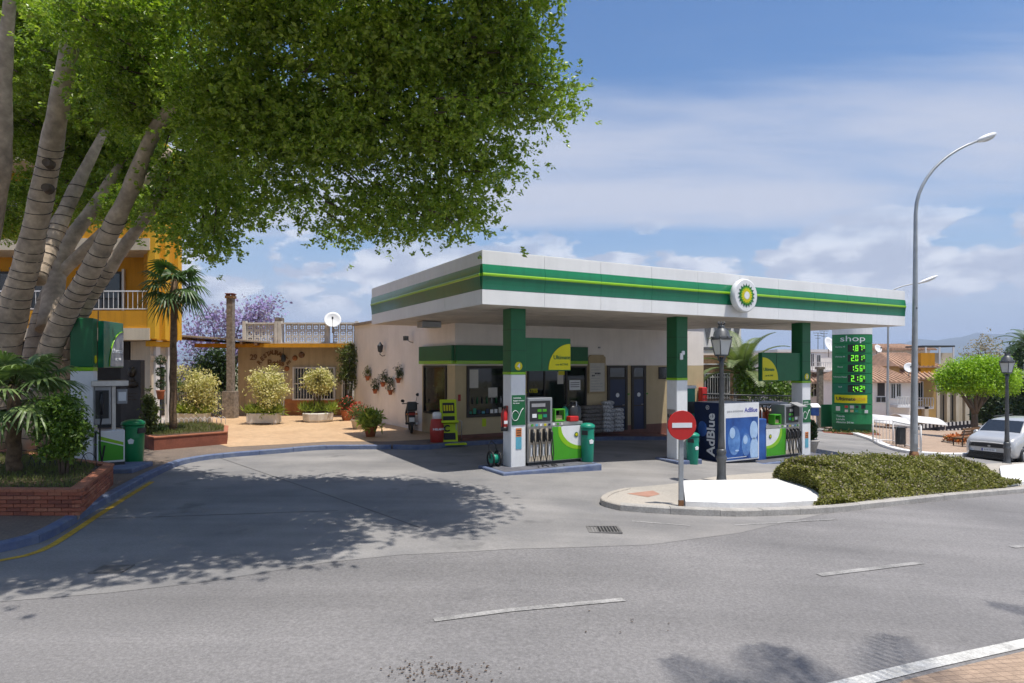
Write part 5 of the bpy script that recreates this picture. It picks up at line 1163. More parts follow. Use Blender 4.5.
# windows with white grilles
def cwin(a, b, py0, py1, name='window'):
    x0, x1, z1, z0 = CX(a), CX(b), CZ_(py0), CZ_(py1); f = MB()
    for q in ((x0, x1, z1 - .07, z1), (x0, x1, z0, z0 + .07), (x0, x0 + .07, z0 + .07, z1 - .07), (x1 - .07, x1, z0 + .07, z1 - .07), ((x0 + x1) / 2 - .03, (x0 + x1) / 2 + .03, z0 + .07, z1 - .07)): f.bx(q[0], q[1], -.08, .01, q[2], q[3])
    f = f.build(name, 'white_paint', t); MB().bx(x0 + .07, x1 - .07, -.02, -.005, z0 + .07, z1 - .07).build('pane', 'window_dark', f)
    for x in np.arange(x0 + .14, x1 - .05, .15): MB().bx(x - .012, x + .012, -.12, -.095, z0, z1).build('grille_bar', 'window_grille', f)
    MB().bx(x0, x1, -.125, -.09, (z0 + z1) / 2 - .02, (z0 + z1) / 2 + .02).build('grille_rail', 'window_grille', f)
cwin(293, 335.5, 367, 400); cwin(342, 354, 367, 400); cwin(262, 284.5, 372, 418, 'glazed_door')
# lettering
for ch, px, py, a in zip('RESTAURANTE', np.linspace(259.5, 288.5, 11), 352.6 + 10 * (np.linspace(-1, 1, 11) ** 2), np.linspace(.85, -.85, 11)): text(ch, .30, 'wood_brown', t, (CX(px), -.03, CZ_(py)), rot=a, bold=.015)
text('Betis', .44, 'wood_brown', t, (CX(276), -.03, CZ_(363)), bold=.02); [text(c_, .40, 'wood_brown', t, (CX(252 + 3.6 * i_), -.03, CZ_(357.5)), bold=.012, name='house_number') for i_, c_ in enumerate('29')]
for px, py, r in ((295, 358, .14), (301.5, 355, .16), (287, 368.5, .13)): MB().lathe([(r, 0), (r * .9, .05), (r * .5, .09)], 14, T=Matrix.Translation((CX(px), -.0, CZ_(py))) @ Matrix.Rotation(math.radians(90), 4, 'X')).build('wall_plate', 'cafe_tile' if px < 300 else 'wood_brown', t)
MB().tube([(CX(285.5), -.3, CZ_(347)), (CX(285.5), -.3, CZ_(355))], .012, 5).lathe([(.09, 0), (.13, .1), (.11, .32), (.03, .42)], 8, (CX(285.5), -.3, CZ_(362))).build('hanging_lamp', 'metal_dark', t)
# satellite dish
def dish(loc, r, label, rz=0.0, group='satellite dishes'):
    t = thing('satellite_dish', label, 'satellite dish', loc, rz, group); T = Matrix.Translation((0, -.15, 0)) @ Matrix.Rotation(math.radians(68), 4, 'X')
    MB().lathe([(.05 * r, -.22 * r), (.4 * r, -.19 * r), (.75 * r, -.09 * r), (r, 0.0), (.98 * r, .01), (.74 * r, -.075 * r), (.4 * r, -.17 * r), (.03, -.20 * r)], 28, T=T).build('reflector', 'white_plastic', t)
    MB().tube([(0, .05, -1.6 * r), (0, .05, -.2), (0, -.02, 0)], .04, 8).build('mast', 'metal_grey', t); MB().tube([T @ Vector((0, -r, 0)), T @ Vector((0, -.2 * r, .75 * r))], .014, 5).box(tuple(T @ Vector((0, -.15 * r, .78 * r))), (.08, .1, .12)).build('feed_arm', 'metal_dark', t)
    return t
dish((xat(335.5, DC), DC - .5, zat(320.5, DC)), 8.2 * kc, 'large white dish on the cafe terrace screen', .25)
# stone chimney column
dk = 31.0; t = thing('chimney_column', 'tall square stone chimney rising through the cafe awning', 'chimney', (xat(230.7, dk), dk, .13)); hk = zat(296, dk) - .13
MB().bx(-.15, .15, -.15, .15, 0, hk).build('shaft', 'stone_column', t, bev=.01); MB().bx(-.2, .2, -.2, .2, hk - .12, hk - .0).build('collar', 'wood_brown', t); MB().bx(-.2, .2, -.2, .2, hk + .08, hk + .12).build('cap', 'brick_dark', t)
for sx_ in (-.13, .13):
    for sy_ in (-.13, .13): MB().bx(sx_ - .04, sx_ + .04, sy_ - .04, sy_ + .04, hk, hk + .08).build('cap_leg', 'brick_dark', t)
MB().bx(-.32, .28, -.26, .26, 0, 1.3).build('hearth_base', 'stone_column', t, bev=.01)
# white picket rail left of the chimney
t = thing('picket_fence', 'white iron picket rail along the plaza behind the planters', 'fence', (0, 0, 0)); z0 = .134; dF = 33.5
for k in range(26):
    x = xat(176 + k * 2.1, dF); MB().bx(x - .018, x + .018, dF - .018, dF + .018, z0, z0 + 1.15).build('picket', 'white_paint', t)
MB().bx(xat(174, dF), xat(229, dF), dF - .025, dF + .025, z0 + .95, z0 + 1.0).bx(xat(174, dF), xat(229, dF), dF - .025, dF + .025, z0 + .15, z0 + .2).build('rail', 'white_paint', t)
# planters with pale bushes on the plaza
def trough(px, py, w, label, bush, m, grassy=True, clay=False):
    p = gp(px, py, .134); t = thing('planter', label, 'planter', (p.x, p.y, .134), 0, 'bush planters on the cafe plaza'); wv = w * p.y / F
    if clay: MB().lathe([(wv * .44, 0), (wv * .5, .1), (wv * .52, .38), (wv * .49, .42), (wv * .45, .38)], 10, smooth=False).build('box', 'block_white', t)
    else:
        MB().prism([(-wv / 2, -.3), (wv / 2, -.3), (wv / 2, .3), (-wv / 2, .3)], .06, .48).bx(-wv / 2 + .05, -wv / 2 + .25, -.25, .25, 0, .06).bx(wv / 2 - .25, wv / 2 - .05, -.25, .25, 0, .06).build('box', 'block_white', t, bev=.02)
    MB().bx(-wv / 2 + .06, wv / 2 - .06, -.24, .24, .4, .485).build('soil', 'soil', t)
    pts = np.c_[RNG.uniform(-wv * .55, wv * .55, 700), RNG.uniform(-.35, .35, 700), RNG.uniform(.42, .6, 700)]; leaves('border_grass', pts, .38, 'yellowgreen_leaf', t, .12, up=0, axis=np.array([0, 0, 1.0]))
    return t, p
for px, py, w, lb, bush in ((193, 424, 30, 'long pale trough with pale bush nearest the slender palm', (197, 366, 42, 46, 'variegated_leaf', 'wide pale bush in the trough nearest the slender palm')),
                            (264, 424, 30, 'white trough with large pale bush in front of the cafe door', (266, 364, 43, 44, 'variegated_leaf', 'large pale variegated bush in the white trough')),
                            (318, 421.5, 30, 'round pale planter with small tree under the cafe window', (317, 369, 34, 24, 'variegated_leaf', 'small round headed variegated tree under the cafe window'))):
    _, p = trough(px, py, w, lb, None, None, clay='round' in lb)
    shrub(bush[0], bush[1], p.y, bush[2], bush[3], bush[4], bush[5], n=4200, size=.11, z=.55, cat='bush', name='bush')
shrub(349, 337, 31.6, 26, 56, 'olive_leaf', 'tall slim dark green tree against the cafe corner', n=4200, size=.11, z=.2, name='small_tree', cat='tree')
# flower pots at the wall end
def pot(px, py, r, h, m, plant, label, size=.1, flowers=None, spread=1.0):
    p = gp(px, py, .134); t = thing('flower_pot', label, 'plant pot', (p.x, p.y, .134), 0, 'pots at the end of the white wall')
    MB().lathe([(r * .68, 0), (r * .95, h * .85), (r * 1.05, h * .86), (r * 1.05, h), (r * .9, h), (r * .88, h * .9)], 18).build('pot', m, t)
    rr = r * 1.35 * spread; cl = in_lobes([(0, 0, h + rr * .65, rr, rr, rr * .8)], 60, shell=.3); leaves('plant', clump_points(cl, 16, .07), size, plant, t, .3, axis=np.array([0, 0, .5]))
    if flowers: leaves('blooms', in_lobes([(0, 0, h + rr * .75, rr * 1.05, rr, rr * .85)], 130, shell=.8), .08, flowers, t, .9)
pot(370.5, 436.5, .23, .36, 'terracotta', 'yellowgreen_leaf', 'clay pot with broad bright green leaves at the plaza edge', .26)
pot(357.5, 429, .26, .4, 'cream_render', 'olive_leaf', 'pale pot with red flowers at the end of the white wall', .1, 'flower_red', 1.2)
pot(347, 420.5, .3, .5, 'terracotta', 'dark_leaf', 'square clay pot with red flowers against the tiled dado', .1, 'flower_red')

# ================================================================== right side: signs, lamps, totem, houses, van
b = gp(681, 506, .11); dS = b.y
t = thing('no_entry_sign', 'round red no entry sign on a grey post at the island', 'sign', (b.x, b.y, b.z), math.radians(6))
hs = zat(425, dS) - b.z; r_ = 14.2 * dS / F
MB().bx(-.045, .045, -.025, .025, -.1, hs + r_ * .75).build('post', 'galvanised', t, bev=.006); MB().bx(-.05, .05, -.03, .03, -.02, .12).build('rusty_foot', 'rust', t, bev=.01)
RX = Matrix.Translation((0, -.035, hs)) @ Matrix.Rotation(math.radians(90), 4, 'X')
MB().lathe([(r_, 0), (r_, .02)], 40, T=RX).build('disc', 'red_paint', t); MB().tube([(r_ * 1.0 * math.cos(q), -.045, hs + r_ * math.sin(q)) for q in np.linspace(0, 2 * math.pi, 40)], .012, 6).build('rim', 'red_paint', t)
MB().bx(-r_ * .72, r_ * .72, -.062, -.056, hs - r_ * .17, hs + r_ * .17).build('white_bar', 'white_ink', t)
for s in (-.1, .1): MB().bx(-.06, .06, -.034, .03, hs + s - .015, hs + s + .015).build('clamp', 'galvanised', t)

def lantern(px, d, pyt, label, k=1.0):
    x = xat(px, d); z0 = zg(x); H = zat(pyt, d) - z0; t = thing('street_lantern', label, 'street lamp', (x, d, z0), math.radians(20), 'old style lanterns on black posts')
    hl = H - .86
    MB().lathe([(.15, -.1), (.15, .12), (.12, .16), (.105, .30), (.105, .62), (.13, .66), (.13, .72), (.10, .76), (.115, .82), (.115, .88), (.085, .92)], 16).build('base', 'metal_grey_dark', t)
    MB().lathe([(.085, .92), (.075, 1.2), (.05, hl - .25), (.062, hl - .22), (.062, hl - .17), (.045, hl - .13), (.05, hl - .02)], 14).build('shaft', 'metal_grey_dark', t)
    for a in range(4):
        q = a * math.pi / 2; MB().tube([(0, 0, hl - .16), (.09 * math.cos(q), .09 * math.sin(q), hl - .10), (.12 * math.cos(q), .12 * math.sin(q), hl + .02)], .012, 5).build('cradle_arm', 'metal_grey_dark', t)
    def sqr(r): return [(r, r), (-r, r), (-r, -r), (r, -r)]
    def frus(r0, z0_, r1, z1_): a, b_ = sqr(r0), sqr(r1); return MB().add([(x_, y_, z0_) for x_, y_ in a] + [(x_, y_, z1_) for x_, y_ in b_], [(3, 2, 1, 0), (4, 5, 6, 7)] + [(i, (i + 1) % 4, 4 + (i + 1) % 4, 4 + i) for i in range(4)])
    frus(.105, hl, .115, hl + .04).build('cradle', 'metal_grey_dark', t)
    frus(.105, hl + .04, .165, hl + .40).build('glass', 'lamp_glass', t)
    for sx in (-1, 1):
        for sy in (-1, 1): MB().tube([(sx * .112, sy * .112, hl + .03), (sx * .172, sy * .172, hl + .42)], .013, 4).build('glass_bar', 'metal_grey_dark', t)
    MB().lathe([(.23, hl + .40), (.24, hl + .45), (.20, hl + .50), (.18, hl + .60), (.10, hl + .67), (.07, hl + .70), (.09, hl + .73), (.05, hl + .76)], 16).build('hood', 'metal_grey_dark', t)
    for a in range(6):
        q = a * math.pi / 3; MB().tube([(.05 * math.cos(q), .05 * math.sin(q), hl + .75), (.085 * math.cos(q), .085 * math.sin(q), hl + .80), (.07 * math.cos(q), .07 * math.sin(q), hl + .85)], [.018, .015, .006], 5).build('crown_point', 'metal_grey_dark', t)
    for a in range(8):
        q = a * math.pi / 4; MB().ball((.232 * math.cos(q), .232 * math.sin(q), hl + .465), .03, 6, 4).build('hood_knob', 'metal_grey_dark', t)
    return t
lantern(721.5, 15.6, 321, 'old style lantern in front of the blue tank')
lantern(1007, 24.6, 351, 'old style lantern in front of the silver van')

def street_light(px, d, py_top, arm_px, py_arm, label, py_bend, r0=.13, r1=.065):
    x = xat(px, d); z0 = zg(x); t = thing('street_light', label, 'street light', (x, d, z0), 0, 'tall curved street lights'); k = d / F
    zb_, zt_ = zat(py_bend, d) - z0, zat(py_top, d) - z0; xa = arm_px * k
    pts = [(0, 0, -.1), (0, 0, 1.2), (.03, 0, zb_ * .5), (.06, 0, zb_)]; rr = [r0, r0 * .97, (r0 + r1) / 2, r1]
    for q in np.linspace(.12, 1, 10):
        a = q * 1.15; pts.append((.06 + xa * (1 - math.cos(a)) / (1 - math.cos(1.15)) * 1.0, 0, zb_ + (zt_ - zb_) * math.sin(a) / math.sin(1.15))); rr.append(r1 * (1 - .35 * q))
    MB().tube(pts, rr, 14).build('pole', 'galvanised', t); MB().lathe([(r0 * 1.5, -.05), (r0 * 1.35, .25), (r0 * 1.02, .40)], 14).build('rusty_foot', 'rust', t)
    MB().bx(-.07, .07, -r0 - .01, -r0 + .05, .7, 1.05).build('service_door', 'galvanised', t); MB().ball((.05, -.09, zb_ * .62), .03, 6, 4).build('bolt', 'metal_dark', t)
    e = pts[-1]; T = Matrix.Translation(e) @ Matrix.Rotation(math.radians(-22), 4, 'Y')
    MB().ball((.36 * k * 26, 0, .0), (.42 * k * 26, .17, .12), 14, 8, T).build('lamp_head', 'white_plastic', t); MB().ball((.40 * k * 26, 0, -.05), (.30 * k * 26, .13, .10), 12, 6, T).build('lamp_cover', 'lamp_glass', t)
    return t
street_light(914, 24.0, 141, 62, 0, 'tall grey street light behind the hedge', 214)
street_light(887.5, 46.0, 283, 31, 0, 'distant thin street light behind the price totem', 296, .10, .05)

# price totem with a bowed face
dT = 36.0; x0 = xat(852, dT); z0 = zg(x0) + .1; kT = dT / F; wT = 34.5 * kT
t = thing('price_totem', 'tall green price totem with bright digital fuel prices', 'price sign', (x0, dT, z0), math.radians(-22))
def TZ(py): return zat(py, dT) - z0
wT *= 1.04
def bow(x): return -.42 * (1 - (2 * x / wT) ** 2)
def curved(z0_, z1_, m, name, parent=t, inset=0.0, x0_=-1, x1_=1, n=12):
    xs_ = [wT / 2 * (x0_ + (x1_ - x0_) * i / n) for i in range(n + 1)]; vs = []; fs = []
    for x in xs_: vs += [(x, bow(x) - inset, z0_), (x, bow(x) - inset, z1_), (x, bow(x) + .06, z1_), (x, bow(x) + .06, z0_)]
    for i in range(n):
        a, b_ = i * 4, i * 4 + 4; fs += [(a + j, a + (j + 1) % 4, b_ + (j + 1) % 4, b_ + j) for j in range(4)]
    fs += [(0, 3, 2, 1), (n * 4, n * 4 + 1, n * 4 + 2, n * 4 + 3)]
    mb = MB().add(vs, fs); return mb.build(name, m, parent)
rowp = [(316, 334.5, 'white_plastic'), (335, 343.2, 'totem_green'), (343.7, 353.0, 'totem_green'), (353.5, 362.9, 'totem_green'), (363.4, 373.2, 'totem_green'), (373.7, 383.0, 'totem_green'), (383.5, 393.2, 'totem_teal'), (393.7, 403.7, 'totem_green'), (404.2, 413.2, 'totem_green'), (413.7, 423.5, 'totem_green')]
PR = []
for a, b_, m in rowp: PR.append(curved(TZ(b_), TZ(a), m, 'row_panel'))
MB().bx(-wT / 2 + .02, wT / 2 - .02, .03, .30, 0, TZ(316)).build('back_box', 'totem_green', t, bev=.02)
wf = lambda ox: (lambda p: Vector((p.x, p.y + bow(p.x + ox), p.z)))
def ttext(s, size, m, ox, py, parent, **kw): return text(s, size, m, parent, (ox, -.012, TZ(py)), warp=wf(ox), **kw)
ttext('shop', .46, 'white_ink', .0, 339, PR[1], sx=1.45)
SEG = {'0': 'abcdef', '1': 'bc', '2': 'abged', '3': 'abgcd', '4': 'fgbc', '5': 'afgcd', '6': 'afgecd', '7': 'abc', '8': 'abcdefg', '9': 'abfgcd'}
def digit(ch, cx, cz, w, h, parent):
    q = .055 * h / .42; mb = MB()
    segs = {'a': (-w / 2, w / 2, h / 2 - q, h / 2), 'd': (-w / 2, w / 2, -h / 2, -h / 2 + q), 'g': (-w / 2, w / 2, -q / 2, q / 2), 'b': (w / 2 - q, w / 2, q * .6, h / 2 - q * 1.1), 'c': (w / 2 - q, w / 2, -h / 2 + q * 1.1, -q * .6), 'f': (-w / 2, -w / 2 + q, q * .6, h / 2 - q * 1.1), 'e': (-w / 2, -w / 2 + q, -h / 2 + q * 1.1, -q * .6)}
    for s in SEG[ch]: a = segs[s]; mb.bx(cx + a[0], cx + a[1], bow(cx) - .035, bow(cx) - .025, cz + a[2], cz + a[3])
    mb.build('digit', 'led_green', parent)
for k, pr in enumerate(('1879', '2019', '1569', '2169', '1429')):
    zc = (TZ(rowp[k + 2][0]) + TZ(rowp[k + 2][1])) / 2; p = PR[k + 2]
    curved(zc - .20, zc + .20, 'dark_gap', 'display', p, .018, -.25, .62)
    for ch, cx, w, h in zip(pr, (-.02, .19, .40, .55), (.14, .14, .14, .09), (.33, .33, .33, .18)): digit(ch, cx, zc + (.06 if h < .3 else 0), w, h, p)
    MB().bx(.075, .10, bow(.08) - .035, bow(.08) - .025, zc - .18, zc - .14).build('decimal_point', 'led_green', p)
    text(('Gasolina 95', 'Ultimate 95', 'Diesel', 'Ultimate Diesel', 'GLP')[k], .10, 'white_ink', p, (-.62, -.012, zc + .08), warp=wf(-.62))
curved(TZ(402.8), TZ(394.8), 'yellow', 'yellow_strip', PR[7], .012, -.88, .72); text('Ultimate', .27, 'ink', PR[7], (-.35, -.03, TZ(398.8)), warp=wf(-.35), bold=.006); text('ACTIVE', .18, 'orange_ink', PR[7], (.34, -.03, TZ(398.8)), warp=wf(.34))
for i, (cx, cz, w, m) in enumerate(((-.68, 408.5, .30, 'notice_paper'), (-.32, 406.5, .16, 'red_ink'), (-.05, 406.5, .2, 'grey_ink'), (.2, 406.3, .16, 'ink'), (.5, 406.3, .26, 'ink'), (-.32, 410.5, .16, 'notice_paper'), (-.05, 410.5, .16, 'notice_frame'), (.18, 410.5, .16, 'teal_plastic'), (.66, 411, .2, 'white_ink'))):
    MB().bx(cx - w / 2, cx + w / 2, bow(cx) - .03, bow(cx) + .02, TZ(cz) - w * .42, TZ(cz) + w * .42).build('pictogram', m, PR[8])
for i, (s, ln) in enumerate((('Tienda', .2), ('Lavado', .2), ('Abierto 24 horas', .2))): text(s, .15, 'white_ink', PR[9], (-.82, -.02, TZ(416 + 3 * i)), align='LEFT', warp=wf(-.6))
pbed = thing('flower_bed', 'low brown flower bed at the foot of the price totem', 'flower bed', (x0, dT, z0 - .1), math.radians(-22)); MB().bx(-1.5, 1.3, -.9, .6, -.1, .12).build('edging', 'brick_dark', pbed, bev=.02); leaves('plants', np.c_[RNG.uniform(-1.4, 1.2, 500), RNG.uniform(-.85, .5, 500), RNG.uniform(.1, .22, 500)], .16, 'olive_leaf', pbed, .4)
o = MB().bx(0, .95, 0, .1, 0, 1.3).build('low_screen', 'dark_green', None, bev=.01, loc=(xat(821.5, 37), 37.0, zat(427, 37)), rz=0.0); tag(o, 'low dark green screen just left of the price totem', 'screen')
o = MB().bx(-.14, .14, -.14, .14, 0, 3.6).bx(-.2, .2, -.2, .2, 3.45, 3.6).build('brick_post', 'stone_column', None, loc=(xat(820, 38), 38.0, zg(18) + .1)); tag(o, 'brown stone post between far pillar and price totem', 'post')

# hoop railing, vending banner right of far pillar
t = thing('info_stand', 'small white topped stand on a post behind the far pillar', 'stand', (xat(813, 31), 31.0, zg(14.6)), 0); t.scale = (.6, .6, .85); MB().tube([(0, 0, 0), (0, 0, 1.7)], .03, 8).tube([(.3, .05, 0), (.3, .05, 1.7)], .03, 8).build('post', 'galvanised', t); MB().bx(-.15, .45, -.1, .1, 1.35, 1.8).build('box', 'poster_blue', t, bev=.02); MB().add([(-.2, -.25, 1.82), (.5, -.25, 1.82), (.5, .2, 2.0), (-.2, .2, 2.0), (-.2, -.25, 1.86), (.5, -.25, 1.86), (.5, .2, 2.04), (-.2, .2, 2.04)], [(0, 3, 2, 1), (4, 5, 6, 7), (0, 1, 5, 4), (1, 2, 6, 5), (2, 3, 7, 6), (3, 0, 4, 7)]).build('roof', 'white_plastic', t)
dR = 27.5; t = thing('black_railing', 'black iron railing above the forecourt behind the blue tank', 'railing', (0, 0, 0)); xa_, xb_ = xat(703, dR), xat(796, dR + 1.0)
for k in range(34):
    x = xa_ + (xb_ - xa_) * k / 33; y = dR + 1.0 * k / 33; z0r = zg(x); z1r = zat(394.5 + 1.5 * k / 33, y); MB().tube([(x, y, z0r), (x, y, z1r)], .014, 4, cap=False).build('bar', 'metal_dark', t)
MB().tube([(xa_, dR, zat(394.5, dR)), (xb_, dR + 1, zat(396, dR + 1))], .035, 6).tube([(xa_, dR, zat(399, dR)), (xb_, dR + 1, zat(400.5, dR + 1))], .02, 6).build('rail', 'metal_dark', t)
o = MB().bx(0, xb_ - xa_ + .5, .3, .5, 0, 1.0).build('low_wall', 'brick_dark', None, loc=(xa_, dR, zg(9) - .3)); tag(o, 'low dark brick wall beneath the black railing', 'wall')

# brick fronted house behind the shop
dB = 36.0; t = thing('brick_house', 'white and brick house with grey zigzag trim behind the shop', 'building', (xat(696, dB), dB, zg(10)), 0); kB = dB / F
def BX(px): return xat(px, dB) - xat(696, dB)
def BZ(py): return zat(py, dB) - zg(10)
MB().bx(0, BX(741), 0, 6, -.5, BZ(300)).build('wall', 'white_render', t); MB().bx(BX(700), BX(733), -.06, 0, -.4, BZ(355)).build('brick_front', 'brick_tan', t)
for k in range(9): MB().bx(BX(700), BX(733), -.075, -.06, BZ(372) + k * .107, BZ(372) + k * .107 + .09).build('brick_course', 'brick_tan', t)
MB().bx(BX(700), BX(740), -.03, 0, BZ(350), BZ(347)).build('grey_band', 'grey_pebble', t); MB().bx(BX(699), BX(734), -.12, 0, BZ(364.8), BZ(363.5)).build('sill_band', 'white_paint', t)
for a, b_ in ((703, 712.5), (713, 722.5), (723, 732.5), (733, 740.8)):
    MB().slab([(BX(a), BZ(321)), ((BX(a) + BX(b_)) / 2, BZ(345)), (BX(b_), BZ(321))], -.03, 0).build('zigzag', 'grey_pebble', t)
MB().slab([(BX(733.5), BZ(398)), (BX(740.8), BZ(398)), (BX(740.8), BZ(362)), (BX(737), BZ(352)), (BX(733.5), BZ(362))], -.05, 0).build('zigzag', 'grey_pebble', t)
f = MB().bx(BX(704), BX(729), -.09, -.06, BZ(398), BZ(373)).build('window', 'white_paint', t); MB().bx(BX(705), BX(728), -.105, -.09, BZ(397), BZ(374)).build('pane', 'window_dark', f)
for k in range(11): x = BX(704.5) + (BX(728.5) - BX(704.5)) * k / 10; MB().bx(x - .02, x + .02, -.2, -.17, BZ(399), BZ(373)).build('grille_bar', 'window_grille', f)
[MB().bx(BX(704), BX(729), -.205, -.165, BZ(q + 1), BZ(q)).build('grille_rail', 'window_grille', f) for q in (376.5, 393)]

# ------------------------------------------------------------------ houses on the slope behind
def house(name, label, px0, px1, d, py_top, rows, wallm, roofpy=None, roofm='roof_tile', depth=7, rz=0.0, extra=None, group='houses on the slope behind the station', flat=False):
    x0 = xat(px0, d); w = xat(px1, d) - x0; z0 = zg(x0) - .6; t = thing(name, label, 'building', (x0, d, z0), rz, group)
    X = lambda px: xat(px, d) - x0; Z = lambda py: zat(py, d) - z0
    MB().bx(0, w, 0, depth, 0, Z(py_top)).build('wall', wallm, t)
    if roofpy:
        hr = Z(roofpy) - Z(py_top); e = .35
        vs = [(-e, -e - .2, Z(py_top) - .02), (w + e, -e - .2, Z(py_top) - .02), (w + e, depth + e, Z(py_top) - .02), (-e, depth + e, Z(py_top) - .02), (w * .12, depth * .5, Z(py_top) + hr), (w * .88, depth * .5, Z(py_top) + hr), (-e, -e - .2, Z(py_top) - .14), (w + e, -e - .2, Z(py_top) - .14)]
        rf = MB().add(vs, [(0, 1, 5, 4), (1, 2, 5), (2, 3, 4, 5), (3, 0, 4), (6, 7, 1, 0)]).build('roof', roofm, t)
        n = max(6, int(w / .30))
        for k in range(n):
            q = (k + .5) / n; a = Vector((-e + (w + 2 * e) * q, -e - .2, Z(py_top))); b_ = Vector((w * .12 + w * .76 * q, depth * .5, Z(py_top) + hr)); MB().tube([a, b_], .06, 5).build('tile_row', roofm, rf)
    elif flat: MB().bx(-.1, w + .1, -.1, depth, Z(py_top), Z(py_top) + .25).build('parapet', 'white_paint', t)
    for kind, a, b_, c, d_ in rows:
        x_0, x_1, z_0, z_1 = X(a), X(b_), Z(d_), Z(c)
        if kind == 'win' or kind == 'door':
            f = MB().bx(x_0 - .08, x_1 + .08, -.06, 0, z_0 - .08, z_1 + .08).build('window' if kind == 'win' else 'door', 'white_paint', t); MB().bx(x_0, (x_0 + x_1) / 2 - .03, -.08, -.06, z_0, z_1).build('pane', 'window_dark', f); MB().bx((x_0 + x_1) / 2 + .03, x_1, -.08, -.06, z_0, z_1).build('pane', 'window_dark', f)
        elif kind == 'dark': MB().bx(x_0, x_1, -.05, 0, z_0, z_1).build('opening', 'frame_dark', t)
        elif kind == 'shut': 
            f = MB().bx(x_0, x_1, -.06, 0, z_0, z_1).build('garage_door', 'grey_plastic', t)
            for k in range(8): zz = z_0 + (z_1 - z_0) * k / 8; MB().bx(x_0, x_1, -.075, -.06, zz, zz + .03).build('rib', 'grey_plastic', f)
        elif kind == 'balc':
            s = MB().bx(x_0, x_1, -1.0, 0, z_0 - .18, z_0).build('balcony', 'white_paint', t); n = max(4, int((x_1 - x_0) / .2))
            for k in range(n + 1): x = x_0 + (x_1 - x_0) * k / n; MB().bx(x - .025, x + .025, -.98, -.93, z_0, z_1 - .05).build('baluster', 'window_grille', s)
            MB().bx(x_0, x_1, -1.0, -.91, z_1 - .05, z_1).build('handrail', 'window_grille', s)
        elif kind in MATS: MB().bx(x_0, x_1, -.5, 0, z_0, z_1).build('front_bay', kind, t)
        elif kind == 'col': MB().bx(x_0, x_1, -1.0, -.6, z_0, z_1).build('column', 'cream_render', t)
        elif kind == 'chim': MB().bx(x_0, x_1, 1.5, 2.2, z_0, z_1).build('chimney', 'white_paint', t)
        elif kind == 'eave':
            e = MB().add([(x_0, -1.4, z_0), (x_1, -1.4, z_0), (x_1, 0, z_1), (x_0, 0, z_1), (x_0, -1.4, z_0 - .12), (x_1, -1.4, z_0 - .12), (x_1, 0, z_1 - .12), (x_0, 0, z_1 - .12)], [(0, 1, 2, 3), (4, 7, 6, 5), (0, 4, 5, 1), (1, 5, 6, 2), (3, 2, 6, 7), (0, 3, 7, 4)]).build('tiled_eave', 'roof_tile', t)
            for k in range(int((x_1 - x_0) / .4)): x = x_0 + .2 + k * .4; MB().tube([(x, -1.42, z_0 + .03), (x, 0, z_1 + .03)], .08, 5).build('tile_row', 'roof_tile', e)
    return t
house('white_house', 'white flat roofed house with roof terrace left of the price totem', 778, 836, 62, 352, [('win', 811, 813.5, 354, 366), ('win', 817, 820, 355, 366), ('balc', 808, 836, 362, 370), ('eave', 790, 836, 374, 381), ('shut', 822, 836, 384, 404), ('win', 811, 816, 384, 396)], 'white_render', flat=True)
house('white_house', 'white house with terracotta hipped roof right of the price totem', 860, 912, 50, 381, [('dark', 877.5, 884.5, 381, 396), ('win', 891, 894.5, 384, 398), ('win', 896.5, 900, 384, 398), ('balc', 890, 908, 396, 404.5), ('win', 876, 885, 397, 402)], 'white_render', roofpy=366)
house('white_house', 'white house with roof chimneys on the upper slope behind the price totem', 866, 930, 64, 349, [('chim', 876, 881, 350, 360), ('chim', 889, 894, 352, 362), ('win', 882, 886, 361, 369), ('win', 895, 900, 361, 369)], 'white_render', roofpy=343)
house('ochre_house', 'ochre house with tiled eave and balcony beside the tall street light', 899, 936, 54, 366, [('eave', 899, 932, 370, 378), ('ochre_render', 917, 931, 353, 378), ('dark', 905, 910, 384, 400), ('balc', 908, 926, 397, 406), ('door', 918, 922, 382, 400), ('col', 905, 908, 404, 425), ('col', 917, 921, 404, 425), ('dark', 909, 916, 407, 424), ('win', 911, 915, 367, 373)], 'ochre_pale', roofpy=352)
house('cream_house', 'cream colonnaded house at the end of the row beside the green tree', 930, 966, 62, 374, [('win', 933, 937, 355, 366), ('balc', 930, 960, 378, 388), ('dark', 932, 936, 376, 386), ('dark', 941, 945, 376, 386), ('dark', 934, 939, 395, 420), ('dark', 943, 948, 395, 420), ('dark', 952, 957, 395, 420), ('col', 930, 933, 392, 422), ('col', 940, 943, 392, 422), ('col', 949, 952, 392, 422), ('col', 958, 962, 392, 422), ('cream_render', 930, 950, 353, 378)], 'cream_render', flat=True)
t = thing('roof_pergola', 'dark flat pergola on posts above the ochre house', 'pergola', (xat(925, 60), 60.0, zat(364, 60))); hP = zat(347, 60) - zat(364, 60)
MB().bx(0, xat(955, 60) - xat(925, 60), 0, 3, hP, hP + .15).build('roof', 'metal_dark', t)
for x in (0.1, 1.4, 2.7): MB().bx(x - .06, x + .06, 0, .1, 0, hP).build('post', 'white_paint', t)
dish((xat(829, 58), 58.0, zat(344.5, 58)), 8.0 * 58 / F, 'large white dish on the white house left of the price totem', .5)
dish((xat(909, 49), 49.0, zat(367.5, 49)), 5.2 * 49 / F, 'white dish between the two street lights', -.3)
dish((xat(877, 60), 60.0, zat(348.5, 60)), 4.2 * 60 / F, 'small white dish on the upper roof just right of the totem', .3)
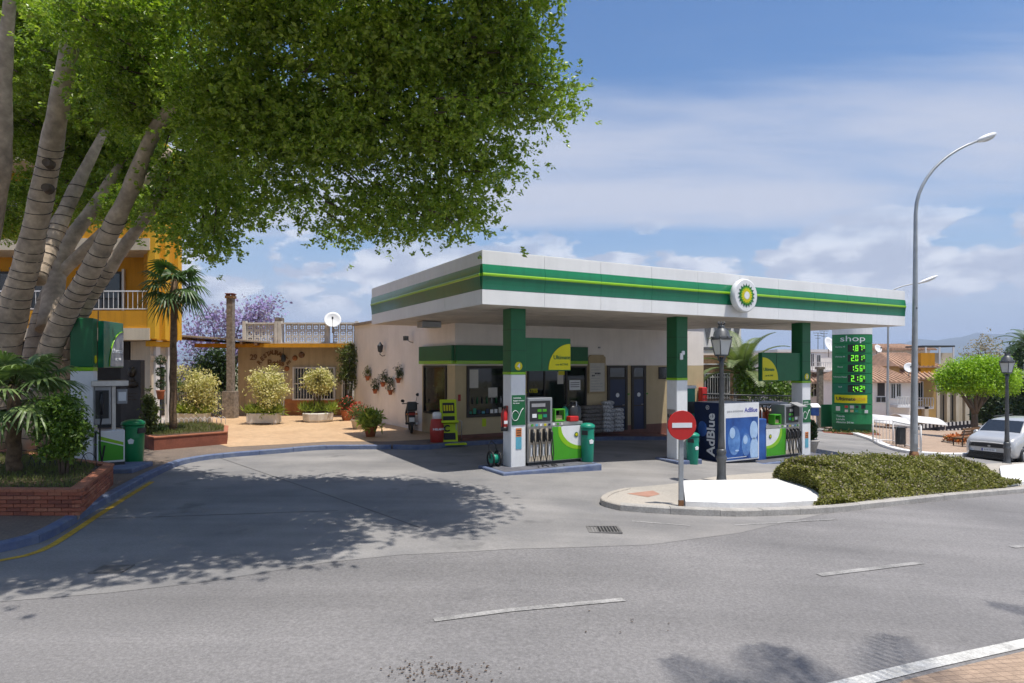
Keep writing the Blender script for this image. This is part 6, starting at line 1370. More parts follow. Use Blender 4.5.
for px, py, lb in ((818, 333, 'left'), (824, 331, 'right')):
    t = thing('aerial', '%s television aerial on the roof left of the price totem' % lb, 'aerial', (xat(px, 62), 62.0, zat(352, 62))); h = zat(py, 62) - zat(352, 62); MB().tube([(0, 0, 0), (0, 0, h)], .03, 5).build('mast', 'metal_dark', t)
    for k in range(3): MB().tube([(-.45 + .1 * k, 0, h - .25 * k), (.45 - .1 * k, 0, h - .25 * k)], .02, 4).build('element', 'metal_dark', t)

# white tents, railing, bin, checker fence, bench
for i, (px, d, py0, py1, w, lb) in enumerate(((886, 44, 430, 414, 34, 'nearer white canvas awning left of the tall street light'), (918, 47, 428, 414.5, 36, 'farther white canvas awning behind the tall street light'))):
    x = xat(px, d); z0 = zg(x) + .12; t = thing('awning', lb, 'awning', (x, d, z0), math.radians(-12), 'white canvas awnings'); ww = w * d / F; zt, zl = zat(py1, d) - z0, zat(py0 - 4, d) - z0
    vs = []; n = 8
    for j in range(n + 1):
        q = j / n; vs += [(-ww / 2, -1.6 + 3.2 * q, zl + (zt - zl) * math.sin(math.pi * (.15 + .6 * q))), (ww / 2, -1.6 + 3.2 * q, zl + (zt - zl) * math.sin(math.pi * (.15 + .6 * q)) - .25)]
    fs = [(2 * j, 2 * j + 1, 2 * j + 3, 2 * j + 2) for j in range(n)]; c = MB().add(vs, fs, True).build('canvas', 'white_paint', t); so = c.modifiers.new('thick', 'SOLIDIFY'); so.thickness = .03
    for sx in (-ww / 2 + .1, ww / 2 - .1):
        for sy in (-1.4, 1.4): MB().tube([(sx, sy, 0), (sx, sy, zl + (zt - zl) * .35)], .03, 6).build('post', 'white_paint', t)
def rail(pts, h, label, step=.16, m='white_paint'):
    t = thing('railing', label, 'railing', (0, 0, 0), 0, 'white iron railings on the square'); P = [gp(*p, .12) for p in pts]
    for a, b_ in zip(P[:-1], P[1:]):
        n = max(2, int((b_ - a).length / step))
        for k in range(n + 1): p = a.lerp(b_, k / n); r = .035 if k in (0, n) else .012; MB().tube([(p.x, p.y, p.z), (p.x, p.y, p.z + h * (1.05 if k in (0, n) else 1))], r, 6 if r > .02 else 4, cap=r > .02).build('post' if r > .02 else 'bar', m, t)
        for z in (.12, h): MB().tube([(a.x, a.y, a.z + z), (b_.x, b_.y, b_.z + z)], .028, 5).build('rail', m, t)
rail(((873, 442), (893, 443)), 1.05, 'left white iron railing on the square near the totem'); rail(((893, 443.5), (921, 452)), 1.05, 'right white iron railing beside the grey bin'); 
p = gp(900.5, 447, .12); t = thing('litter_bin', 'dark grey square litter bin beside the white railing', 'litter bin', p, .1); kk_ = p.y / F
MB().bx(-.16, .16, -.15, .15, .12, 20 * kk_ * .95).build('body', 'metal_dark', t, bev=.03); MB().bx(-.19, .19, -.18, .18, 20 * kk_ * .95, 20 * kk_).build('lid', 'metal_dark', t, bev=.02); MB().tube([(-.21, 0, 0), (-.21, 0, .9)], .02, 6).tube([(.21, 0, 0), (.21, 0, .9)], .02, 6).build('post', 'metal_dark', t)
t = thing('checker_fence', 'black and white checkered slat fence along the square', 'fence', (0, 0, 0)); n = 30
for k in range(n):
    q = k / (n - 1); d = 44 + 6 * q; px = 918 + (973 - 918) * q; x = xat(px, d); y1, y0 = 424.5 - 4 * q, 436.5 - 6.5 * q; z1, z0 = zat(y1, d), zat(y0, d); zm = (z0 + z1) / 2 + (.12 if k % 2 else -.12)
    MB().bx(x - .065, x + .065, d - .03, d + .03, z0, zm).build('slat', 'ink' if k % 2 else 'window_grille', t); MB().bx(x - .065, x + .065, d - .03, d + .03, zm, z1).build('slat', 'window_grille' if k % 2 else 'ink', t)
xa_, xb_ = xat(918, 44), xat(973, 50); MB().tube([(xa_, 44.1, zat(434, 44)), (xb_, 50.1, zat(428.5, 50))], .03, 5).build('rail', 'metal_dark', t)
p = gp(962, 446, .12); t = thing('bench', 'dark slatted bench on the square beside the orange flowers', 'bench', p, math.radians(205)); 
for k in range(4): MB().bx(-.75, .75, -.05 + .11 * k, .04 + .11 * k, .44, .475).build('seat_slat', 'wood_brown', t)
for k in range(3): MB().bx(-.75, .75, .40 + .03 * k, .43 + .03 * k, .58 + .13 * k, .68 + .13 * k).build('back_slat', 'wood_brown', t)
for s in (-.6, .6): MB().tube([(s, -.05, 0), (s, -.03, .44)], .025, 6).tube([(s, .36, 0), (s, .38, .44), (s, .48, .95)], .025, 6).tube([(s, -.03, .42), (s, .38, .42)], .02, 6).build('leg_frame', 'metal_dark', t)
p = gp(965, 444.5, .12); t = thing('flower_bed', 'bed of bright orange flowers beside the silver van', 'flower bed', p); MB().bx(-.9, .9, -.5, .5, -.05, .15).build('edging', 'cream_render', t, bev=.02); leaves('blooms', np.c_[RNG.uniform(-.85, .85, 900), RNG.uniform(-.5, .45, 900), RNG.uniform(.15, .5, 900)], .12, 'flower_orange', t, .8); leaves('foliage', np.c_[RNG.uniform(-.85, .85, 400), RNG.uniform(-.45, .45, 400), RNG.uniform(.1, .42, 400)], .12, 'olive_leaf', t, .5)

# ------------------------------------------------------------------ silver van
vx, vy = 21.5, 27.5; t = thing('van', 'silver people carrier van parked at the right edge', 'van', (vx, vy, zg(vx) - .0), 0)
# local frame: -y is the front of the van; turned so that it faces the road on the left
t.rotation_euler = (math.radians(0), math.radians(0), math.radians(-58))
# sections along y: (y, z_low, z_belt, z_roof, half_low, half_belt, half_roof)
sec = [(-2.20, .30, .66, .84, .72, .76, .70), (-2.15, .22, .80, 1.00, .86, .88, .74), (-1.95, .20, .90, 1.09, .91, .91, .80), (-1.55, .20, .97, 1.17, .925, .92, .82), (-1.22, .20, 1.0, 1.23, .925, .92, .82), (-.90, .20, 1.02, 1.48, .925, .92, .76), (-.45, .22, 1.03, 1.73, .925, .92, .72), (.3, .22, 1.03, 1.78, .925, .92, .70), (1.2, .22, 1.04, 1.79, .925, .92, .70), (1.9, .24, 1.04, 1.76, .91, .91, .69), (2.15, .34, 1.03, 1.62, .86, .87, .66), (2.2, .5, 1.0, 1.5, .8, .84, .62)]
vs, fs = [], []
for y, zl, zb_, zr_, hl, hb, hr in sec:
    ring = [(hl * .9, zl), (hl, zl + .12), (hb, (zl + zb_) / 2 + .1), (hb * .985, zb_), (hr + (hb - hr) * .35, zb_ + (zr_ - zb_) * .62), (hr, zr_ - .07 * min(1, zr_ - zb_)), (hr * .8, zr_), (0, zr_ + .015)]
    full = ring + [(-a, b_) for a, b_ in reversed(ring[:-1])]; vs += [(a, y, b_) for a, b_ in full]
m = 15
for i in range(len(sec) - 1):
    for k in range(m): k2 = (k + 1) % m; fs.append((i * m + k, i * m + k2, (i + 1) * m + k2, (i + 1) * m + k))
fs += [tuple(range(m)), tuple((len(sec) - 1) * m + k for k in reversed(range(m)))]
body = MB().add(vs, fs, True).build('body', 'car_paint', t)
sm_ = body.modifiers.new('sub', 'SUBSURF'); sm_.levels = 2; sm_.render_levels = 2
def vp(poly, y, name, m, th=.02, bev=.01, parent=t): return MB().slab(poly, y, y + th).build(name, m, parent, bev=bev)
# windscreen follows the slope of the body
ws_ = [(-.72, -1.20, 1.22), (.72, -1.20, 1.22), (.62, -.55, 1.66), (-.62, -.55, 1.66)]
ws_ = [(a, y - .05, z + .035) for a, y, z in ws_]; MB().add(ws_ + [(a, y + .03, z - .03) for a, y, z in ws_], [(0, 1, 2, 3), (7, 6, 5, 4), (0, 4, 5, 1), (1, 5, 6, 2), (2, 6, 7, 3), (3, 7, 4, 0)]).build('windscreen', 'car_glass', t)
for s in (-1, 1):
    for (y0, y1, y2, y3) in ((-.85, .12, .12, -.25), (.22, 1.05, 1.05, .22), (1.15, 1.85, 1.78, 1.15)):
        q = [(s * .915, y0, 1.06), (s * .915, y1, 1.06), (s * .785, y2, 1.56), (s * .785, y3, 1.56)]; MB().add(q + [(a - s * .06, y, z) for a, y, z in q], [(0, 1, 2, 3), (4, 7, 6, 5), (0, 4, 5, 1), (1, 5, 6, 2), (2, 6, 7, 3), (3, 7, 4, 0)]).build('side_window', 'car_glass', t)
    for y in (-1.38, 1.40):
        w_ = MB().tube([(s * .68, y, .32), (s * .93, y, .32)], .325, 24).build('wheel', 'black_rubber', t, bev=.03); MB().tube([(s * .90, y, .32), (s * .945, y, .32)], .21, 18).build('rim', 'metal_grey', w_)
        MB().tube([(s * .915, y + .40 * math.cos(q), .32 + .40 * math.sin(q)) for q in np.linspace(-.2, math.pi + .2, 16)], .035, 6).build('wheel_arch', 'black_plastic', t)
    MB().ball((s * 1.04, -.80, 1.12), (.11, .07, .11), 10, 7).tube([(s * .9, -.76, 1.03), (s * 1.0, -.79, 1.08)], .025, 6).build('mirror', 'car_paint', t)
    MB().add([(s * .50, -2.23, .72), (s * .86, -2.12, .74), (s * .90, -1.98, .92), (s * .56, -2.19, .88), (s * .50, -2.12, .70), (s * .78, -2.0, .72), (s * .80, -1.92, .86), (s * .55, -2.02, .83)], [(0, 1, 2, 3), (7, 6, 5, 4), (0, 4, 5, 1), (1, 5, 6, 2), (2, 6, 7, 3), (3, 7, 4, 0)]).build('headlight', 'lamp_glass', t, bev=.01)
    MB().tube([(s * .62, -.2, 1.80), (s * .62, 1.7, 1.82)], .02, 6).build('roof_rail', 'metal_dark', t); MB().box((s * .93, -.1, .72), (.02, .2, .03)).build('door_handle', 'car_paint', t); MB().bx(s * .91 - .02, s * .91 + .02, -1.0, 1.0, .3, .42).build('side_strip', 'black_plastic', t)
    MB().ball((s * .60, -2.16, .40), (.10, .05, .06), 10, 6).build('fog_light', 'black_plastic', t)
vp([(-.70, .66), (.70, .66), (.62, .82), (-.62, .82)], -2.222, 'upper_grille', 'black_plastic', .1); vp([(-.80, .20), (.80, .20), (.70, .48), (-.70, .48)], -2.235, 'lower_grille', 'black_plastic', .12)
for k in range(3): vp([(-.58, .31 + .045 * k), (.58, .31 + .045 * k), (.58, .33 + .045 * k), (-.58, .33 + .045 * k)], -2.235, 'grille_bar', 'metal_grey', .012, 0)
MB().ball((0, -2.2, .72), (.09, .03, .06), 12, 6).build('badge', 'steel', t)
np_ = vp([(-.26, .50), (.26, .50), (.26, .61), (-.26, .61)], -2.235, 'number_plate', 'white_ink', .015, .003); vp([(-.26, .50), (-.21, .50), (-.21, .61), (-.26, .61)], -2.24, 'plate_band', 'blue_ink', .004, 0, np_); text('0000 AAA', .09, 'ink', np_, (.02, -2.238, .555), depth=.002) if False else [vp([(-.17 + .055 * k, .525), (-.135 + .055 * k, .525), (-.135 + .055 * k, .59), (-.17 + .055 * k, .59)], -2.239, 'plate_mark', 'grey_ink', .003, 0, np_) for k in range(7)]

# ================================================================== trees
def at3(px, py, d): return Vector((xat(px, d), d, zat(py, d)))
def lob(px, py, d, rx, ry, dep=None): k = d / F; p = at3(px, py, d); return (p.x, p.y, p.z, rx * k, (dep if dep else (rx + ry) / 2 * k), ry * k)
# ------------------------------------------------------------------ the big ficus
tr = thing('ficus_tree', 'huge spreading ficus with leaning pale trunks at the left', 'tree', (xat(22, 15.6), 15.6, .5))
org = Vector(tr.location)
def limb(pts, r, name='trunk', m='bark_pale', n=14):
    P = [Vector(p) - org for p in pts]
    out, rr = [], []
    Q = [P[0] * 2 - P[1]] + P + [P[-1] * 2 - P[-2]]
    for i in range(1, len(Q) - 2):
        for k in range(5):
            q = k / 5; a, b, c, d = Q[i - 1:i + 3]; out.append(.5 * ((2 * b) + (c - a) * q + (2 * a - 5 * b + 4 * c - d) * q * q + (3 * b - a - 3 * c + d) * q ** 3)); rr.append((r[i - 1] * (1 - q) + r[i] * q) * (1 + .05 * math.sin(len(out) * 1.9)))
    out.append(P[-1]); rr.append(r[-1]); mb = MB().tube(out, rr, n); rg = random.Random(len(out) + int(r[0] * 100)); mb.v = [tuple(Vector(v) + Vector((rg.uniform(-1, 1), rg.uniform(-1, 1), rg.uniform(-1, 1))) * rr[min(i // n, len(rr) - 1)] * .05) for i, v in enumerate(mb.v)]; mb.build(name, m, tr); return [o + org for o in out], rr
st = []
st.append(limb([at3(-6, 445, 15.4), at3(6, 340, 15.2), at3(30, 250, 14.8), at3(48, 165, 14.2), at3(62, 90, 13.6), at3(79, -5, 13.0), at3(100, -120, 12.4)], [.42, .34, .26, .22, .19, .15, .09]))
st.append(limb([at3(30, 450, 15.8), at3(52, 345, 15.4), at3(95, 262, 14.8), at3(128, 195, 14.2), at3(165, 115, 13.4), at3(240, 60, 12.6), at3(300, -10, 11.8)], [.34, .26, .21, .175, .13, .09, .05]))
st.append(limb([at3(48, 440, 16.4), at3(72, 335, 16.2), at3(110, 268, 15.8), at3(140, 225, 15.4), at3(190, 160, 14.6), at3(270, 110, 13.6)], [.24, .18, .15, .13, .10, .06]))
st.append(limb([at3(18, 430, 16.6), at3(45, 300, 16.8), at3(85, 250, 17.0), at3(120, 215, 17.0), at3(170, 150, 16.6)], [.22, .17, .14, .12, .07]))
st.append(limb([at3(34, 280, 15.4), at3(52, 240, 16.0), at3(75, 190, 16.4), at3(105, 130, 16.6)], [.24, .20, .16, .09]))
st.append(limb([at3(50, 330, 16.2), at3(60, 260, 17), at3(95, 205, 17.6), at3(120, 165, 17.8)], [.3, .2, .16, .1]))
st.append(limb([at3(-40, 430, 16.5), at3(-14, 250, 16), at3(2, 160, 15.4), at3(4, 80, 14.8), at3(14, -30, 14.0), at3(40, -120, 13.4)], [.3, .25, .2, .16, .11, .06]))
for a in ([at3(165, 115, 13.4), at3(225, 75, 12.8), at3(250, 70, 12.2), at3(340, 40, 11.8)], [at3(190, 160, 14.6), at3(235, 105, 13.6), at3(330, 120, 13), at3(430, 130, 12.6)], [at3(240, 60, 12.6), at3(360, 70, 12.8), at3(440, 80, 13.2), at3(500, 70, 13.4)], [at3(79, -5, 13), at3(150, -40, 12), at3(260, -80, 11), at3(420, -60, 11)]):
    limb(a, [.11, .09, .06, .025], 'branch', 'bark_pale', 8)
limb([at3(55, 30, 13.4), at3(80, 24, 13.0), at3(110, 35, 12.8), at3(131, 45, 12.6)], [.05, .045, .035, .02], 'branch', 'bark_pale', 6)
# knots on the main trunk
for px, py in ((47, 163), (46, 188)): p = at3(px, py, 13.98); MB().tube([p - org + Vector((0, .1, 0)), p - org + Vector((0.02, -.06, 0))], [.12, .085], 12).build('knot', 'bark_dark', tr)
LB = [lob(478, 60, 12.5, 74, 68), lob(520, 42, 12, 44, 54), lob(440, 135, 12.5, 74, 52), lob(330, 128, 12.5, 80, 60), lob(390, 45, 11.8, 100, 75), lob(250, 110, 12.5, 85, 68), lob(165, 95, 14.2, 75, 60), lob(85, 60, 17, 80, 70), lob(20, 105, 19, 70, 62), lob(100, 150, 19.5, 60, 50), lob(50, 195, 19.5, 55, 30), lob(140, 175, 18.5, 45, 42), lob(0, 220, 20, 40, 25),
      lob(300, 192, 13.5, 42, 24), lob(362, 203, 13.5, 36, 27), lob(430, 188, 13.2, 42, 22), lob(480, 165, 12.8, 45, 38), lob(262, 226, 14, 17, 20), lob(205, 172, 14.4, 45, 36), lob(170, 213, 15, 26, 14), lob(140, 15, 12.2, 90, 40), lob(260, 0, 11, 105, 55), lob(465, -25, 11.8, 66, 46), lob(10, 10, 16.2, 60, 55), lob(228, 203, 13.8, 36, 22), lob(345, 228, 13.8, 14, 15), lob(498, 108, 12.4, 48, 46), lob(455, 205, 13, 22, 14)]
LB += [(-1.6, 8.4, 9.4, 1.9, 1.5, 1.3), (-4.4, 7.6, 9.0, 2.2, 1.5, 1.3), (-7.2, 7.8, 8.8, 2.2, 1.5, 1.2), (-10, 8.4, 8.6, 2.0, 1.6, 1.2), (1.0, 9.9, 10.6, 1.4, 1.6, 1.0), (-3.0, 9.4, 9.9, 2.1, 1.3, 1.1), (-6.2, 9.3, 9.4, 2.1, 1.3, 1.1), (-.3, 11.0, 10.2, 1.5, 1.6, 1.3)]
LB += [lob(140, 208, 17, 34, 22), lob(100, 200, 18.5, 40, 26), lob(545, 100, 12.3, 18, 12), lob(515, 160, 12.6, 16, 12), lob(500, 190, 12.8, 15, 12), lob(470, 212, 13, 14, 10), lob(400, 215, 13.3, 18, 12), lob(300, 222, 13.6, 16, 12), lob(210, 232, 14.2, 20, 10)]
# distinct leaf pads, kept apart so that the sun reaches between them
def spaced(cand, gap, zf):
    keep, cell = [], {}
    for p in cand:
        key = tuple(np.floor(p / gap).astype(int)); ok = True
        for dx in (-1, 0, 1):
            for dy in (-1, 0, 1):
                for dz in (-1, 0, 1):
                    for q in cell.get((key[0] + dx, key[1] + dy, key[2] + dz), ()):
                        e = p - q
                        if e[0] ** 2 + e[1] ** 2 + (e[2] * zf) ** 2 < gap * gap: ok = False
        if ok: keep.append(p); cell.setdefault(key, []).append(p)
    return np.array(keep)
LB = [(*l[:3], *(max(.12, r_ - .50) for r_ in l[3:])) for l in LB]
bo = spaced(in_lobes(LB, 7000, shell=.40), .72, 1.0)                     # boughs, each a rounded mass of its own
bl = [(*b, *(RNG.uniform(.45, .8) * np.array([1, 1, .68]))) for b in bo]
cand = in_lobes(bl, 30000, shell=.60)
cl = spaced(cand, .335, 1.3); npad = len(cl); print('PADS', len(bo), npad)
nro, nle = 20, 10                     # every pad carries short shoots, every shoot a whorl of leaves
sc3 = np.stack([RNG.uniform(.20, .36, npad), RNG.uniform(.20, .36, npad), RNG.uniform(.10, .18, npad)], 1)
off = RNG.normal(size=(npad, nro, 3)) * sc3[:, None, :]; off[..., 2] -= .35 * (off[..., 0] ** 2 + off[..., 1] ** 2)
sh = (cl[:, None, :] + off).reshape(-1, 3); ax = off.reshape(-1, 3) * np.array([3.0, 3.0, 1.5]) + RNG.normal(size=(npad * nro, 3)) * .35
pts = np.repeat(sh, nle, axis=0) + RNG.normal(size=(npad * nro * nle, 3)) * .032
cr_ = leaves('crown', pts - np.array(org), .088, 'ficus_leaf', tr, .52, up=.15, axis=np.repeat(ax, nle, axis=0) * .55); stuff(cr_)
inner = in_lobes([(*l[:3], *(r_ * .92 for r_ in l[3:])) for l in LB], 42000, shell=.05)
stuff(leaves('inner_foliage', inner - np.array(org), .15, 'ficus_leaf', tr, .5, up=.2))
tw = MB(); idx = RNG.choice(len(cl), min(900, len(cl)), replace=False)
for i in idx:
    p = Vector(cl[i]) - org; q = p + (Vector((-6.5, 13.2, 8.6)) - org - p).normalized() * .7 + Vector(RNG.normal(size=3)) * .12; tw.tube([q, (p + q) / 2 + Vector((0, 0, .06)), p], [.022, .014, .006], 4, cap=False)
stuff(tw.build('twigs', 'bark_dark', tr))
# cord of fairy lights wound round the trunks
t = thing('light_cord', 'dark cord of fairy lights wound round the ficus trunks', 'cord', (0, 0, 0))
for si in (0, 1, 2, 3, 4):
    P, R = st[si]; cord = []; Lc = 0; seg = [(P[i + 1] - P[i]).length for i in range(len(P) - 1)]; tot = sum(seg); cum = np.concatenate([[0], np.cumsum(seg)])
    end = min(tot, {0: 7.6, 1: 6.4, 2: 5.0, 3: 4.4, 4: 3.0}[si]); turns = end / .27; ns = int(turns * 14)
    for k in range(ns):
        s = end * k / ns; s2 = s + .09 * math.sin(k * .043) + .03 * math.sin(k * .19); p = Vector([np.interp(s2, cum, [v[j] for v in P]) for j in range(3)]); r = float(np.interp(s2, cum, R)) + .008
        d = (Vector([np.interp(min(s2 + .1, tot), cum, [v[j] for v in P]) for j in range(3)]) - p).normalized(); a = d.cross(Vector((0, 1, 0))).normalized(); b = d.cross(a); q = 2 * math.pi * turns * k / ns
        cord.append(p + (a * math.cos(q) + b * math.sin(q)) * r)
    MB().tube(cord, .009, 4, cap=False).build('strand', 'black_rubber', t)

# ------------------------------------------------------------------ generic tree from lobes
def tree(name, label, px, d, lobes, m, n, size, per=20, spread=.2, trunk=None, tm='bark_dark', shell=.4, aspect=.5, group=None, cat='tree', zb=None, stems=1, trunk_r=.2):
    x = xat(px, d); z0 = zg(x) if zb is None else zb; t = thing(name, label, cat, (x, d, z0), 0, group); o = np.array((x, d, z0))
    cl = in_lobes(lobes, n // per, shell=shell); leaves('crown', clump_points(cl, per, spread) - o, size, m, t, aspect)
    for k, l in enumerate(lobes):
        p = Vector(l[:3]) - Vector(o); fk = Vector((.06 * math.sin(k), .05 * math.cos(k), min(q_[2] - o[2] for q_ in lobes) * .5)); b = Vector((0, 0, -.2)); mid = fk.lerp(p, .5) + Vector((0, 0, .08 * p.z)); MB().tube([b, fk * .5, fk, mid, p] if k == 0 else [fk, mid, p], [trunk_r * 1.25, trunk_r * .95, trunk_r * .85, trunk_r * .45, trunk_r * .15] if k == 0 else [trunk_r * .6, trunk_r * .4, trunk_r * .12], 9).build('trunk' if k == 0 else 'limb', tm, t)
    return t
dj = 42
tree('jacaranda', 'jacaranda in purple bloom behind the cafe chimney', 222, dj, [lob(262, 312, dj, 18, 20), lob(240, 322, dj, 24, 18), lob(212, 325, dj, 22, 18), lob(196, 350, dj, 22, 22), lob(232, 345, dj, 26, 14), lob(186, 378, dj, 18, 18), lob(258, 330, dj, 22, 10)], 'jacaranda_bloom', 5200, .22, 14, .28, stems=1, trunk_r=.2, shell=.3, aspect=.6)
tree('evergreen_tree', 'dark green tree under the cafe awning beyond the picket rail', 214, 38, [lob(216, 362, 38, 16, 18), lob(205, 372, 38, 12, 14), lob(224, 375, 38, 12, 18)], 'dark_leaf', 3800, .2, 18, .2)
tree('garden_tree', 'pale bushy tree beyond the picket rail at the left', 190, 40, [lob(188, 392, 40, 22, 18), lob(208, 398, 40, 18, 14), lob(172, 396, 40, 16, 16)], 'olive_leaf', 3000, .2, 18, .25, trunk_r=.12)
dg = 38
mat_tree = [lob(957, 376, dg, 17, 15), lob(975, 372, dg, 22, 14), lob(996, 376, dg, 20, 16), lob(975, 384, dg, 26, 9), lob(946, 381, dg, 9, 11), lob(1006, 384, dg + 1, 12, 10), lob(990, 366, dg, 14, 9)]
tree('clipped_ficus', 'bright green flat topped tree behind the silver van', 975, dg, mat_tree, 'lime_leaf', 30000, .13, 22, .15, tm='bark_dark', trunk_r=.19, shell=.5, stems=2)
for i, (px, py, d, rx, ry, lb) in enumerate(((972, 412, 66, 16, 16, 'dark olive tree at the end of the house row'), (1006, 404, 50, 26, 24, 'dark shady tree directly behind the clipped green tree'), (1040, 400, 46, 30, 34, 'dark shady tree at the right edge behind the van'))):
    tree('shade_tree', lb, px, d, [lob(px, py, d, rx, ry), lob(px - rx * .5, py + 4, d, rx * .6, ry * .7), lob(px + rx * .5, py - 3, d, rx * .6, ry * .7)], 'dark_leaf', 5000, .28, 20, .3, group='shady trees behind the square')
tree('bare_tree', 'thin half bare tree rising above the clipped green tree', 985, 75, [lob(978, 350, 75, 9, 10), lob(992, 352, 75, 10, 9), lob(985, 344, 75, 8, 7), lob(1003, 356, 75, 8, 7), lob(970, 358, 75, 7, 8)], 'hedge_pale', 900, .3, 9, .5, trunk_r=.16)
tree('pine_tree', 'small dark conifer seen beside the far lantern', 1018, 60, [lob(1020, 352, 60, 8, 8), lob(1016, 362, 60, 10, 8)], 'dark_leaf', 1600, .3, 16, .3, trunk_r=.15)
tree('slope_bush', 'mixed green bushes below the date palm', 765, 33, [lob(752, 388, 33, 14, 12), lob(772, 386, 33, 16, 13), lob(790, 392, 33, 12, 9), lob(745, 378, 33.5, 9, 16)], 'shrub_leaf', 5200, .16, 18, .18, cat='bush', trunk_r=.06)
tree('dry_bush', 'pale dry bush left of the far pillar', 786, 37, [lob(786, 382, 37, 10, 10), lob(800, 386, 37, 9, 9)], 'hedge_pale', 1500, .14, 18, .2, cat='bush', trunk_r=.05)

# ------------------------------------------------------------------ feather palms
def feather_palm(label, base, h, nf, Lf, m, seed, r=.22, spread=(-.25, 1.3), lw=.035):
    rg = random.Random(seed); t = thing('date_palm', label, 'palm', base); n = 16
    MB().tube([(0, 0, h * q / n - (.1 if q == 0 else 0)) for q in range(n + 1)], [r * (1 + (.09 if q % 2 else 0)) for q in range(n + 1)], 12).build('trunk', 'palm_trunk', t); MB().ball((0, 0, h), (r * 1.5, r * 1.5, r * 1.6)).build('crown_boss', 'palm_trunk', t)
    for k in range(nf):
        a = k * 2.39996 + rg.uniform(-.1, .1); el = spread[0] + (spread[1] - spread[0]) * (k + .5) / nf; L_ = Lf * rg.uniform(.88, 1.08); pts = []; hd = Vector((math.cos(a), math.sin(a), 0)); side = Vector((-math.sin(a), math.cos(a), 0))
        p = Vector((0, 0, h)); ns = 14; ang = el
        for i in range(ns + 1): pts.append(p.copy()); p = p + (hd * math.cos(ang) + Vector((0, 0, 1)) * math.sin(ang)) * L_ / ns; ang -= (1.25 + .3 * math.cos(el)) / ns * (.4 + 1.2 * i / ns)
        fr = MB(); rc = MB().tube(pts, [.028 * (1 - .8 * i / ns) for i in range(ns + 1)], 5)
        for i in range(2 * ns - 3):
            q = .12 + .88 * i / (2 * ns - 3); f_ = q * ns; j = min(ns - 1, int(f_)); b = pts[j].lerp(pts[j + 1], f_ - j); tg = (pts[j + 1] - pts[j]).normalized(); up = side.cross(tg).normalized() * -1
            ll = Lf * .20 * math.sin(math.pi * (.18 + .78 * q)) + .06
            for s in (-1, 1):
                dv = (side * s * .85 + tg * .6 + Vector((0, 0, .18))).normalized(); e = b + dv * ll + Vector((0, 0, -.12 * ll)); mid = b + dv * ll * .45; wv = tg * lw
                fr.add([b - wv * .4, mid - wv * .6 + up * .01, e, mid + wv * .6 + up * .01, b + wv * .4], [(0, 1, 2, 3, 4)])
        o = fr.build('frond', m, t); rc.build('rachis', 'olive_leaf', o)
    return t
dp_ = 34.0; feather_palm('date palm with arching fronds behind the blue tank', (xat(742, dp_), dp_, zg(12.2)), zat(375, dp_) - zg(12.2), 20, 3.0, 'datepalm_leaf', 4, .26, (.15, 1.45), .085)
feather_palm('street palm on the near pavement whose crown shades the road', (5.5, 2.15, zg(5.5)), 9.6, 20, 3.4, 'palm_leaf', 9, .2, (-.1, 1.2), .05)
feather_palm('second street palm farther along the near pavement', (10.6, 4.9, zg(10.6)), 9.6, 24, 3.0, 'palm_leaf', 10, .2, (-.1, 1.2), .05)
feather_palm('far palm at the right edge above the van', (xat(1030, 45), 45.0, zg(36)), zat(345, 45) - zg(36), 22, 2.2, 'palm_leaf', 12, .2, (-.2, 1.2), .05)

# ------------------------------------------------------------------ hedge on the island
FH = smooth_path([gp(*p)[:2] for p in ((822, 513.5), (845, 511.5), (870, 508.5), (922, 502.5), (975, 497), (1012, 493.2))], .1); NI = offset_path(FH, 1.0); n = 76000
k = RNG.uniform(0, len(FH) - 1.001, n); i = k.astype(int); Fx = np.array([(p.x, p.y) for p in FH]); Nx = np.array([(q.x - p.x, q.y - p.y) for p, q in zip(FH, NI)])
q = k / (len(FH) - 1); wid = 2.55 * np.sqrt(np.clip(1 - np.abs(2 * q - 1) ** 5, 0.05, 1)); lat = RNG.uniform(0, 1, n)
hh = .60 * np.clip(1 - np.abs(2 * lat - 1) ** 3.2, .0, 1) ** .5 * np.clip(1 - np.abs(2 * q - 1) ** 14, .3, 1) * np.clip(.62 + q * 1.6, 0, 1) * (1 + .12 * np.sin(k * .33 + lat * 3) + .10 * np.sin(k * .9 + lat * 6) + .07 * np.sin(k * 2.3 - lat * 9))
zz = hh * (1 - .35 * RNG.uniform(0, 1, n) ** 2.2) + .10 * (RNG.uniform(0, 1, n) < .06) * RNG.uniform(0, 1, n); low_ = (lat < .14) | (RNG.uniform(0, 1, n) < .06); zz = np.where(low_, hh * RNG.uniform(.05, 1, n), zz)
bx = Fx[i] + (Fx[i + 1] - Fx[i]) * (k - i)[:, None] + np.outer((np.clip(1 - q * 4, 0, 1) * 1.5 + np.clip(q * 3.4 - 2.4, 0, 1) * 1.3) * lat, [1, .1]) + Nx[i] * (lat * wid + .2)[:, None]
gz = np.interp(bx[:, 0], KX, KZ); P = np.c_[bx, gz + .12 + zz]
c0 = FH[len(FH) // 2]; t = thing('hedge', 'long low clipped hedge along the traffic island', 'hedge', (c0.x, c0.y + 1, zg(c0.x) + .1)); o = np.array(t.location)
sel = RNG.uniform(0, 1, n) < .09
stuff(leaves('foliage', P[~sel] - o, .068, 'hedge_leaf', t, .5, up=.4)); stuff(leaves('blossom', P[sel] + (0, 0, .03) - o, .055, 'hedge_pale', t, .7))
tw = MB()
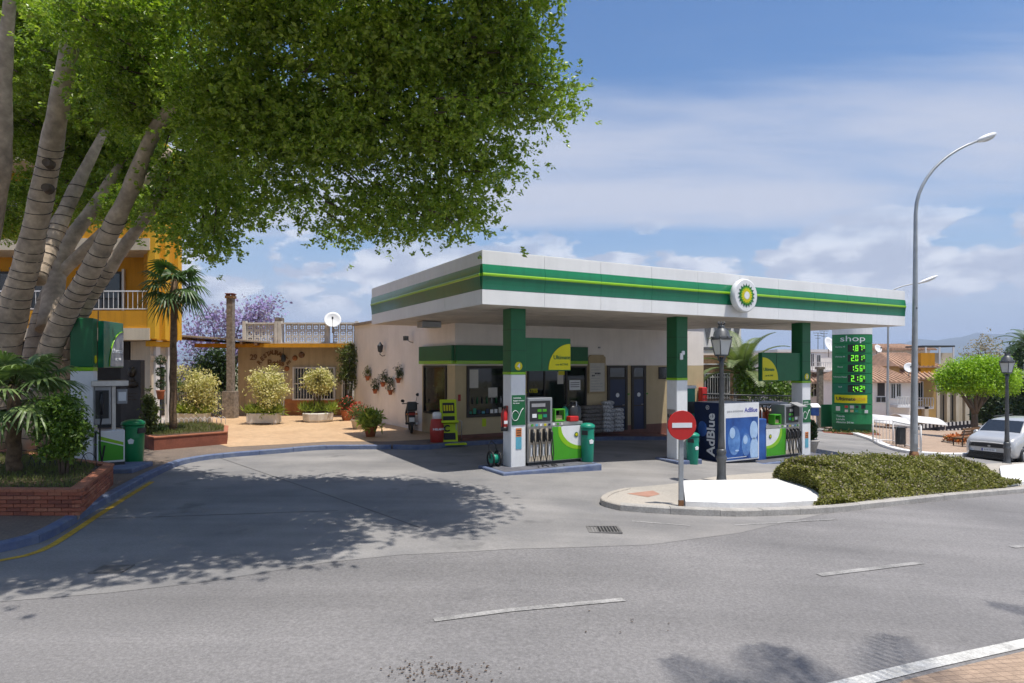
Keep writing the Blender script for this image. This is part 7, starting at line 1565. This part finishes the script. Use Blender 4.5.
for s in range(160):
    j = RNG.integers(len(FH) // 3, len(FH) - 4); l_ = RNG.uniform(.3, 2.0); b = FH[j] + (NI[j] - FH[j]) * l_; z = zg(b.x) + .1; tw.tube([Vector((b.x, b.y, z)) - Vector(o), Vector((b.x + RNG.normal() * .15, b.y + RNG.normal() * .15, z + .38)) - Vector(o)], [.012, .005], 4, cap=False)
stuff(tw.build('stems', 'bark_dark', t))
# small dark flecks on the road, gathered into one mottled patch
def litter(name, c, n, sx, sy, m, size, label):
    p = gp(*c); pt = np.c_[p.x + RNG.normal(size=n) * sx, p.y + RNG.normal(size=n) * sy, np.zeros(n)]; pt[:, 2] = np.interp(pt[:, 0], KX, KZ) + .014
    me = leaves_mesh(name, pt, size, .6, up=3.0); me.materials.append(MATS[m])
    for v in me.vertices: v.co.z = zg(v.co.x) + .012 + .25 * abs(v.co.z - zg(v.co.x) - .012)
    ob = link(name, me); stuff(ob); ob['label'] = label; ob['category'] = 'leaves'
litter('dark_flecks', (440, 672), 150, .26, .10, 'soil', .03, 'mottled patch of small dark flecks on the road near the bottom')
litter('dark_flecks', (640, 625), 12, .3, .2, 'soil', .035, 'few dark specks on the road right of the dashed line')

# ------------------------------------------------------------------ far hills and the air in front of them
me_v, me_f = [], []; nx, ny = 90, 10
for j in range(ny + 1):
    for i_ in range(nx + 1):
        a = math.radians(-52 + 110 * i_ / nx); r = 7000 + 3500 * j / ny; prof = math.sin(math.pi * j / ny) ** .8
        deg = -52 + 110 * i_ / nx; hgt = 120 + 270 * math.exp(-((deg - 41) / 9.0) ** 2) + 90 * math.sin(deg * .21 + 1) ** 2 + 26 * math.sin(deg * 1.3 + j) + 14 * math.sin(deg * 3.1 + 2 * j)
        me_v.append((r * math.sin(a), r * math.cos(a), -45 + hgt * prof))
for j in range(ny):
    for i_ in range(nx): q = j * (nx + 1) + i_; me_f.append((q, q + 1, q + nx + 2, q + nx + 1))
struct(MB().add(me_v, me_f, True).build('hills', 'hill'))

# even, thin air over the whole landscape: far hills fade to blue
hm = bpy.data.materials.new('haze_air'); hm.use_nodes = True; hn = hm.node_tree; hn.nodes.clear(); ho = hn.nodes.new('ShaderNodeOutputMaterial'); hv = hn.nodes.new('ShaderNodeVolumePrincipled')
hv.inputs['Color'].default_value = (0.62, 0.76, 1.0, 1); hv.inputs['Density'].default_value = 0.00016; hv.inputs['Anisotropy'].default_value = 0.1; hn.links.new(hv.outputs[0], ho.inputs['Volume']); MATS['haze_air'] = hm
stuff(MB().bx(-12500, 12500, -300, 11500, -60, 470).build('haze', 'haze_air'))
